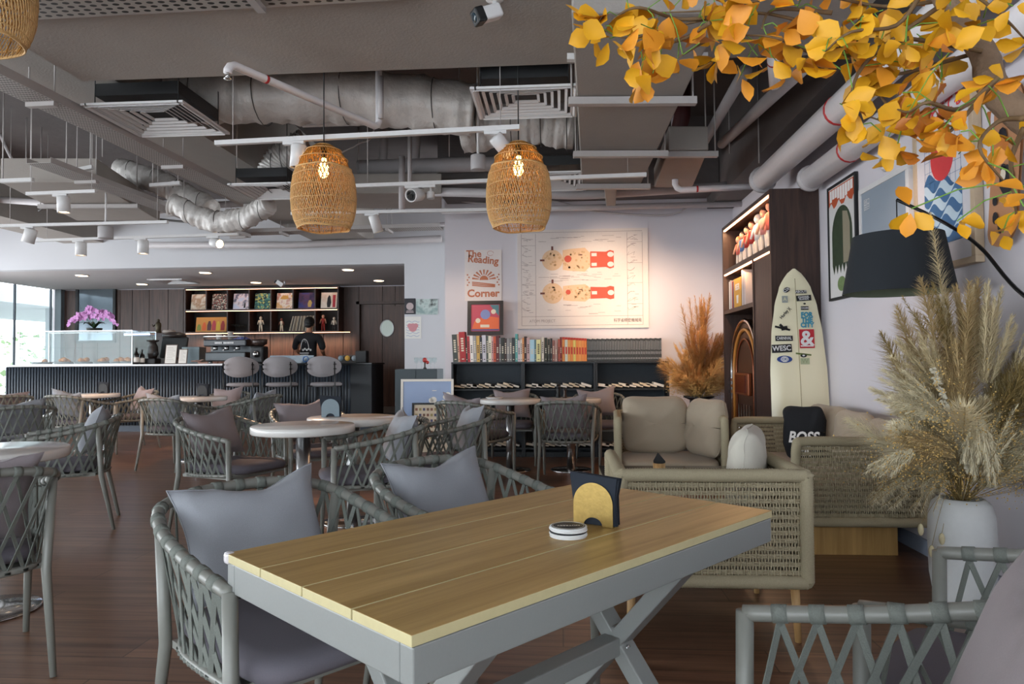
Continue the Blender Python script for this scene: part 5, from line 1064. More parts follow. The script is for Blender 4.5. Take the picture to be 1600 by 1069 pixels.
# books on top: (px left, px right, px top, colour, name, lean)
BK = [(708, 716, 523, '3e4643', 'dark grey', -.05), (716, 719, 522, 'c9a08a', 'pale peach', -.05), (719, 728.5, 519, 'a3262a', 'thick crimson', -.05), (728.5, 731, 527, '2b2826', 'black and white', -.04), (731, 735, 526, 'b0353c', 'red', -.04), (735, 740, 525, 'e6e2e0', 'white', -.03), (740, 745, 525, '9a9a9c', 'grey topped white', -.03),
      (745, 750, 525, 'c9a45a', 'mustard', -.02), (750, 754, 527, '2a2f36', 'dark navy', -.02), (754, 760, 524, 'c4c4d0', 'lilac white', -.02), (760, 763, 525, '4a5652', 'dark green grey', 0), (763, 768, 525, 'd9d6c4', 'ivory', 0), (768, 771, 526, 'c89a9a', 'dusty pink', 0), (771, 775, 526, 'c0563a', 'orange patterned', 0), (775, 780, 525, '5a1f24', 'dark maroon', 0), (780, 783, 528, '6b6d72', 'slate', 0),
      (783, 788, 528, '2b2f2b', 'black and green', 0), (788, 792, 529, '3a2b2a', 'dark brown', 0), (792, 796, 529, '8c8c8e', 'mid grey', 0), (796, 800, 529, '77787a', 'steel grey', 0), (800, 805, 528, '34383a', 'charcoal', 0), (805, 809, 522, '5aa0a0', 'tall teal', 0), (809, 813, 532, 'c9c0c8', 'pale mauve', 0), (813, 816, 530, 'd9cfc6', 'off white', 0), (816, 819, 528, 'd8935a', 'orange topped cream', 0),
      (819, 823, 526, '3a2524', 'dark red black', 0), (823, 828, 528, 'c4a4a4', 'rose', .0), (828, 835, 531, 'a9cfe0', 'sky blue', 0), (835, 838, 531, '5a7a84', 'teal grey', 0), (838, 845, 531, 'e0dca0', 'pale yellow', 0), (846, 850, 527, 'd6d0c4', 'cream', 0), (851, 855, 528, '2c3022', 'black with yellow letters', 0), (856, 859, 530, '30352e', 'olive black', 0), (860, 863, 529, '272a2c', 'black', 0), (863, 867, 532, '8a5a50', 'brown', 0), (867, 871, 532, 'a88a84', 'dull pink', 0), (872, 875, 530, 'b05a48', 'brick red', 0), (875, 878, 527, '7a2420', 'deep red', 0)]
titlem = mat('spine_print', 'd9d2c0', .6)
def book(x0, x1, z0, h, c_, lb, group, lean=0, depth=.17, yy=None, title=True, band=False):
    w_ = max(.006, x1-x0-.0012); o = thing('book', lb, 'book', ((x0+x1)/2, (yy or KY+.03), z0+abs(math.sin(lean))*w_/2), 0, group); o.rotation_euler = (0, lean, 0)
    mm = mat('book_%s' % c_, c_, .55, noise_=(50, .12)); MB().b2((-w_/2, 0, 0), (w_/2, depth, h)).build('cover', mm, o)
    if title:
        mb = MB(); n = 3+int(x0*977) % 4
        for i in range(n): zz = h*(.35+.08*i); mb.b2((-w_*.22, -.0012, zz), (w_*.22, -.0001, zz+h*.05))
        mb.b2((-w_*.2, -.0012, h*.08), (w_*.2, -.0001, h*.11)).build('spine_print', titlem if c_[0] in '0123456789a' else mat('spine_print_dark', '3a3030', .6), o)
    return o
for i, (a, b, ty, c_, nm, ln) in enumerate(BK):
    A = at(a, 560, Y=KY+.03).x; B_ = at(b, 560, Y=KY+.03).x; h = at(a, ty, Y=KY+.03).z-KZ
    nb = BK[i-1][4] if i else None
    book(A, B_, KZ+.0012, h, c_, '%s book standing on the black bookcases%s' % (nm, ', right after the %s one' % nb if nb else ', first at the left end'), 'books standing on the bookcases', ln)
ob = at(878.5, 560, Y=KY+.03).x; oe = at(917, 560, Y=KY+.03).x; n = 9; oc_ = ['d98a4a', 'c9d0c4', 'e0a05a', 'dd8844', 'd8c46a', 'e08a44', 'e39a52', 'de8a46', 'd9823e']
for i in range(n):
    h = at(880, 527+i*.3, Y=KY+.03).z-KZ; bk = book(ob+(oe-ob)*i/n, ob+(oe-ob)*(i+1)/n, KZ+.0012, h, oc_[i], ['first', 'second', 'third', 'fourth', 'fifth', 'sixth', 'seventh', 'eighth', 'last'][i]+' book from the left in the orange set with red tops on the bookcases', 'orange comic set', 0, title=False)
    w_ = (oe-ob)/n-.0012; MB().b2((-w_/2, -.0012, h*.9), (w_/2, -.0001, h)).b2((-w_*.3, -.0012, h*.3), (w_*.3, -.0001, h*.6)).build('red_print', mat('spine_red', 'b8372c', .6), bk)
vb = at(917.5, 560, Y=KY+.03).x; ve = at(1034, 560, Y=KY+.03).x; n = 46
v0 = None
for i in range(n):
    h = at(920, 529.5, Y=KY+.03).z-KZ; w_ = (ve-vb)/n
    if v0 is None:
        v0 = thing('book', 'black spined volume in the long matching set on the right of the bookcases', 'book', (vb+w_/2, KY+.03, KZ+.0012), 0, 'matching black volumes'); MB().b2((-w_/2+.0008, 0, 0), (w_/2-.0008, .14, h)).build('cover', mat('black_spine', '2a3034', .5), v0)
        MB().b2((-w_*.18, -.0012, h*.08), (w_*.18, -.0001, h*.16)).b2((-w_*.12, -.0012, h*.3), (w_*.2, -.0001, h*.42)).b2((-w_*.15, -.0012, h*.5), (w_*.1, -.0001, h*.9)).build('spine_print', mat('spine_print_grey', '9aa0a4', .6), v0)
    else:
        c_ = dup(v0, (vb+w_*(i+.5), KY+.03+.004*math.sin(i*2.2), KZ+.0012)); c_.scale = (1, 1, 1-.012*(i % 3)); c_['label'] = 'black spined volume in the long matching set on the right of the bookcases'
# books lying slanted inside the shelves, page edges to the viewer
for u in range(3):
    for r_, zz in enumerate((zs1, zs2)):
        xs = kx0+uw*u+.03; n = (10, 10, 9)[u]; step = (uw-.13)/n
        for i in range(n):
            L_ = .125; w_ = .026+.006*((i*7+u) % 3); a_ = .12+.012*i+.02*((i*3+u) % 2) if i < n-2 else .26
            o = thing('book', 'book lying with its page edge out, %s in the %s row of the %s bookcase' % (['first', 'second', 'third', 'fourth', 'fifth', 'sixth', 'seventh', 'eighth', 'ninth', 'last'][i if i < n-1 else 9], ['upper', 'lower'][r_], ['left', 'middle', 'right'][u]), 'book', (xs+step*i, KY+.05, zz+.003+w_*.15), 0, 'books lying in the bookcases'); o.rotation_euler = (0, a_*1.1, 0)
            o.location.z += L_*math.sin(a_*1.1)+.001
            cc_ = ['d6c4a8', 'dcd4c4', 'e2ddd4', 'd2c6b2'][(i+u) % 4]
            MB().b2((0, 0, .002), (L_, .17, w_-.002)).build('page_block', mat('pages_%s' % cc_, cc_, .8), o); MB().b2((0, -.002, 0), (L_, .175, .0018)).b2((0, -.002, w_-.0018), (L_, .175, w_)).build('cover', mat('book_cover_dark', '3a3a3e', .6), o)
# box of cards in the right unit
# ---- flat art helper (local: x right, z up, -y towards the viewer)
def rect(mb, x0, z0, x1, z1, d=0): mb.b2((x0, -.0012-d, z0), (x1, -.0004-d, z1)); return mb
def disc(mb, x, z, r_, d=0, n=28, rz=None): mb.prism([(x+r_*math.cos(2*PI*i/n), z+(rz or r_)*math.sin(2*PI*i/n)) for i in range(n)], -.0012-d, -.0004-d); return mb
def line(mb, P, w, d=0):
    for (a, b), (c_, e) in zip(P, P[1:]):
        L_ = math.hypot(c_-a, e-b) or 1; nx, nz = -(e-b)/L_*w/2, (c_-a)/L_*w/2; mb.prism([(a-nx, b-nz), (c_-nx, e-nz), (c_+nx, e+nz), (a+nx, b+nz)], -.0012-d, -.0004-d)
    return mb
def board(name, label, cat, loc, rz, w, h, m, th=.02, tilt=0): 
    t = thing(name, label, cat, loc, rz, tilt=tilt); MB().b2((-w/2, 0, 0), (w/2, th, h)).build('print', m, t); return t
# wide technical poster
a = at(808, 360, Y=RY-.03); b = at(1014, 512, Y=RY-.03); PW_, PH = b.x-a.x, a.z-b.z
m_pp = mat('poster_paper', 'd9cfca', .7); m_line = mat('poster_line', '8f7f7d', .8); m_pr2 = mat('poster_red', 'c4503c', .7); m_pe = mat('poster_peach', 'd9b795', .7); m_br2 = mat('poster_brown', '6e4038', .7); m_pt = mat('poster_tan', 'c9a47c', .7)
t = board('poster', 'wide pale technical poster with two peach and red cutaway machines, lit on the reading wall', 'poster', ((a.x+b.x)/2, RY-.031, b.z), 0, PW_, PH, m_pp, .03)
def PX(f): return -PW_/2+PW_*f
def PZ(f): return PH*(1-f)
mb = MB()
for x_ in (.03, .14, .84, .955): rect(mb, PX(x_), PZ(.97), PX(x_)+.004, PZ(.04))
for z_ in (.03, .88, .97): rect(mb, PX(.03), PZ(z_), PX(.957), PZ(z_)+.004)
for z_ in (.16, .36, .56, .66): rect(mb, PX(.03), PZ(z_), PX(.14), PZ(z_)+.003)
for z_ in (.14, .35, .55, .76): rect(mb, PX(.84), PZ(z_), PX(.955), PZ(z_)+.003)
rr = random.Random(5)
for k in range(60):
    x_ = rr.uniform(.16, .78); z_ = rr.choice((rr.uniform(.06, .14), rr.uniform(.42, .53), rr.uniform(.76, .86))); rect(mb, PX(x_), PZ(z_), PX(min(.83, x_+rr.uniform(.02, .09))), PZ(z_)+.0035)
for k in range(50):
    x_ = rr.choice((rr.uniform(.045, .1), rr.uniform(.86, .91))); z_ = rr.uniform(.07, .86); rect(mb, PX(x_), PZ(z_), PX(x_+rr.uniform(.015, .04)), PZ(z_)+.004)
for k in range(10): z_ = .1+.078*k; line(mb, [(PX(.87)+.05*math.cos(q*1.3+k), PZ(z_)+.025*math.sin(q*2.1+k)) for q in range(5)], .003); line(mb, [(PX(.06)+.04*math.cos(q*1.7+k), PZ(z_)+.025*math.sin(q*1.1+k)) for q in range(5)], .003)
mb.build('printed_lines', m_line, t)
# two generic finned machine cutaways
for (zc, sp) in ((.31, 1), (.645, .72)):
    H2 = PH*.11*sp; mb = MB(); disc(mb, PX(.27), PZ(zc), PH*.105, .0008); mb.build('printed_drum', m_pe, t)
    mb = MB(); mb.prism([(PX(.35), PZ(zc)-H2*.9), (PX(.40), PZ(zc)-H2), (PX(.52), PZ(zc)-H2*1.1), (PX(.56), PZ(zc)-H2*.6), (PX(.56), PZ(zc)+H2*.6), (PX(.52), PZ(zc)+H2*1.1), (PX(.40), PZ(zc)+H2), (PX(.35), PZ(zc)+H2*.9)], -.0022, -.0010); mb.build('printed_body', m_pe, t)
    mb = MB(); rr = random.Random(int(zc*100))
    for k in range(70):
        x_ = rr.uniform(.21, .56); z_ = zc+rr.uniform(-.085, .085)*sp
        if .335 < x_ < .35: continue
        if x_ < .335 and (x_-.27)**2*(PW_/PH)**2+(z_-zc)**2 > .0075: continue
        disc(mb, PX(x_), PZ(z_), rr.uniform(.006, .018), .0016, 8)
    mb.build('printed_gears', m_pt, t)
    mb = MB(); disc(mb, PX(.39), PZ(zc-.01), PH*.035*sp, .0024); mb.prism([(PX(.56), PZ(zc)-H2*.75), (PX(.68), PZ(zc)-H2*.7), (PX(.71), PZ(zc)-H2*.85), (PX(.74), PZ(zc)-H2*.75), (PX(.74), PZ(zc)+H2*.75), (PX(.71), PZ(zc)+H2*.85), (PX(.68), PZ(zc)+H2*.7), (PX(.56), PZ(zc)+H2*.75)], -.0022, -.0010); mb.build('printed_red_block', m_pr2, t)
    mb = MB()
    for s_ in ((-1, 1) if sp == 1 else (0,)): disc(mb, PX(.715), PZ(zc)+s_*H2*.45, PH*.032, .0024, rz=PH*.026); rect(mb, PX(.57), PZ(zc)+s_*H2*.45-.02, PX(.61), PZ(zc)+s_*H2*.45+.02, .0014)
    mb.build('printed_valve', m_pp, t)
    mb = MB(); rect(mb, PX(.175), PZ(zc)-.012, PX(.21), PZ(zc)+.012, .0016); rect(mb, PX(.262), PZ(zc)+PH*.1, PX(.278), PZ(zc)+PH*.14, .0016); rect(mb, PX(.47), PZ(zc)+H2*.4, PX(.50), PZ(zc)+H2*.5, .0016); mb.build('printed_fitting', m_br2, t)
text('lettering', '科学省精密機械局', .052, mat('poster_ink', '3a2c2c', .8), t, (PX(.84), -.0015, PZ(.925)), sx=.82)
text('lettering', 'ATOM PROJECT', .05, mat('poster_ink_faint', 'a39490', .8), t, (PX(.19), -.0015, PZ(.925)), sx=.9)
# The Reading Corner poster
a = at(726, 391, Y=RY-.012); b = at(784, 470, Y=RY-.012); w_, h_ = b.x-a.x, a.z-b.z; m_or = mat('poster_orange', 'b86f50', .7)
t = board('poster', 'pale poster reading The Reading Corner in orange with a rising sun', 'poster', ((a.x+b.x)/2, RY-.012, b.z), 0, w_, h_, mat('poster_paper_pale', 'dcd2cf', .7), .01)
text('lettering', 'The', .12, m_or, t, (-w_*.25, -.001, h_*.92), bold=.003); text('lettering', 'Reading', .125, m_or, t, (-.0, -.001, h_*.80), (PI/2, .10, 0), bold=.0035, sx=.98); text('lettering', 'Corner', .13, m_or, t, (0, -.001, h_*.145), bold=.004, sx=1.02)
mb = MB(); cx_, cz_ = .01, h_*.41; mb.prism([(cx_+.055*math.cos(PI*i/10), cz_+.055*math.sin(PI*i/10)) for i in range(11)], -.0016, -.0004)
for k in range(9): a_ = PI*(k+.5)/9; c_, s_ = math.cos(a_), math.sin(a_); mb.prism([(cx_+c_*.065-s_*.005, cz_+s_*.065+c_*.005), (cx_+c_*.065+s_*.005, cz_+s_*.065-c_*.005), (cx_+c_*.15+s_*.012, cz_+s_*.13-c_*.012), (cx_+c_*.15-s_*.012, cz_+s_*.13+c_*.012)], -.0016, -.0004)
for k in range(3): line(mb, [(-.14, h_*(.37-.03*k)), (0, h_*(.345-.03*k)), (.15, h_*(.315-.02*k))], .014)
for k in range(5):
    for sx in (-1, 1): rect(mb, sx*(w_/2-.035)-.009+(.018 if k % 2 else 0)*sx*-1, h_*(.30+.05*k), sx*(w_/2-.035)+.009+(.018 if k % 2 else 0)*sx*-1, h_*(.30+.05*k)+.018)
line(mb, [(w_*.2+.04*math.cos(q*.7), h_*.93+.03*math.sin(q*.7)) for q in range(9)], .004); mb.build('printed_art', m_or, t)
# framed square picture on the books
a = at(731, 471, Y=KY+.16); b = at(787, 524, Y=KY+.16); w_, h_ = b.x-a.x, a.z-b.z
t = thing('framed_picture', 'black framed square picture in red and orange, standing on the books', 'picture', ((a.x+b.x)/2, KY+.09, b.z+.004), 0, tilt=-.12)
fw_ = .045
MB().b2((-w_/2, -.01, 0), (w_/2, .012, fw_)).b2((-w_/2, -.01, h_-fw_), (w_/2, .012, h_)).b2((-w_/2, -.01, fw_), (-w_/2+fw_, .012, h_-fw_)).b2((w_/2-fw_, -.01, fw_), (w_/2, .012, h_-fw_)).build('frame', m_dk, t)
MB().b2((-w_/2+fw_, .0, fw_), (w_/2-fw_, .01, h_-fw_)).build('art_print', mat('art_rose', 'b8455a', .5), t)
mb = MB(); mb.prism([(-w_*.38, h_*.15), (w_*.38, h_*.15), (w_*.38, h_*.5), (0, h_*.56), (-w_*.3, h_*.4)], -.0012, -.0002); mb.build('printed_shape', mat('art_orange', 'd8663a', .5), t)
mb = MB(); mb.prism([(w_*.12, h_*.88), (w_*.38, h_*.88), (w_*.38, h_*.55)], -.0014, -.0003); mb.build('printed_shape', mat('art_teal', '4a7a84', .5), t)
mb = MB(); disc(mb, 0, h_*.6, .06, .0004); mb.build('printed_shape', mat('art_blue', '7a86b8', .5), t)
mb = MB(); disc(mb, -.09, h_*.42, .03, .001); disc(mb, .1, h_*.68, .03, .001); rect(mb, -.06, h_*.22, .05, h_*.3, .001); mb.build('printed_shape', m_cream, t); mb = MB(); rect(mb, -w_*.38, h_*.13, w_*.38, h_*.17, .0004); mb.build('printed_shape', mat('art_indigo', '3f4a80', .5), t)
# ---- strip wall posters and things left of the bookcases
def strip_poster(x0, y0, x1, y1, lb, m, art=None, Yp=AY-.012):
    a = at(x0, y0, Y=Yp); b = at(x1, y1, Y=Yp); t = board('poster', lb, 'poster', ((a.x+b.x)/2, Yp, b.z), 0, b.x-a.x, a.z-b.z, m, .01)
    if art: art(t, b.x-a.x, a.z-b.z)
    return t
def art_a(t, w, h):
    mb = MB(); disc(mb, 0, h*.5, .06); rect(mb, -w*.35, h*.1, w*.35, h*.16); rect(mb, -w*.3, h*.2, w*.3, h*.24); mb.build('printed_art', mat('dusty_white_print', 'b9a8a8', .7), t)
strip_poster(632, 466.5, 649, 491, 'small black poster with a pale emblem on the white strip wall', mat('poster_black', '26242a', .6), art_a)
strip_poster(650, 467.5, 684, 491.5, 'grey green photo poster beside the small black poster', mottled('photo_art', ['9fb3b0', '7f9694', 'b9c6c2', '222826'], 4, .4, 'noise'))
def art_b(t, w, h):
    mb = MB()
    for k in range(6): line(mb, [(-w*.4+w*.1*q, h*(.12+.13*k)+.012*math.sin(q*1.7+k)) for q in range(9)], .008)
    mb.build('printed_scribble', mat('scribble_blue', '9aa6c0', .7), t); mb = MB(); disc(mb, 0, h*.5, .07, .0005); disc(mb, -.05, h*.58, .04, .0006); disc(mb, .05, h*.58, .04, .0006); mb.build('printed_heart', mat('heart_pink', 'c98a90', .7), t)
strip_poster(632, 495, 658, 529, 'white hand drawn sheet with a pink heart under the small black poster', m_paper, art_b)
# grey cabinet with glasses, framed prints leaning
cx_ = at(617, 600, Y=9.35).x; cx2 = at(683, 600, Y=9.35).x; cz_ = at(650, 577, Y=9.35).z
t = thing('side_cabinet', 'dark blue grey cabinet standing against the end of the reading wall', 'cabinet', ((cx_+cx2)/2, 9.6, 0)); w_ = (cx2-cx_)/2
MB().b2((-w_, -.25, 0), (w_, .25, cz_)).build('body', mat('cabinet_grey_blue', '3c474d', .6), t, bevel=.004); MB().b2((-w_+.01, -.262, .06), (-.004, -.251, cz_-.02)).build('door', mat('cabinet_grey_blue', '3c474d', .6), t); MB().b2((.004, -.262, .06), (w_-.01, -.251, cz_-.02)).build('door', mat('cabinet_grey_blue', '3c474d', .6), t)
for k in range(5): wineglass(at(652+7*k, 575, Y=9.6).x, 9.55+.04*(k % 2), cz_+.001, ['first', 'second', 'third', 'fourth', 'fifth'][k]+' clear glass from the left on the grey blue cabinet', 1.0)['group'] = 'glasses on the grey blue cabinet'
t = thing('small_ornament', 'small red and white ornament on the grey blue cabinet', 'ornament', (at(665, 570, Y=9.5).x, 9.45, cz_+.001)); MB().lathe([(0, 0), (.03, 0), (.01, .03), (.01, .09), (.0, .1)], 12).build('stand', m_dk, t); MB().ball((0, 0, .12), .035, 10).ball((.035, 0, .09), .025, 8).build('red_top', m_redp, t)
YF = 8.15; a = at(625, 590, Y=YF); b = at(708, 655, Y=YF); w_ = b.x-a.x; h_ = a.z-.02
t = thing('framed_picture', 'large white framed blue sky picture leaning left of the bookcases', 'picture', ((a.x+b.x)/2, YF, 0), 0, tilt=-.06); fw_ = .028
MB().b2((-w_/2, -.012, 0), (w_/2, .012, fw_)).b2((-w_/2, -.012, h_-fw_), (w_/2, .012, h_)).b2((-w_/2, -.012, fw_), (-w_/2+fw_, .012, h_-fw_)).b2((w_/2-fw_, -.012, fw_), (w_/2, .012, h_-fw_)).build('frame', m_paper, t)
MB().b2((-w_/2+fw_, .0, fw_), (w_/2-fw_, .01, h_-fw_)).build('sky_print', mat('sky_print', '6f86b0', .25, noise_=(2, .15)), t)
mb = MB(); 
for k in range(9): disc(mb, .02+.028*k, h_-.30+.06*math.sin(k*1.0)+(.05 if k > 5 else 0), .022+.008*(k % 3), .0003, 12)
rect(mb, .06, h_-.14, .11, h_-.132); mb.build('printed_cloud', m_paper, t)
YG = 7.98; a = at(643, 627, Y=YG); b = at(706, 690, Y=YG); w_ = b.x-a.x; h_ = a.z-.02
t = thing('framed_picture', 'small black framed sheet of tiny pictures in front of the blue sky picture', 'picture', ((a.x+b.x)/2, YG, 0), 0, tilt=-.05); fw_ = .022
MB().b2((-w_/2, -.012, 0), (w_/2, .012, fw_)).b2((-w_/2, -.012, h_-fw_), (w_/2, .012, h_)).b2((-w_/2, -.012, fw_), (-w_/2+fw_, .012, h_-fw_)).b2((w_/2-fw_, -.012, fw_), (w_/2, .012, h_-fw_)).build('frame', m_black, t); MB().b2((-w_/2+fw_, .0, fw_), (w_/2-fw_, .01, h_-fw_)).build('sheet', mat('cream_sheet', 'cfc0a8', .5), t)
cols_ = ['7a5040', '9a8a5a', '4a4a6a', '6a4a3a']
for q in range(4):
    mb = MB()
    for r_ in range(6):
        for c_ in range(9):
            if (r_*9+c_) % 4 == q: rect(mb, -w_*.42+c_*w_*.095, h_-.09-r_*.065, -w_*.42+c_*w_*.095+w_*.06, h_-.06-r_*.065)
    mb.build('printed_pictures', mat('tiny_print_%s' % cols_[q], cols_[q], .6), t)
# ---- pampas planter in the far corner
def dried(name, loc, label, scale, palette, seed, pot, H_=1.0, spread=.5, n_pl=16, extras=True, hang=True, dens=1.0):
    t = thing(name, label, 'dried flowers', loc); rr = random.Random(seed); pot(t)
    z0 = t['pot_top']; del t['pot_top']
    stems = MB()
    for q, (n_, L0, L1, sp, thick, mname) in enumerate(palette):
        mb = MB()
        for k in range(n_):
            az = rr.uniform(0, 2*PI); tl = sp*math.sqrt(rr.random())*1.0; L_ = rr.uniform(L0, L1)*H_; d_ = Vector((math.cos(az)*math.sin(tl), math.sin(az)*math.sin(tl)*.85, math.cos(tl))); bend = Vector((math.cos(az), math.sin(az), -.5*max(0, tl)))*L_*.18*(.3+tl)
            P = [Vector((0, 0, z0-.05))+d_*L_*s_+bend*s_*s_ for s_ in [i/10 for i in range(11)]]
            stems.tube([p for p in P[::2]], .0022, 4, caps=False)
            m0 = 3; NS = int(300*dens)
            for i in range(NS):
                f = m0/10+(1-m0/10)*(i/NS); kk = min(9, int(f*10)); p = P[kk].lerp(P[kk+1], f*10-kk); tg = (P[kk+1]-P[kk]).normalized()
                env = math.sin(PI*min(1, (f-m0/10)/(1-m0/10)*.86+.1))**.8; a_ = rr.uniform(0, 2*PI); e1 = tg.orthogonal().normalized(); e2 = tg.cross(e1); out = e1*math.cos(a_)+e2*math.sin(a_)
                ln = thick*env*rr.uniform(.7, 1.25); q1 = p+(out*.75+tg*.55)*ln*.6; q2 = p+(out*.9+tg*.95)*ln+Vector((0, 0, -.25*ln)); sd = tg.cross(out).normalized()*.0012*rr.uniform(.6, 1.5)
                mb.add([p-sd, p+sd, q1+sd, q1-sd, q2], [(0, 1, 2, 3), (3, 2, 4)])
        mb.build('plume', mat(mname[0], mname[1], .9, noise_=(20, .2)), t)
    stems.build('stem', mat('dry_stem', 'a08a58', .8), t)
    if extras:
        mb = MB(); sp_ = MB()
        for k in range(70):
            az = rr.uniform(0, 2*PI); tl = rr.uniform(.15, 1.35); L_ = rr.uniform(.25, .50)*H_; d_ = Vector((math.cos(az)*math.sin(tl), math.sin(az)*math.sin(tl), math.cos(tl))); base = Vector((0, 0, z0-.02)); tip = base+d_*L_
            sp_.tube([base, base+d_*L_*.6, tip], .0011, 3, caps=False)
            for i in range(26):
                p = base+d_*L_*rr.uniform(.5, 1.05)+Vector((rr.gauss(0, 1), rr.gauss(0, 1), rr.gauss(0, 1)))*.028*H_; s_ = rr.uniform(.0018, .004)*scale
                mb.add([p+Vector(v)*s_ for v in ((1, 0, 0), (-1, 0, 0), (0, 1, 0), (0, -1, 0), (0, 0, 1), (0, 0, -1))], [(0, 2, 4), (2, 1, 4), (1, 3, 4), (3, 0, 4), (2, 0, 5), (1, 2, 5), (3, 1, 5), (0, 3, 5)])
        mb.build('tiny_blossoms', mat('dry_blossom', 'bd9f63', .85, noise_=(30, .3)), t); sp_.build('twigs', mat('dry_twig', '8f7648', .85), t)
    return t
def pot_black(t):
    MB().lathe([(0, 0), (.12, 0), (.15, .3), (.09, .5), (.10, .7), (.17, .73), (.165, .745), (.10, .72), (.0, .68)], 28).build('vase', mat('black_ceramic', '15161a', .3), t); t['pot_top'] = .72
gold1 = ('amber_plume', 'c08c50'); gold2 = ('brown_plume', 'a5713e'); gold3 = ('honey_plume', 'cfa468')
pp = at(1093, 640, Y=7.95)
pa_ = dried('pampas_arrangement', (pp.x, 7.98, 0), 'amber pampas arrangement in a black vase in the corner right of the bookcases', 1.6, [(7, .95, 1.28, .13, .13, gold1), (14, .65, .95, .34, .14, gold2), (34, .30, .62, .78, .14, gold3)], 4, pot_black, 1.0, dens=1.2)
# ---- tall shelf on the right wall
sx0, sx1 = 1.72, RX-.003; sy0, sy1 = 5.86, 7.58; SZ = 2.54
T_ = .035
t = thing('tall_shelf', 'tall dark walnut shelf with warm light strips on the right wall', 'shelf', ((sx0+sx1)/2, (sy0+sy1)/2, 0)); ox_, oy_ = t.location.x, t.location.y
def lb2(mb, lo, hi): return mb.b2((lo[0]-ox_, lo[1]-oy_, lo[2]), (hi[0]-ox_, hi[1]-oy_, hi[2]))
z1 = at(1165, 404, X=sx0).z; z2 = at(1131, 486, X=sx0).z; ym = at(1175, 440, X=sx0).y
lb2(MB(), (sx0, sy0, 0), (sx1, sy0+T_, SZ)).build('side_panel', m_darkw, t); lb2(MB(), (sx0, sy1-T_, 0), (sx1, sy1, SZ)).build('side_panel', m_darkw, t)
lb2(MB(), (sx0, sy0+T_, SZ-.035), (sx1, sy1-T_, SZ)).build('top_board', m_darkw, t); lb2(MB(), (sx1-.02, sy0+T_, 0), (sx1, sy1-T_, SZ-.036)).build('back_panel', m_darkw, t)
lb2(MB(), (sx0+.002, sy0+T_, z1-.045), (sx1-.021, sy1-T_, z1)).build('shelf_board', m_darkw, t); lb2(MB(), (sx0+.002, ym, z2-.04), (sx1-.021, sy1-T_, z2)).build('shelf_board', m_darkw, t)
lb2(MB(), (sx0+.002, ym-.035, 0), (sx1-.021, ym, z1-.046)).build('divider', m_darkw, t); lb2(MB(), (sx0+.01, sy0+T_, 0), (sx0+.03, ym-.036, z1-.046)).build('door_panel', m_darkw, t)
for (y_a, y_b, z_) in ((sy0+T_+.02, sy1-T_-.02, SZ-.036), (ym+.01, sy1-T_-.02, z1-.046), (sy0+T_+.02, ym-.05, z1-.046)): lb2(MB(), (sx0+.004, y_a, z_-.014), (sx0+.02, y_b, z_)).build('light_strip', m_led, t)
lb2(MB(), (1.86, sy0+.1, SZ-.09), (1.88, sy1-.1, SZ-.037)) if False else None
area('shelf_strip_light', (sx0+.04, (sy0+sy1)/2, SZ-.055), (0, .5, 0), .02, 1.55, 9, (1, .6, .32)); area('shelf_strip_light_low', (sx0+.04, (ym+sy1)/2, z1-.065), (0, .5, 0), .02, .8, 4, (1, .6, .32))
# figurines on it
FG = [(7.36, 'ginger haired', 'd9793a', 'd86a5a'), (7.20, 'dark haired blue dressed', '2a1c1c', '5a78a8'), (7.02, 'dark haired red dressed', '2a1c1c', 'b83428'), (6.84, 'brown haired red dressed', '5a2c20', 'a83430'), (6.64, 'white furred', 'e6e0dc', 'e6e0dc'), (6.44, 'dark haired pink dressed', '2a1c1c', 'd88a80'), (6.25, 'black haired coral dressed', '181414', 'd0604a')]
for k, (yy, nm, hc_, bc) in enumerate(FG):
    figurine(sx0+.12, yy, z1+.001, .33+.02*k, '%s small figurine on the top board of the tall shelf' % nm, mat('fig_%s' % bc, bc, .5), m_fig if k != 4 else mat('fig_%s' % bc, bc, .5), -PI/2+.4, .9, 'figurines on the tall shelf', mat('figh_%s' % hc_, hc_, .5), legs=mat('fig_white', 'd9cfc6', .5))
BK2 = [(7.50, .035, .30, 'd8d4d0', 'white'), (7.46, .03, .31, '8c8c92', 'grey'), (7.42, .03, .29, 'c0c4c8', 'pale grey'), (7.38, .04, .29, '8a3a30', 'red brown'), (7.33, .03, .28, '3a4a70', 'blue')]
for yy, w_, h_, c_, nm in BK2: tag(MB().b2((0, -w_/2, 0), (.2, w_/2, h_)).build('book', mat('book_%s' % c_, c_, .55), loc=(sx0+.05, yy, z2+.001)), '%s book standing upright in the small lit compartment of the tall shelf' % nm, 'book', 'books in the tall shelf')
t = thing('book', 'mustard yellow cookbook facing outwards in the small lit compartment of the tall shelf', 'book', (sx0+.05, 7.17, z2+.001)); MB().b2((0, -.14, 0), (.04, .14, .30)).build('cover', mat('mustard_cover', 'c9962a', .5), t)
text('lettering', 'BEER', .085, m_paper, t, (-.001, .0, .21), (PI/2, 0, -PI/2), sx=.9, bold=.002); mb = MB(); mb.M = Matrix.Rotation(-PI/2, 4, 'Z'); mb.prism([(-.03, .05), (.03, .05), (.04, .13), (-.04, .13)], -.0015, -.0001); mb.build('printed_glass', m_paper, t)
for k, yy in enumerate((6.98, 6.93, 6.88)): tag(MB().b2((0, -.022, 0), (.2, .022, .36-.02*k)).build('book', mat('book_pale_%d' % k, ['b9b4b4', 'a8a0a4', 'c4bcbc'][k], .55), loc=(sx0+.05, yy, z2+.001)), ['tallest', 'second tallest', 'shortest'][k]+' pale tall book right of the yellow one in the tall shelf', 'book', 'pale books in the tall shelf')
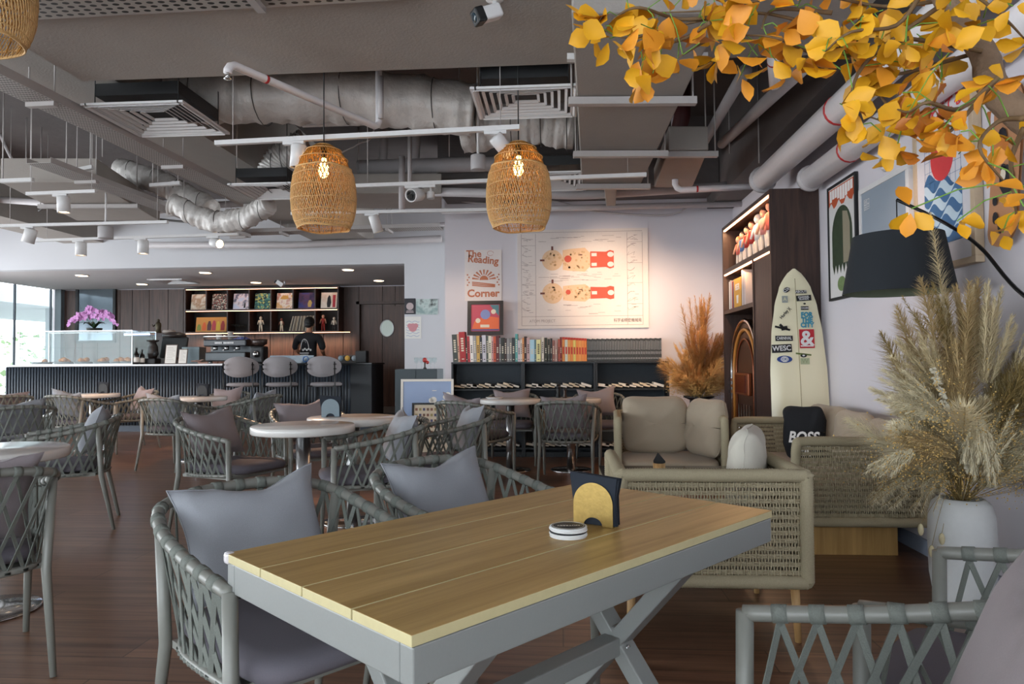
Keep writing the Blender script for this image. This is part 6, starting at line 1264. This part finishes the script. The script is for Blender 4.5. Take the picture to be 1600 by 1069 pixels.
tag(MB().lathe([(0, 0), (.03, 0), (.03, .05), (.015, .07), (.035, .11), (0, .12)], 12).build('small_trophy', mat('pale_gold', 'd9b26a', .4), loc=(sx0+.1, 7.05, z2+.36)), 'small golden trophy on top of the tall pale books', 'trophy') if False else None
# jukebox in the lower compartment
jy = (ym+sy1)/2; t = thing('jukebox', 'chrome trimmed brown jukebox in the lower part of the tall shelf', 'jukebox', (sx0+.16, jy, 0)); JW = (sy1-T_-ym)/2-.04; JH = z2-.12
def yz(mb): mb.M = Matrix.Rotation(-PI/2, 4, 'Z'); return mb
arch_ = [(JW, 0)]+[(JW*math.cos(a), JH-JW+JW*math.sin(a)) for a in [PI*i/20 for i in range(21)]]+[(-JW, 0)]
yz(MB()).prism(arch_, -.08, .16).build('cabinet', mat('jukebox_brown', '4a3024', .35), t)
for k, (s_, r_, m_) in enumerate([(.97, .022, m_chrome), (.80, .018, mat('amber_tube', 'b8793a', .3)), (.62, .010, mat('copper_trim', '8a4a2a', .35, .5))]):
    yz(MB()).tube([(JW*s_, -.09, .02)]+[(JW*s_*math.cos(a), -.09, JH-JW+JW*s_*math.sin(a)) for a in [PI*i/20 for i in range(21)]]+[(-JW*s_, -.09, .02)], r_, 8).build(['chrome_arch', 'light_tube', 'inner_arch'][k], m_, t)
mb = yz(MB()); mb.b2((-JW*.5, -.13, JH*.52), (JW*.5, -.09, JH*.66)); mb.build('selector_panel', mat('copper_trim', '8a4a2a', .35, .5), t, bevel=.01); yz(MB()).b2((-JW*.36, -.14, JH*.535), (JW*.36, -.131, JH*.645)).build('title_window', mat('dark_red_glass', '5a1f18', .2), t)
mb = yz(MB())
for z_ in (.60, .56, .52): mb.b2((-JW*1.02, -.125, JH*z_), (-JW*.86, -.10, JH*(z_+.02))).b2((JW*.86, -.125, JH*z_), (JW*1.02, -.10, JH*(z_+.02)))
mb.build('chrome_band', m_chrome, t); mb = yz(MB())
for k in range(5): mb.tube([(-JW*.4+JW*.2*k, -.1, .05), (-JW*.4+JW*.2*k+.02*math.sin(k), -.1, JH*.3), (-JW*.4+JW*.2*k, -.1, JH*.46)], .008, 6)
mb.build('grille_bars', m_chrome, t)
# ---- surfboard
sbx = 1.905-.16; 
def sp_(px, py, Y=5.7): return at(px, py, Y=Y)
a = sp_(1246, 418); wl, wr = sp_(1202, 600), sp_(1293, 600); SH = a.z; SW = wr.x-wl.x
bz0 = .02; L_ = SH-bz0
t = thing('surfboard', 'cream surfboard covered in stickers leaning against the tall shelf', 'surfboard', (a.x, 5.62, bz0), 0, tilt=-.09)
LW = L_/math.cos(.09)
def hwid(f):  # half width from tail (0) to nose (1)
    P = [(0, .16), (.05, .6), (.15, .84), (.35, 1.0), (.55, .985), (.72, .89), (.84, .74), (.92, .55), (.97, .33), (1, .05)]
    for (f0, w0), (f1, w1) in zip(P, P[1:]):
        if f <= f1: g = (f-f0)/(f1-f0); g = g*g*(3-2*g)*.4+g*.6; return (w0+(w1-w0)*g)*SW/2
    return .01
mb = MB()
for side in (-1, 1):
    g0 = len(mb.f)
    def fn(u, v):
        f = v; w_ = hwid(f); a_ = u*2-1; th = .028*(1-abs(a_)**3.2)*min(1, .35+1.3*(1-f))*min(1, .4+3*f); return (a_*w_, side*th+.05*max(0, f-.8)**2*0, f*LW)
    mb.grid(fn, 24, 50)
    if side < 0: mb.f[g0:] = [tuple(reversed(f)) for f in mb.f[g0:]]
mb.build('board_body', mat('board_cream', 'eee6c6', .22, noise_=(3, .05)), t)
mb = MB(); mb.tube([(0, -.0285*min(1, .35+1.3*(1-f)), f*LW) for f in [i/40*.96+.02 for i in range(40)]], .0022, 5); mb.build('stringer', mat('stringer_wood', '9a8a5c', .5), t)
def stk(px, py): q = sp_(px, py, 5.66); return q.x-a.x, (q.z-bz0)/math.cos(.09)
mk_black = mat('sticker_black', '131417', .4); mk_white = mat('sticker_white', 'dedede', .4); mk_blue = mat('sticker_blue', '1f3f86', .4); mk_red = mat('sticker_red', 'b81f2c', .4); mk_teal = mat('sticker_teal', '2f8aa8', .4)
def sticker(px, py, w, h, m, txt=None, tm=None, size=.04, rot=0, oval=False, sx=1., bold=.0005, depth=.030, spacing=.8, name='sticker'):
    x_, z_ = stk(px, py); e = thing(name, None, None) if False else None
    mb = MB(); mb.M = Matrix.Translation((x_, -depth, z_)) @ Matrix.Rotation(rot, 4, 'Y')
    if m:
        if oval: mb.prism([(w/2*math.cos(2*PI*i/28), h/2*math.sin(2*PI*i/28)) for i in range(28)], -.0006, .0)
        else: mb.b2((-w/2, -.0006, -h/2), (w/2, 0, h/2))
        o = mb.build(name, m, t)
    else: o = None
    if txt: text('lettering', txt, size, tm, o or t, (x_, -depth-.0009, z_), (PI/2, rot, 0), .0002, sx=sx, bold=bold, spacing=spacing)
    return o
sticker(1234, 452, .055, .04, mk_black, 'OX', mk_white, .035, -.5, True); sticker(1231, 467, .045, .055, mat('sticker_grey', '9fa4a0', .4), 'A', mat('sticker_dull', 'd8d6b0', .4), .04)
sticker(1257, 455, .085, .026, mk_black, 'ABOUT', mk_white, .026, 0, sx=1.0); sticker(1261, 465, .115, .045, mk_black, 'CHANNEL\nISLANDS', mk_white, .021, -.06, sx=.9)
sticker(1262, 481, .06, .03, mk_black, 'CHUMS', mk_white, .018, 0); sticker(1262, 474, .02, .014, mk_black, oval=True)
sticker(1231, 489, 0, 0, None, 'Hurley )(', mk_black, .034, -.85, sx=.9, bold=.001)
sticker(1265, 500, .085, .11, None, 'FOR\nTHE\nCITY', mk_teal, .052, 0, bold=.003, sx=.9)
sticker(1226, 513, .12, .016, mk_black, rot=.25); sticker(1229, 513, .05, .03, mk_black, rot=-.2); sticker(1224, 509, .03, .02, mk_black, rot=.8)
sticker(1228, 529, .135, .042, mk_black, 'CARNIVAL', mk_white, .034, 0, sx=.72, bold=.0006); sticker(1224, 545, .155, .065, mk_black, 'WESC', mk_white, .056, -.04, sx=.95, bold=.0012)
o = sticker(1228, 562, .118, .056, mk_blue, oval=True); sticker(1228, 562, .062, .044, mk_white, '(OK)', mk_blue, .03, oval=True, depth=.031, sx=.8)
sticker(1264, 529.5, .115, .15, mk_red, '&', mk_white, .16, 0, bold=.004); sticker(1264, 541, .10, .010, mk_white, depth=.0312)
sticker(1258, 554, .12, .012, mat('sticker_olive', '5c6a2a', .4), rot=.12); sticker(1258, 556, .05, .032, mk_black, oval=True); sticker(1258, 556, .02, .014, mk_white, oval=True, depth=.0312); sticker(1260, 565, .07, .05, mat('sticker_sage', 'b0b894', .4), 'W', mat('sticker_sage_dark', '98a07c', .4), .05)
# ---- right wall pictures (local x runs towards the viewer)
WR = -PI/2
def wallpic(y_far, y_near, z0, z1, lb, fm, fw_, depth, paper, cat='picture', off=.004, lean=0):
    w = y_far-y_near; h = z1-z0; t = thing('framed_picture', lb, cat, (RX-off-depth, (y_far+y_near)/2, z0), WR)
    MB().b2((-w/2, 0, 0), (w/2, depth, fw_)).b2((-w/2, 0, h-fw_), (w/2, depth, h)).b2((-w/2, 0, fw_), (-w/2+fw_, depth, h-fw_)).b2((w/2-fw_, 0, fw_), (w/2, depth, h-fw_)).build('frame', fm, t, bevel=.002)
    MB().b2((-w/2+fw_, .008, fw_), (w/2-fw_, depth-.002, h-fw_)).build('paper', paper, t)
    t2 = thing('x', None, None) if False else None
    return t, w, h
def sub(mb): mb.M = Matrix.Translation((0, .008, 0)); return mb
t, w, h = wallpic(5.62, 5.10, 1.59, 2.47, 'black framed poster with an orange title and a dripping green arch', m_black, .02, .025, mat('poster_white', 'd0cdcc', .6))
mb = sub(MB()); 
for k in range(9): rect(mb, -w*.42+k*w*.093, h*.86+.02*math.sin(k), -w*.42+(k+.82)*w*.093, h*.96)
mb.build('printed_title', mat('print_white', 'e6e2e0', .6), t); mb = sub(MB()); mb.prism([(-w*.46, h*.97), (-w*.46, h*.80)]+[(-w*.46+w*.092*k, h*(.82+.035*math.sin(k*2))) for k in range(11)]+[(w*.46, h*.97)], -.0004, .0002); mb.build('printed_title_shadow', mat('print_orange', 'b8502a', .6), t)
mb = sub(MB()); P = [(-w*.36, h*.30)]; 
for k in range(13): P += [(-w*.36+w*.06*k*1.0, h*(.30-.08*(k % 2)))]
P += [(w*.36, h*.45)]+[(w*.36*math.cos(a), h*.55+h*.24*math.sin(a)) for a in [PI*i/16 for i in range(17)]]; mb.prism(P, -.0008, -.0003); mb.build('printed_arch', mat('print_green', '2c3a24', .6, noise_=(20, .4)), t)
mb = sub(MB()); mb.prism([(.02, h*.3), (w*.28, h*.3), (w*.28, h*.62), (w*.2, h*.72), (.02, h*.74)], -.0014, -.0009); mb.build('printed_doorway', mat('print_sand', '8f8672', .6), t); mb = sub(MB()); disc(mb, -.02, h*.13, .075, .0004, rz=.055); mb.build('printed_bush', mat('print_leaf', '6b8050', .6, noise_=(30, .4)), t)
t, w, h = wallpic(5.02, 4.32, 1.62, 2.31, 'white framed poster of a grey sky over a dusky hill, middle of the right wall', m_white, .035, .035, mat('sky_grey_print', '8b97a4', .5, noise_=(2, .12)))
mb = sub(MB()); mb.prism([(-w*.45, .036), (w*.45, .036), (w*.45, h*.50), (0, h*.36), (-w*.45, h*.30)], -.0008, -.0002); mb.build('printed_hill', mat('dusky_hill', '7a5f62', .6, noise_=(4, .15)), t)
mb = sub(MB()); disc(mb, 0, h*.26, .05, .0008, rz=.10); mb.build('printed_figure', mat('print_rust', 'a5583a', .6), t); mb = sub(MB()); disc(mb, .02, h*.24, .025, .0014, rz=.05); mb.build('printed_face', mat('print_skin', 'd9a88a', .6), t)
text('lettering', 'BON\nIVER', .04, m_white, t, (-w*.33, .006, h*.82), spacing=.8) if False else text('lettering', '回口\n田日', .045, m_white, t, (-w*.33, .006, h*.82), spacing=.8)
t, w, h = wallpic(4.24, 3.64, 1.62, 2.62, 'pale wood framed poster with a red sun over blue waves', mat('pale_wood_frame', 'bca68c', .5, noise_=(30, .1)), .035, .045, mat('poster_offwhite', 'cfcbd0', .6))
mb = sub(MB())
for k in range(8): rect(mb, -w*.3+k*w*.085, h*.42, -w*.3+k*w*.085+.002, h*.80)
for k in range(7): rect(mb, -w*.3, h*.44+k*h*.06, w*.3, h*.44+k*h*.06+.002)
mb.build('printed_grid', mat('print_blue_line', '6a7ca0', .6), t); mb = sub(MB()); disc(mb, 0, h*.62, .115, .0006, rz=.135); mb.build('printed_sun', mat('print_sun_red', 'cf3a3e', .6), t)
text('lettering', '波を立てる', .085, mat('print_sun_red', 'cf3a3e', .6), t, (0, .006, h*.87), sx=1.0, bold=.002)
for k in range(9):
    mb = sub(MB()); zb_ = h*(.50-.038*k); P = [(-w*.31+w*.62*i/24, zb_+.028*math.sin(i*.55+k*1.1)+(.03 if k == 0 else 0)*math.sin(i*.26)) for i in range(25)]
    mb.prism(P+[(w*.31, h*.14), (-w*.31, h*.14)], -.0012-.0004*k, -.0010-.0004*k+.0001); mb.build('printed_wave', mat('print_wave_a', '3d6690', .6) if k % 2 == 0 else mat('print_wave_b', 'b9cbd8', .6), t)
mb = sub(MB())
for x_, z_ in ((-.04, .70), (.02, .66), (.06, .71)): line(mb, [(x_-.018, h*z_+.01), (x_, h*z_), (x_+.018, h*z_+.012)], .005, .0012)
mb.build('printed_birds', m_black, t)
# skate deck
a = at(1572, 300, X=RX-.04); zt_, zb_ = 2.34, 1.66; yc = 3.38
t = thing('skate_deck', 'wooden skateboard deck with dark blotches hung at the right edge', 'skateboard', (RX-.05, yc, zb_), WR); t.rotation_euler = (0, .0, WR); HH = zt_-zb_+.06
mb = MB(); W2 = .105
def fdeck(side):
    def fn(u, v):
        z = v*HH; e = .14; f = min(1, min(v, 1-v)/e); w_ = W2*math.sqrt(max(0.0, 1-(1-f)**2)); return ((u*2-1)*w_+ .10*(v-.5), side*.006-.03*max(0, abs(v-.5)-.36)*4*.5, z)
    return fn
for s_ in (-1, 1):
    g0 = len(mb.f); mb.grid(fdeck(s_), 10, 40)
    if s_ < 0: mb.f[g0:] = [tuple(reversed(f)) for f in mb.f[g0:]]
mb.build('deck', mat('deck_maple', 'b3805c', .4, noise_=(5, .12)), t)
mb = MB()
for (x_, z_, r_, q_) in ((-.02, .50, .035, .05), (.04, .62, .03, .03), (.0, .36, .02, .02), (.03, .30, .055, .07), (-.05, .22, .018, .022), (-.04, .14, .02, .03), (.0, .10, .018, .04), (-.03, .42, .012, .02)): disc(mb, x_+.10*(z_/HH-.5), z_, r_, .013, 9, rz=q_)
mb.build('printed_blotches', mat('deck_ink', '14161e', .5), t); mb = MB(); disc(mb, .015, .60, .022, .015, 14, rz=.026); disc(mb, .0, .33, .02, .015, 8, rz=.03); mb.build('printed_faces', m_cream, t)
# wall bell / detector
p = at(1380, 254, X=RX-.03); t = thing('wall_detector', 'round white detector with a thin conduit on the right wall under the pipes', 'detector', (RX-.002, p.y, p.z), WR)
mb = MB(); mb.M = Matrix.Rotation(PI/2, 4, 'X'); mb.lathe([(.058, 0), (.06, .012), (.045, .03), (.04, .036), (0, .038)], 24); mb.build('housing', m_white, t); MB().cyl((0, -.008, .055), (0, -.008, .26), .008, n=8).build('conduit', m_white, t)
mb = MB(); mb.M = Matrix.Rotation(PI/2, 4, 'X'); mb.lathe([(.03, .037), (.03, .042), (0, .043)], 16); mb.build('inner_cap', mat('sensor_grey', 'a9a5a6', .5), t)
# socket and cable on the reading wall
p = at(1123, 672, Y=RY-.01); t = thing('wall_socket', 'small black plug and cable low on the wall beside the tall shelf', 'socket', (p.x, RY-.002, p.z)); MB().b2((-.04, -.02, -.05), (.04, 0, .05)).build('plug', m_black, t); MB().tube(catmull([(0, -.03, -.04), (.06, -.04, -.2), (.10, -.05, -.38), (.11, -.06, -p.z+.01)]), .006, 6).build('cable', m_black, t)
# ---- arc lamp
lp = at(1403, 414, Y=3.72); zb_ = at(1403, 458, Y=3.72).z; zt_ = at(1403, 368, Y=3.72).z; lr = .262; lx = min(lp.x, RX-lr-.02)
t = thing('arc_floor_lamp', 'black arc floor lamp with a wide black drum shade, by the right wall', 'floor lamp', (1.93, 2.35, 0)); O = t.location.copy()
hook = Vector((lx, 3.72, at(1400, 312, Y=3.72).z)); pm = at(1470, 345, Y=3.6); p2 = at(1530, 385, Y=3.35); p3 = at(1600, 462, Y=3.05)
P = catmull([hook, pm, p2, p3, Vector((2.03, 2.75, 1.18)), Vector((2.03, 2.5, .8)), Vector((1.98, 2.36, .3)), Vector((1.93, 2.35, .035))], 8)
P = [Vector((min(p.x, RX-.03), p.y, p.z)) for p in P]
MB().tube([p-O for p in P], .0085, 10).build('arched_pole', m_blackm, t); MB().lathe([(0, 0), (.15, 0), (.15, .035), (0, .035)], 32).build('base', m_black, t)
hk = hook-O; MB().cyl(hk, (hk.x, hk.y, zt_-.03), .003, n=6).build('cord', m_black, t)
m_shade = mat('shade_black_fabric', '22262b', .95, bump=(300, .3, .001)); m_shin = mat('shade_lining', '767f6c', .8)
mb = MB(); mb.M = Matrix.Translation((hk.x, hk.y, 0)); mb.lathe([(lr, zb_), (lr*.80, zt_), (lr*.79, zt_-.001), (lr-.004, zb_)][:2], 48); mb.f = [f for f in mb.f if len(f) == 4]; mb.sm = [True]*len(mb.f); mb.mi = [0]*len(mb.f)
o = mb.build('lamp_shade', m_shade, t); mb = MB(); mb.M = Matrix.Translation((hk.x, hk.y, 0)); mb.lathe([(lr-.004, zb_+.001), (lr*.80-.004, zt_-.001)], 48); mb.f = [f for f in mb.f if len(f) == 4]; mb.sm = [True]*len(mb.f); mb.mi = [0]*len(mb.f); mb.build('shade_lining', m_shin, t)
mb = MB(); mb.M = Matrix.Translation((hk.x, hk.y, 0)); mb.lathe([(0, zt_-.012), (lr*.78, zt_-.012), (lr*.78, zt_-.009), (0, zt_-.009)], 40); mb.build('shade_top', m_shade, t); MB().cyl((hk.x, hk.y, zt_-.14), (hk.x, hk.y, zt_-.013), .02, n=12).build('socket', m_black, t); MB().ball((hk.x, hk.y, zt_-.18), .035, 14).build('bulb', m_paper, t)
# ---- white vase with the big pampas arrangement
def pot_white(t):
    MB().lathe([(0, 0), (.10, 0), (.115, .02), (.135, .15), (.139, .30), (.135, .42), (.12, .475), (.095, .497), (.085, .5), (.085, .492), (.10, .46), (.09, .3), (0, .28)], 48).build('vase', mat('matte_white_ceramic', 'd4d6d6', .55), t); t['pot_top'] = .50
c1_ = ('straw_plume', 'c6ad7e'); c2_ = ('pale_plume', 'd8c8a2'); c3_ = ('olive_plume', '9a8450'); c4_ = ('cream_plume', 'e4d9ba')
VX = 1.835
dr = dried('pampas_arrangement', (VX, 3.40, 0), 'tall straw coloured pampas arrangement in a white vase at the right', 1.0, [(1, 1.36, 1.38, .02, .07, c2_), (8, .92, 1.14, .24, .11, c1_), (8, .7, .9, .42, .12, c3_), (12, .5, .80, .50, .15, c2_), (20, .34, .60, .80, .11, c4_)], 12, pot_white, 1.0, dens=2.6)
def fluff(parent, c, ax, L_, rad, n, m, seed, curl=.3, droop=0):
    r2_ = random.Random(seed); ax = Vector(ax).normalized(); mb = MB()
    K = 13; c = Vector(c)
    for j in range(K):
        rd = Vector((r2_.gauss(0, 1), r2_.gauss(0, 1), r2_.gauss(0, 1))); rd = (rd-ax*rd.dot(ax)).normalized(); rq = rad*r2_.uniform(.15, .95)
        A = c-ax*L_*.5+rd*rq*.25; B_ = c+ax*L_*r2_.uniform(.05, .5)+rd*rq+Vector((0, 0, -droop*rq)); M_ = (A+B_)/2+rd*rq*.12+Vector((0, 0, .04*L_))
        for i in range(n//K):
            f = r2_.random()**.8; p = A*(1-f)**2+M_*2*f*(1-f)+B_*f*f; tg = ((M_-A)*(1-f)+(B_-M_)*f).normalized(); d_ = Vector((r2_.gauss(0, 1), r2_.gauss(0, 1), r2_.gauss(0, 1))).normalized()
            l_ = (.022+rad*.32)*(.35+math.sin(PI*min(1, .1+.85*f)))*r2_.uniform(.5, 1.15)*.8; q1 = p+(d_*.6+tg*.5)*l_*.6; q2 = q1+(d_*.3+tg*.55+Vector((0, 0, -.18-droop*.5)))*l_*.6; sd = tg.cross(d_).normalized()*.0010*r2_.uniform(.6, 1.6); mb.add([p-sd, p+sd, q1+sd, q1-sd, q2], [(0, 1, 2, 3), (3, 2, 4)])
    return mb.build('plume', m, parent)
def vat(px, py, Y): return at(px, py, Y=Y)-Vector((VX, 3.40, 0))
for k, (px, py, Y_, ax, L_, rad, n, mc, cu, dr_) in enumerate([
    (1425, 618, 3.22, (-.8, 0, .6), .34, .13, 5200, c4_, .7, .2), (1440, 560, 3.30, (-.5, 0, .9), .30, .11, 3000, c2_, .8, .1), (1528, 700, 3.18, (0, 0, -1), .26, .085, 3600, c4_, 1.3, .5), (1548, 520, 3.32, (.12, 0, 1), .46, .12, 7500, c2_, .7, 0), (1512, 495, 3.42, (-.05, 0, 1), .42, .10, 5500, c1_, .8, 0),
    (1462, 500, 3.40, (-.35, 0, 1), .42, .10, 3000, c3_, .9, 0), (1578, 600, 3.35, (.3, 0, 1), .45, .10, 3600, c2_, .8, 0), (1490, 590, 3.3, (-.1, 0, 1), .40, .12, 4200, c1_, .7, 0), (1560, 690, 3.25, (.5, 0, 1), .35, .09, 2800, c4_, .9, 0), (1440, 690, 3.2, (-.8, 0, .4), .30, .10, 2600, c1_, .6, .5), (1390, 715, 3.15, (-1, 0, -.3), .22, .06, 1800, c4_, .8, .9)]):
    fluff(dr, vat(px, py, Y_), ax, L_, rad, n, mat(mc[0], mc[1], .9), 50+k, cu, dr_)
mb = MB(); rb_ = random.Random(77)
for (px, py, Y_, n, sx_, sz_) in ((1475, 665, 3.15, 260, .13, .05), (1415, 720, 3.12, 300, .10, .06), (1560, 665, 3.2, 240, .08, .08), (1500, 750, 3.2, 300, .14, .04), (1470, 620, 3.12, 160, .05, .10), (1585, 730, 3.25, 140, .05, .08)):
    c0 = vat(px, py, Y_)
    for i in range(n):
        p = c0+Vector((rb_.gauss(0, sx_), rb_.gauss(0, .04), rb_.gauss(0, sz_))); s_ = rb_.uniform(.0022, .0048)
        mb.add([p+Vector(v)*s_ for v in ((1, 0, 0), (-1, 0, 0), (0, 1, 0), (0, -1, 0), (0, 0, 1), (0, 0, -1))], [(0, 2, 4), (2, 1, 4), (1, 3, 4), (3, 0, 4), (2, 0, 5), (1, 2, 5), (3, 1, 5), (0, 3, 5)])
mb.build('golden_blossoms', mat('golden_blossom', 'd0ad68', .85, noise_=(30, .3)), dr)
for k, (px, py, ax, L_, rad, n) in enumerate([(1092, 540, (0, 0, 1), .5, .20, 5000), (1068, 560, (-.4, 0, 1), .45, .17, 3500), (1118, 555, (.4, 0, 1), .45, .17, 3500), (1098, 490, (0, 0, 1), .55, .12, 3500), (1060, 590, (-1, 0, .3), .3, .14, 2500), (1120, 590, (1, 0, .3), .3, .14, 2500), (1090, 590, (0, 0, 1), .3, .20, 3500)]):
    fluff(pa_, at(px, py, Y=7.9)-pa_.location, ax, L_, rad, n, mat(*[gold1, gold3, gold2][k % 3], .9), 90+k, .8, 0)
for ch in dr.children:     # keep every strand in front of the wall
    for v in ch.data.vertices:
        if v.co.x+VX > RX-.012: v.co.x = RX-.012-VX-.0*v.co.x
# drooping and hanging stems, bunny tails, white seed spray
rr = random.Random(9); sp1 = MB(); mb2 = MB(); mb3 = MB()
for k in range(18):
    az = rr.uniform(PI*.75, PI*1.35); P = [Vector((0, 0, .49))+Vector((math.cos(az)*s_*.42, math.sin(az)*s_*.25, .18*math.sin(s_*2.2)-.16*s_*s_))*rr.uniform(.85, 1.1) for s_ in [i/8 for i in range(9)]]; sp1.tube(P, .0012, 4, caps=False)
    for i in range(110):
        f = rr.uniform(.45, 1)*7.99; kk = int(f); p = P[kk].lerp(P[kk+1], f-kk); d_ = Vector((rr.gauss(0, 1), rr.gauss(0, 1), -abs(rr.gauss(0, 1))-.4)).normalized()*rr.uniform(.015, .05); sd = Vector((.0013, .0008, 0)); mb2.add([p-sd, p+sd, p+d_], [(0, 1, 2)])
for k in range(7):
    az = PI*(.95+.06*k); e = Vector((-.24+.055*k, -.12+.02*k, .40-.10*((k*5) % 3)*.5)); P = catmull([(0, 0, .49), (e.x*.5, e.y*.5, .52), e]); sp1.tube(P, .0011, 4, caps=False); mb3.ball(e-Vector((0, 0, .022)), .013, 10, (1, 1, 2.1))
sp1.build('stem', mat('dry_stem', 'a08a58', .8), dr); mb2.build('drooping_spray', mat('cream_plume', 'd6caa6', .9), dr); mb3.build('bunny_tail', mat('bunny_tail_cream', 'cbbf9c', .95, bump=(200, .8, .003)), dr)
mb = MB()
for k in range(46):
    f = k/46; p = Vector((-.20+.15*f, -.17, 1.10-.46*f)); s_ = 1
    for q in range(5): d_ = Vector((rr.uniform(-1, 1), rr.uniform(-1, .2), rr.uniform(-1.2, .1))).normalized()*.022; e_ = d_.orthogonal().normalized()*.007; mb.add([p, p+d_*.5+e_, p+d_, p+d_*.5-e_], [(0, 1, 2, 3)])
mb.tube([(-.20+.15*f, -.17, 1.10-.46*f) for f in [i/8 for i in range(9)]]+[(-.02, -.05, .49)], .0016, 5); mb.build('white_seed_spray', mat('seed_white', 'ddd6c2', .8), dr)
# ---- yellow leafed tree at upper right
tr_ = thing('artificial_tree', 'yellow and orange leafed tree reaching in from the upper right corner', 'tree', (1.62, 1.15, 0)); O = tr_.location.copy()
TP = [Vector((1.62, 1.15, .0)), Vector((1.55, 1.22, .6)), Vector((1.36, 1.34, 1.2)), at(1600, 185, Y=1.45), at(1535, 80, Y=1.48), at(1475, 0, Y=1.5), at(1440, -80, Y=1.5)]
MB().tube([p-O for p in catmull(TP, 5)], [.045-.001*i for i in range(31)][:31], 12).build('trunk', mat('bark_brown', '7a6450', .9, noise_=(30, .3), bump=(40, .9, .01)), tr_)
MB().lathe([(0, 0), (.17, 0), (.2, .25), (.19, .26), (.17, .22), (0, .2)], 24).build('planter', m_black, tr_)
leafsY = MB(); leafsO = MB(); leafsD = MB(); twg = MB(); twb = MB(); rr = random.Random(21)
def leaf(p, d_, L_, mb):
    d_ = d_.normalized(); up_ = Vector((rr.uniform(-1, 1), rr.uniform(-1, 1), rr.uniform(-1, 1))).normalized(); sd = d_.cross(up_).normalized(); nn = sd.cross(d_); W_ = L_*rr.uniform(.30, .42); cu = rr.uniform(.05, .22)*L_; fo = W_*.35
    mid = [p+d_*L_*f+nn*(-cu*f*f) for f in (0, .25, .55, .8, 1)]; ws = (0.02, .62, 1, .72, 0)
    Lf = [m_+sd*W_*w+nn*fo*w for m_, w in zip(mid, ws)]; Rt = [m_-sd*W_*w+nn*fo*w for m_, w in zip(mid, ws)]
    vs = mid+Lf+Rt; fs = []
    for i in range(4): fs += [(i, i+1, 6+i, 5+i), (i+1, i, 10+i, 11+i)]
    mb.add(vs, fs, True)
def cluster(p, n, L_, cm):
    for k in range(n):
        d_ = Vector((rr.uniform(-1, 1), rr.uniform(-1, 1), rr.uniform(-1.1, .7))); mb = cm if rr.random() < .65 else leafsY; leaf(p+d_.normalized()*.008, d_, L_*rr.uniform(.75, 1.15), mb)
BR = [([(1535, 80), (1420, 60), (1300, 45), (1180, 20), (1060, 40), (985, 60), (940, 45)], 1.45, 'Y'), ([(1475, 0), (1380, 10), (1250, -10), (1120, 15), (1010, 20)], 1.55, 'O'), ([(1475, 5), (1360, 90), (1330, 150), (1345, 195)], 1.35, 'Y'), ([(1535, 80), (1430, 110), (1370, 130), (1400, 190), (1350, 180)], 1.5, 'Y'),
      ([(1560, 120), (1500, 170), (1450, 160), (1420, 175), (1400, 170)], 1.25, 'D'), ([(1560, 120), (1500, 190), (1470, 215), (1440, 220)], 1.3, 'O'), ([(1600, 185), (1560, 190), (1530, 230), (1570, 285)], 1.2, 'O'), ([(1600, 200), (1580, 250), (1585, 310), (1590, 350)], 1.25, 'Y'), ([(1475, 0), (1500, -20), (1560, 20), (1600, 60)], 1.3, 'Y'), ([(1130, 25), (1060, 30), (1000, 12), (965, 25), (945, 50)], 1.45, 'Y'), ([(1110, 35), (1070, 60), (1030, 70), (1000, 70)], 1.42, 'O'),
      ([(1420, 60), (1300, 90), (1215, 60), (1165, 55)], 1.4, 'O'), ([(1180, 20), (1110, 60), (1060, 90)], 1.45, 'O'), ([(1300, 20), (1210, 15), (1190, 45)], 1.4, 'O'), ([(1440, -10), (1400, 40), (1330, 50), (1290, 80)], 1.3, 'Y')]
for pts, Y_, c_ in BR:
    W3 = [at(x, y, Y=Y_+.04*math.sin(i*2.1)) for i, (x, y) in enumerate(pts)]; P = catmull(W3, 5); twb.tube([p-O for p in P], [.005-.0038*i/len(P) for i in range(len(P))], 6)
    cm = {'Y': leafsY, 'O': leafsO, 'D': leafsD}[c_]; n = len(P)
    for i in range(3, n, 3):
        for q in range(2 if i % 2 else 1):
            off = Vector((rr.gauss(0, .045), rr.gauss(0, .05), rr.gauss(-.015, .04))); p = P[i]+off; twg.tube([P[i]-O, P[i]+off*.5+Vector((0, 0, .01))-O, p-O], .0012, 4, caps=False); cluster(p-O, rr.choice((3, 4, 4)), .056 if Y_ > 1.3 else .043, cm)
for mb, nm, c_ in ((leafsY, 'yellow_leaves', 'd69c16'), (leafsO, 'orange_leaves', 'd48a22'), (leafsD, 'rust_leaves', 'a85f10')):
    m_ = mat(nm, c_, .55, noise_=(25, .15)); m_.node_tree.nodes['Principled BSDF'].inputs['Transmission Weight'].default_value = 0; mb.build(nm, m_, tr_)
twb.build('branch', mat('twig_brown', '6a5236', .8), tr_); twg.build('green_twig', mat('twig_green', '6f9a3c', .7), tr_)
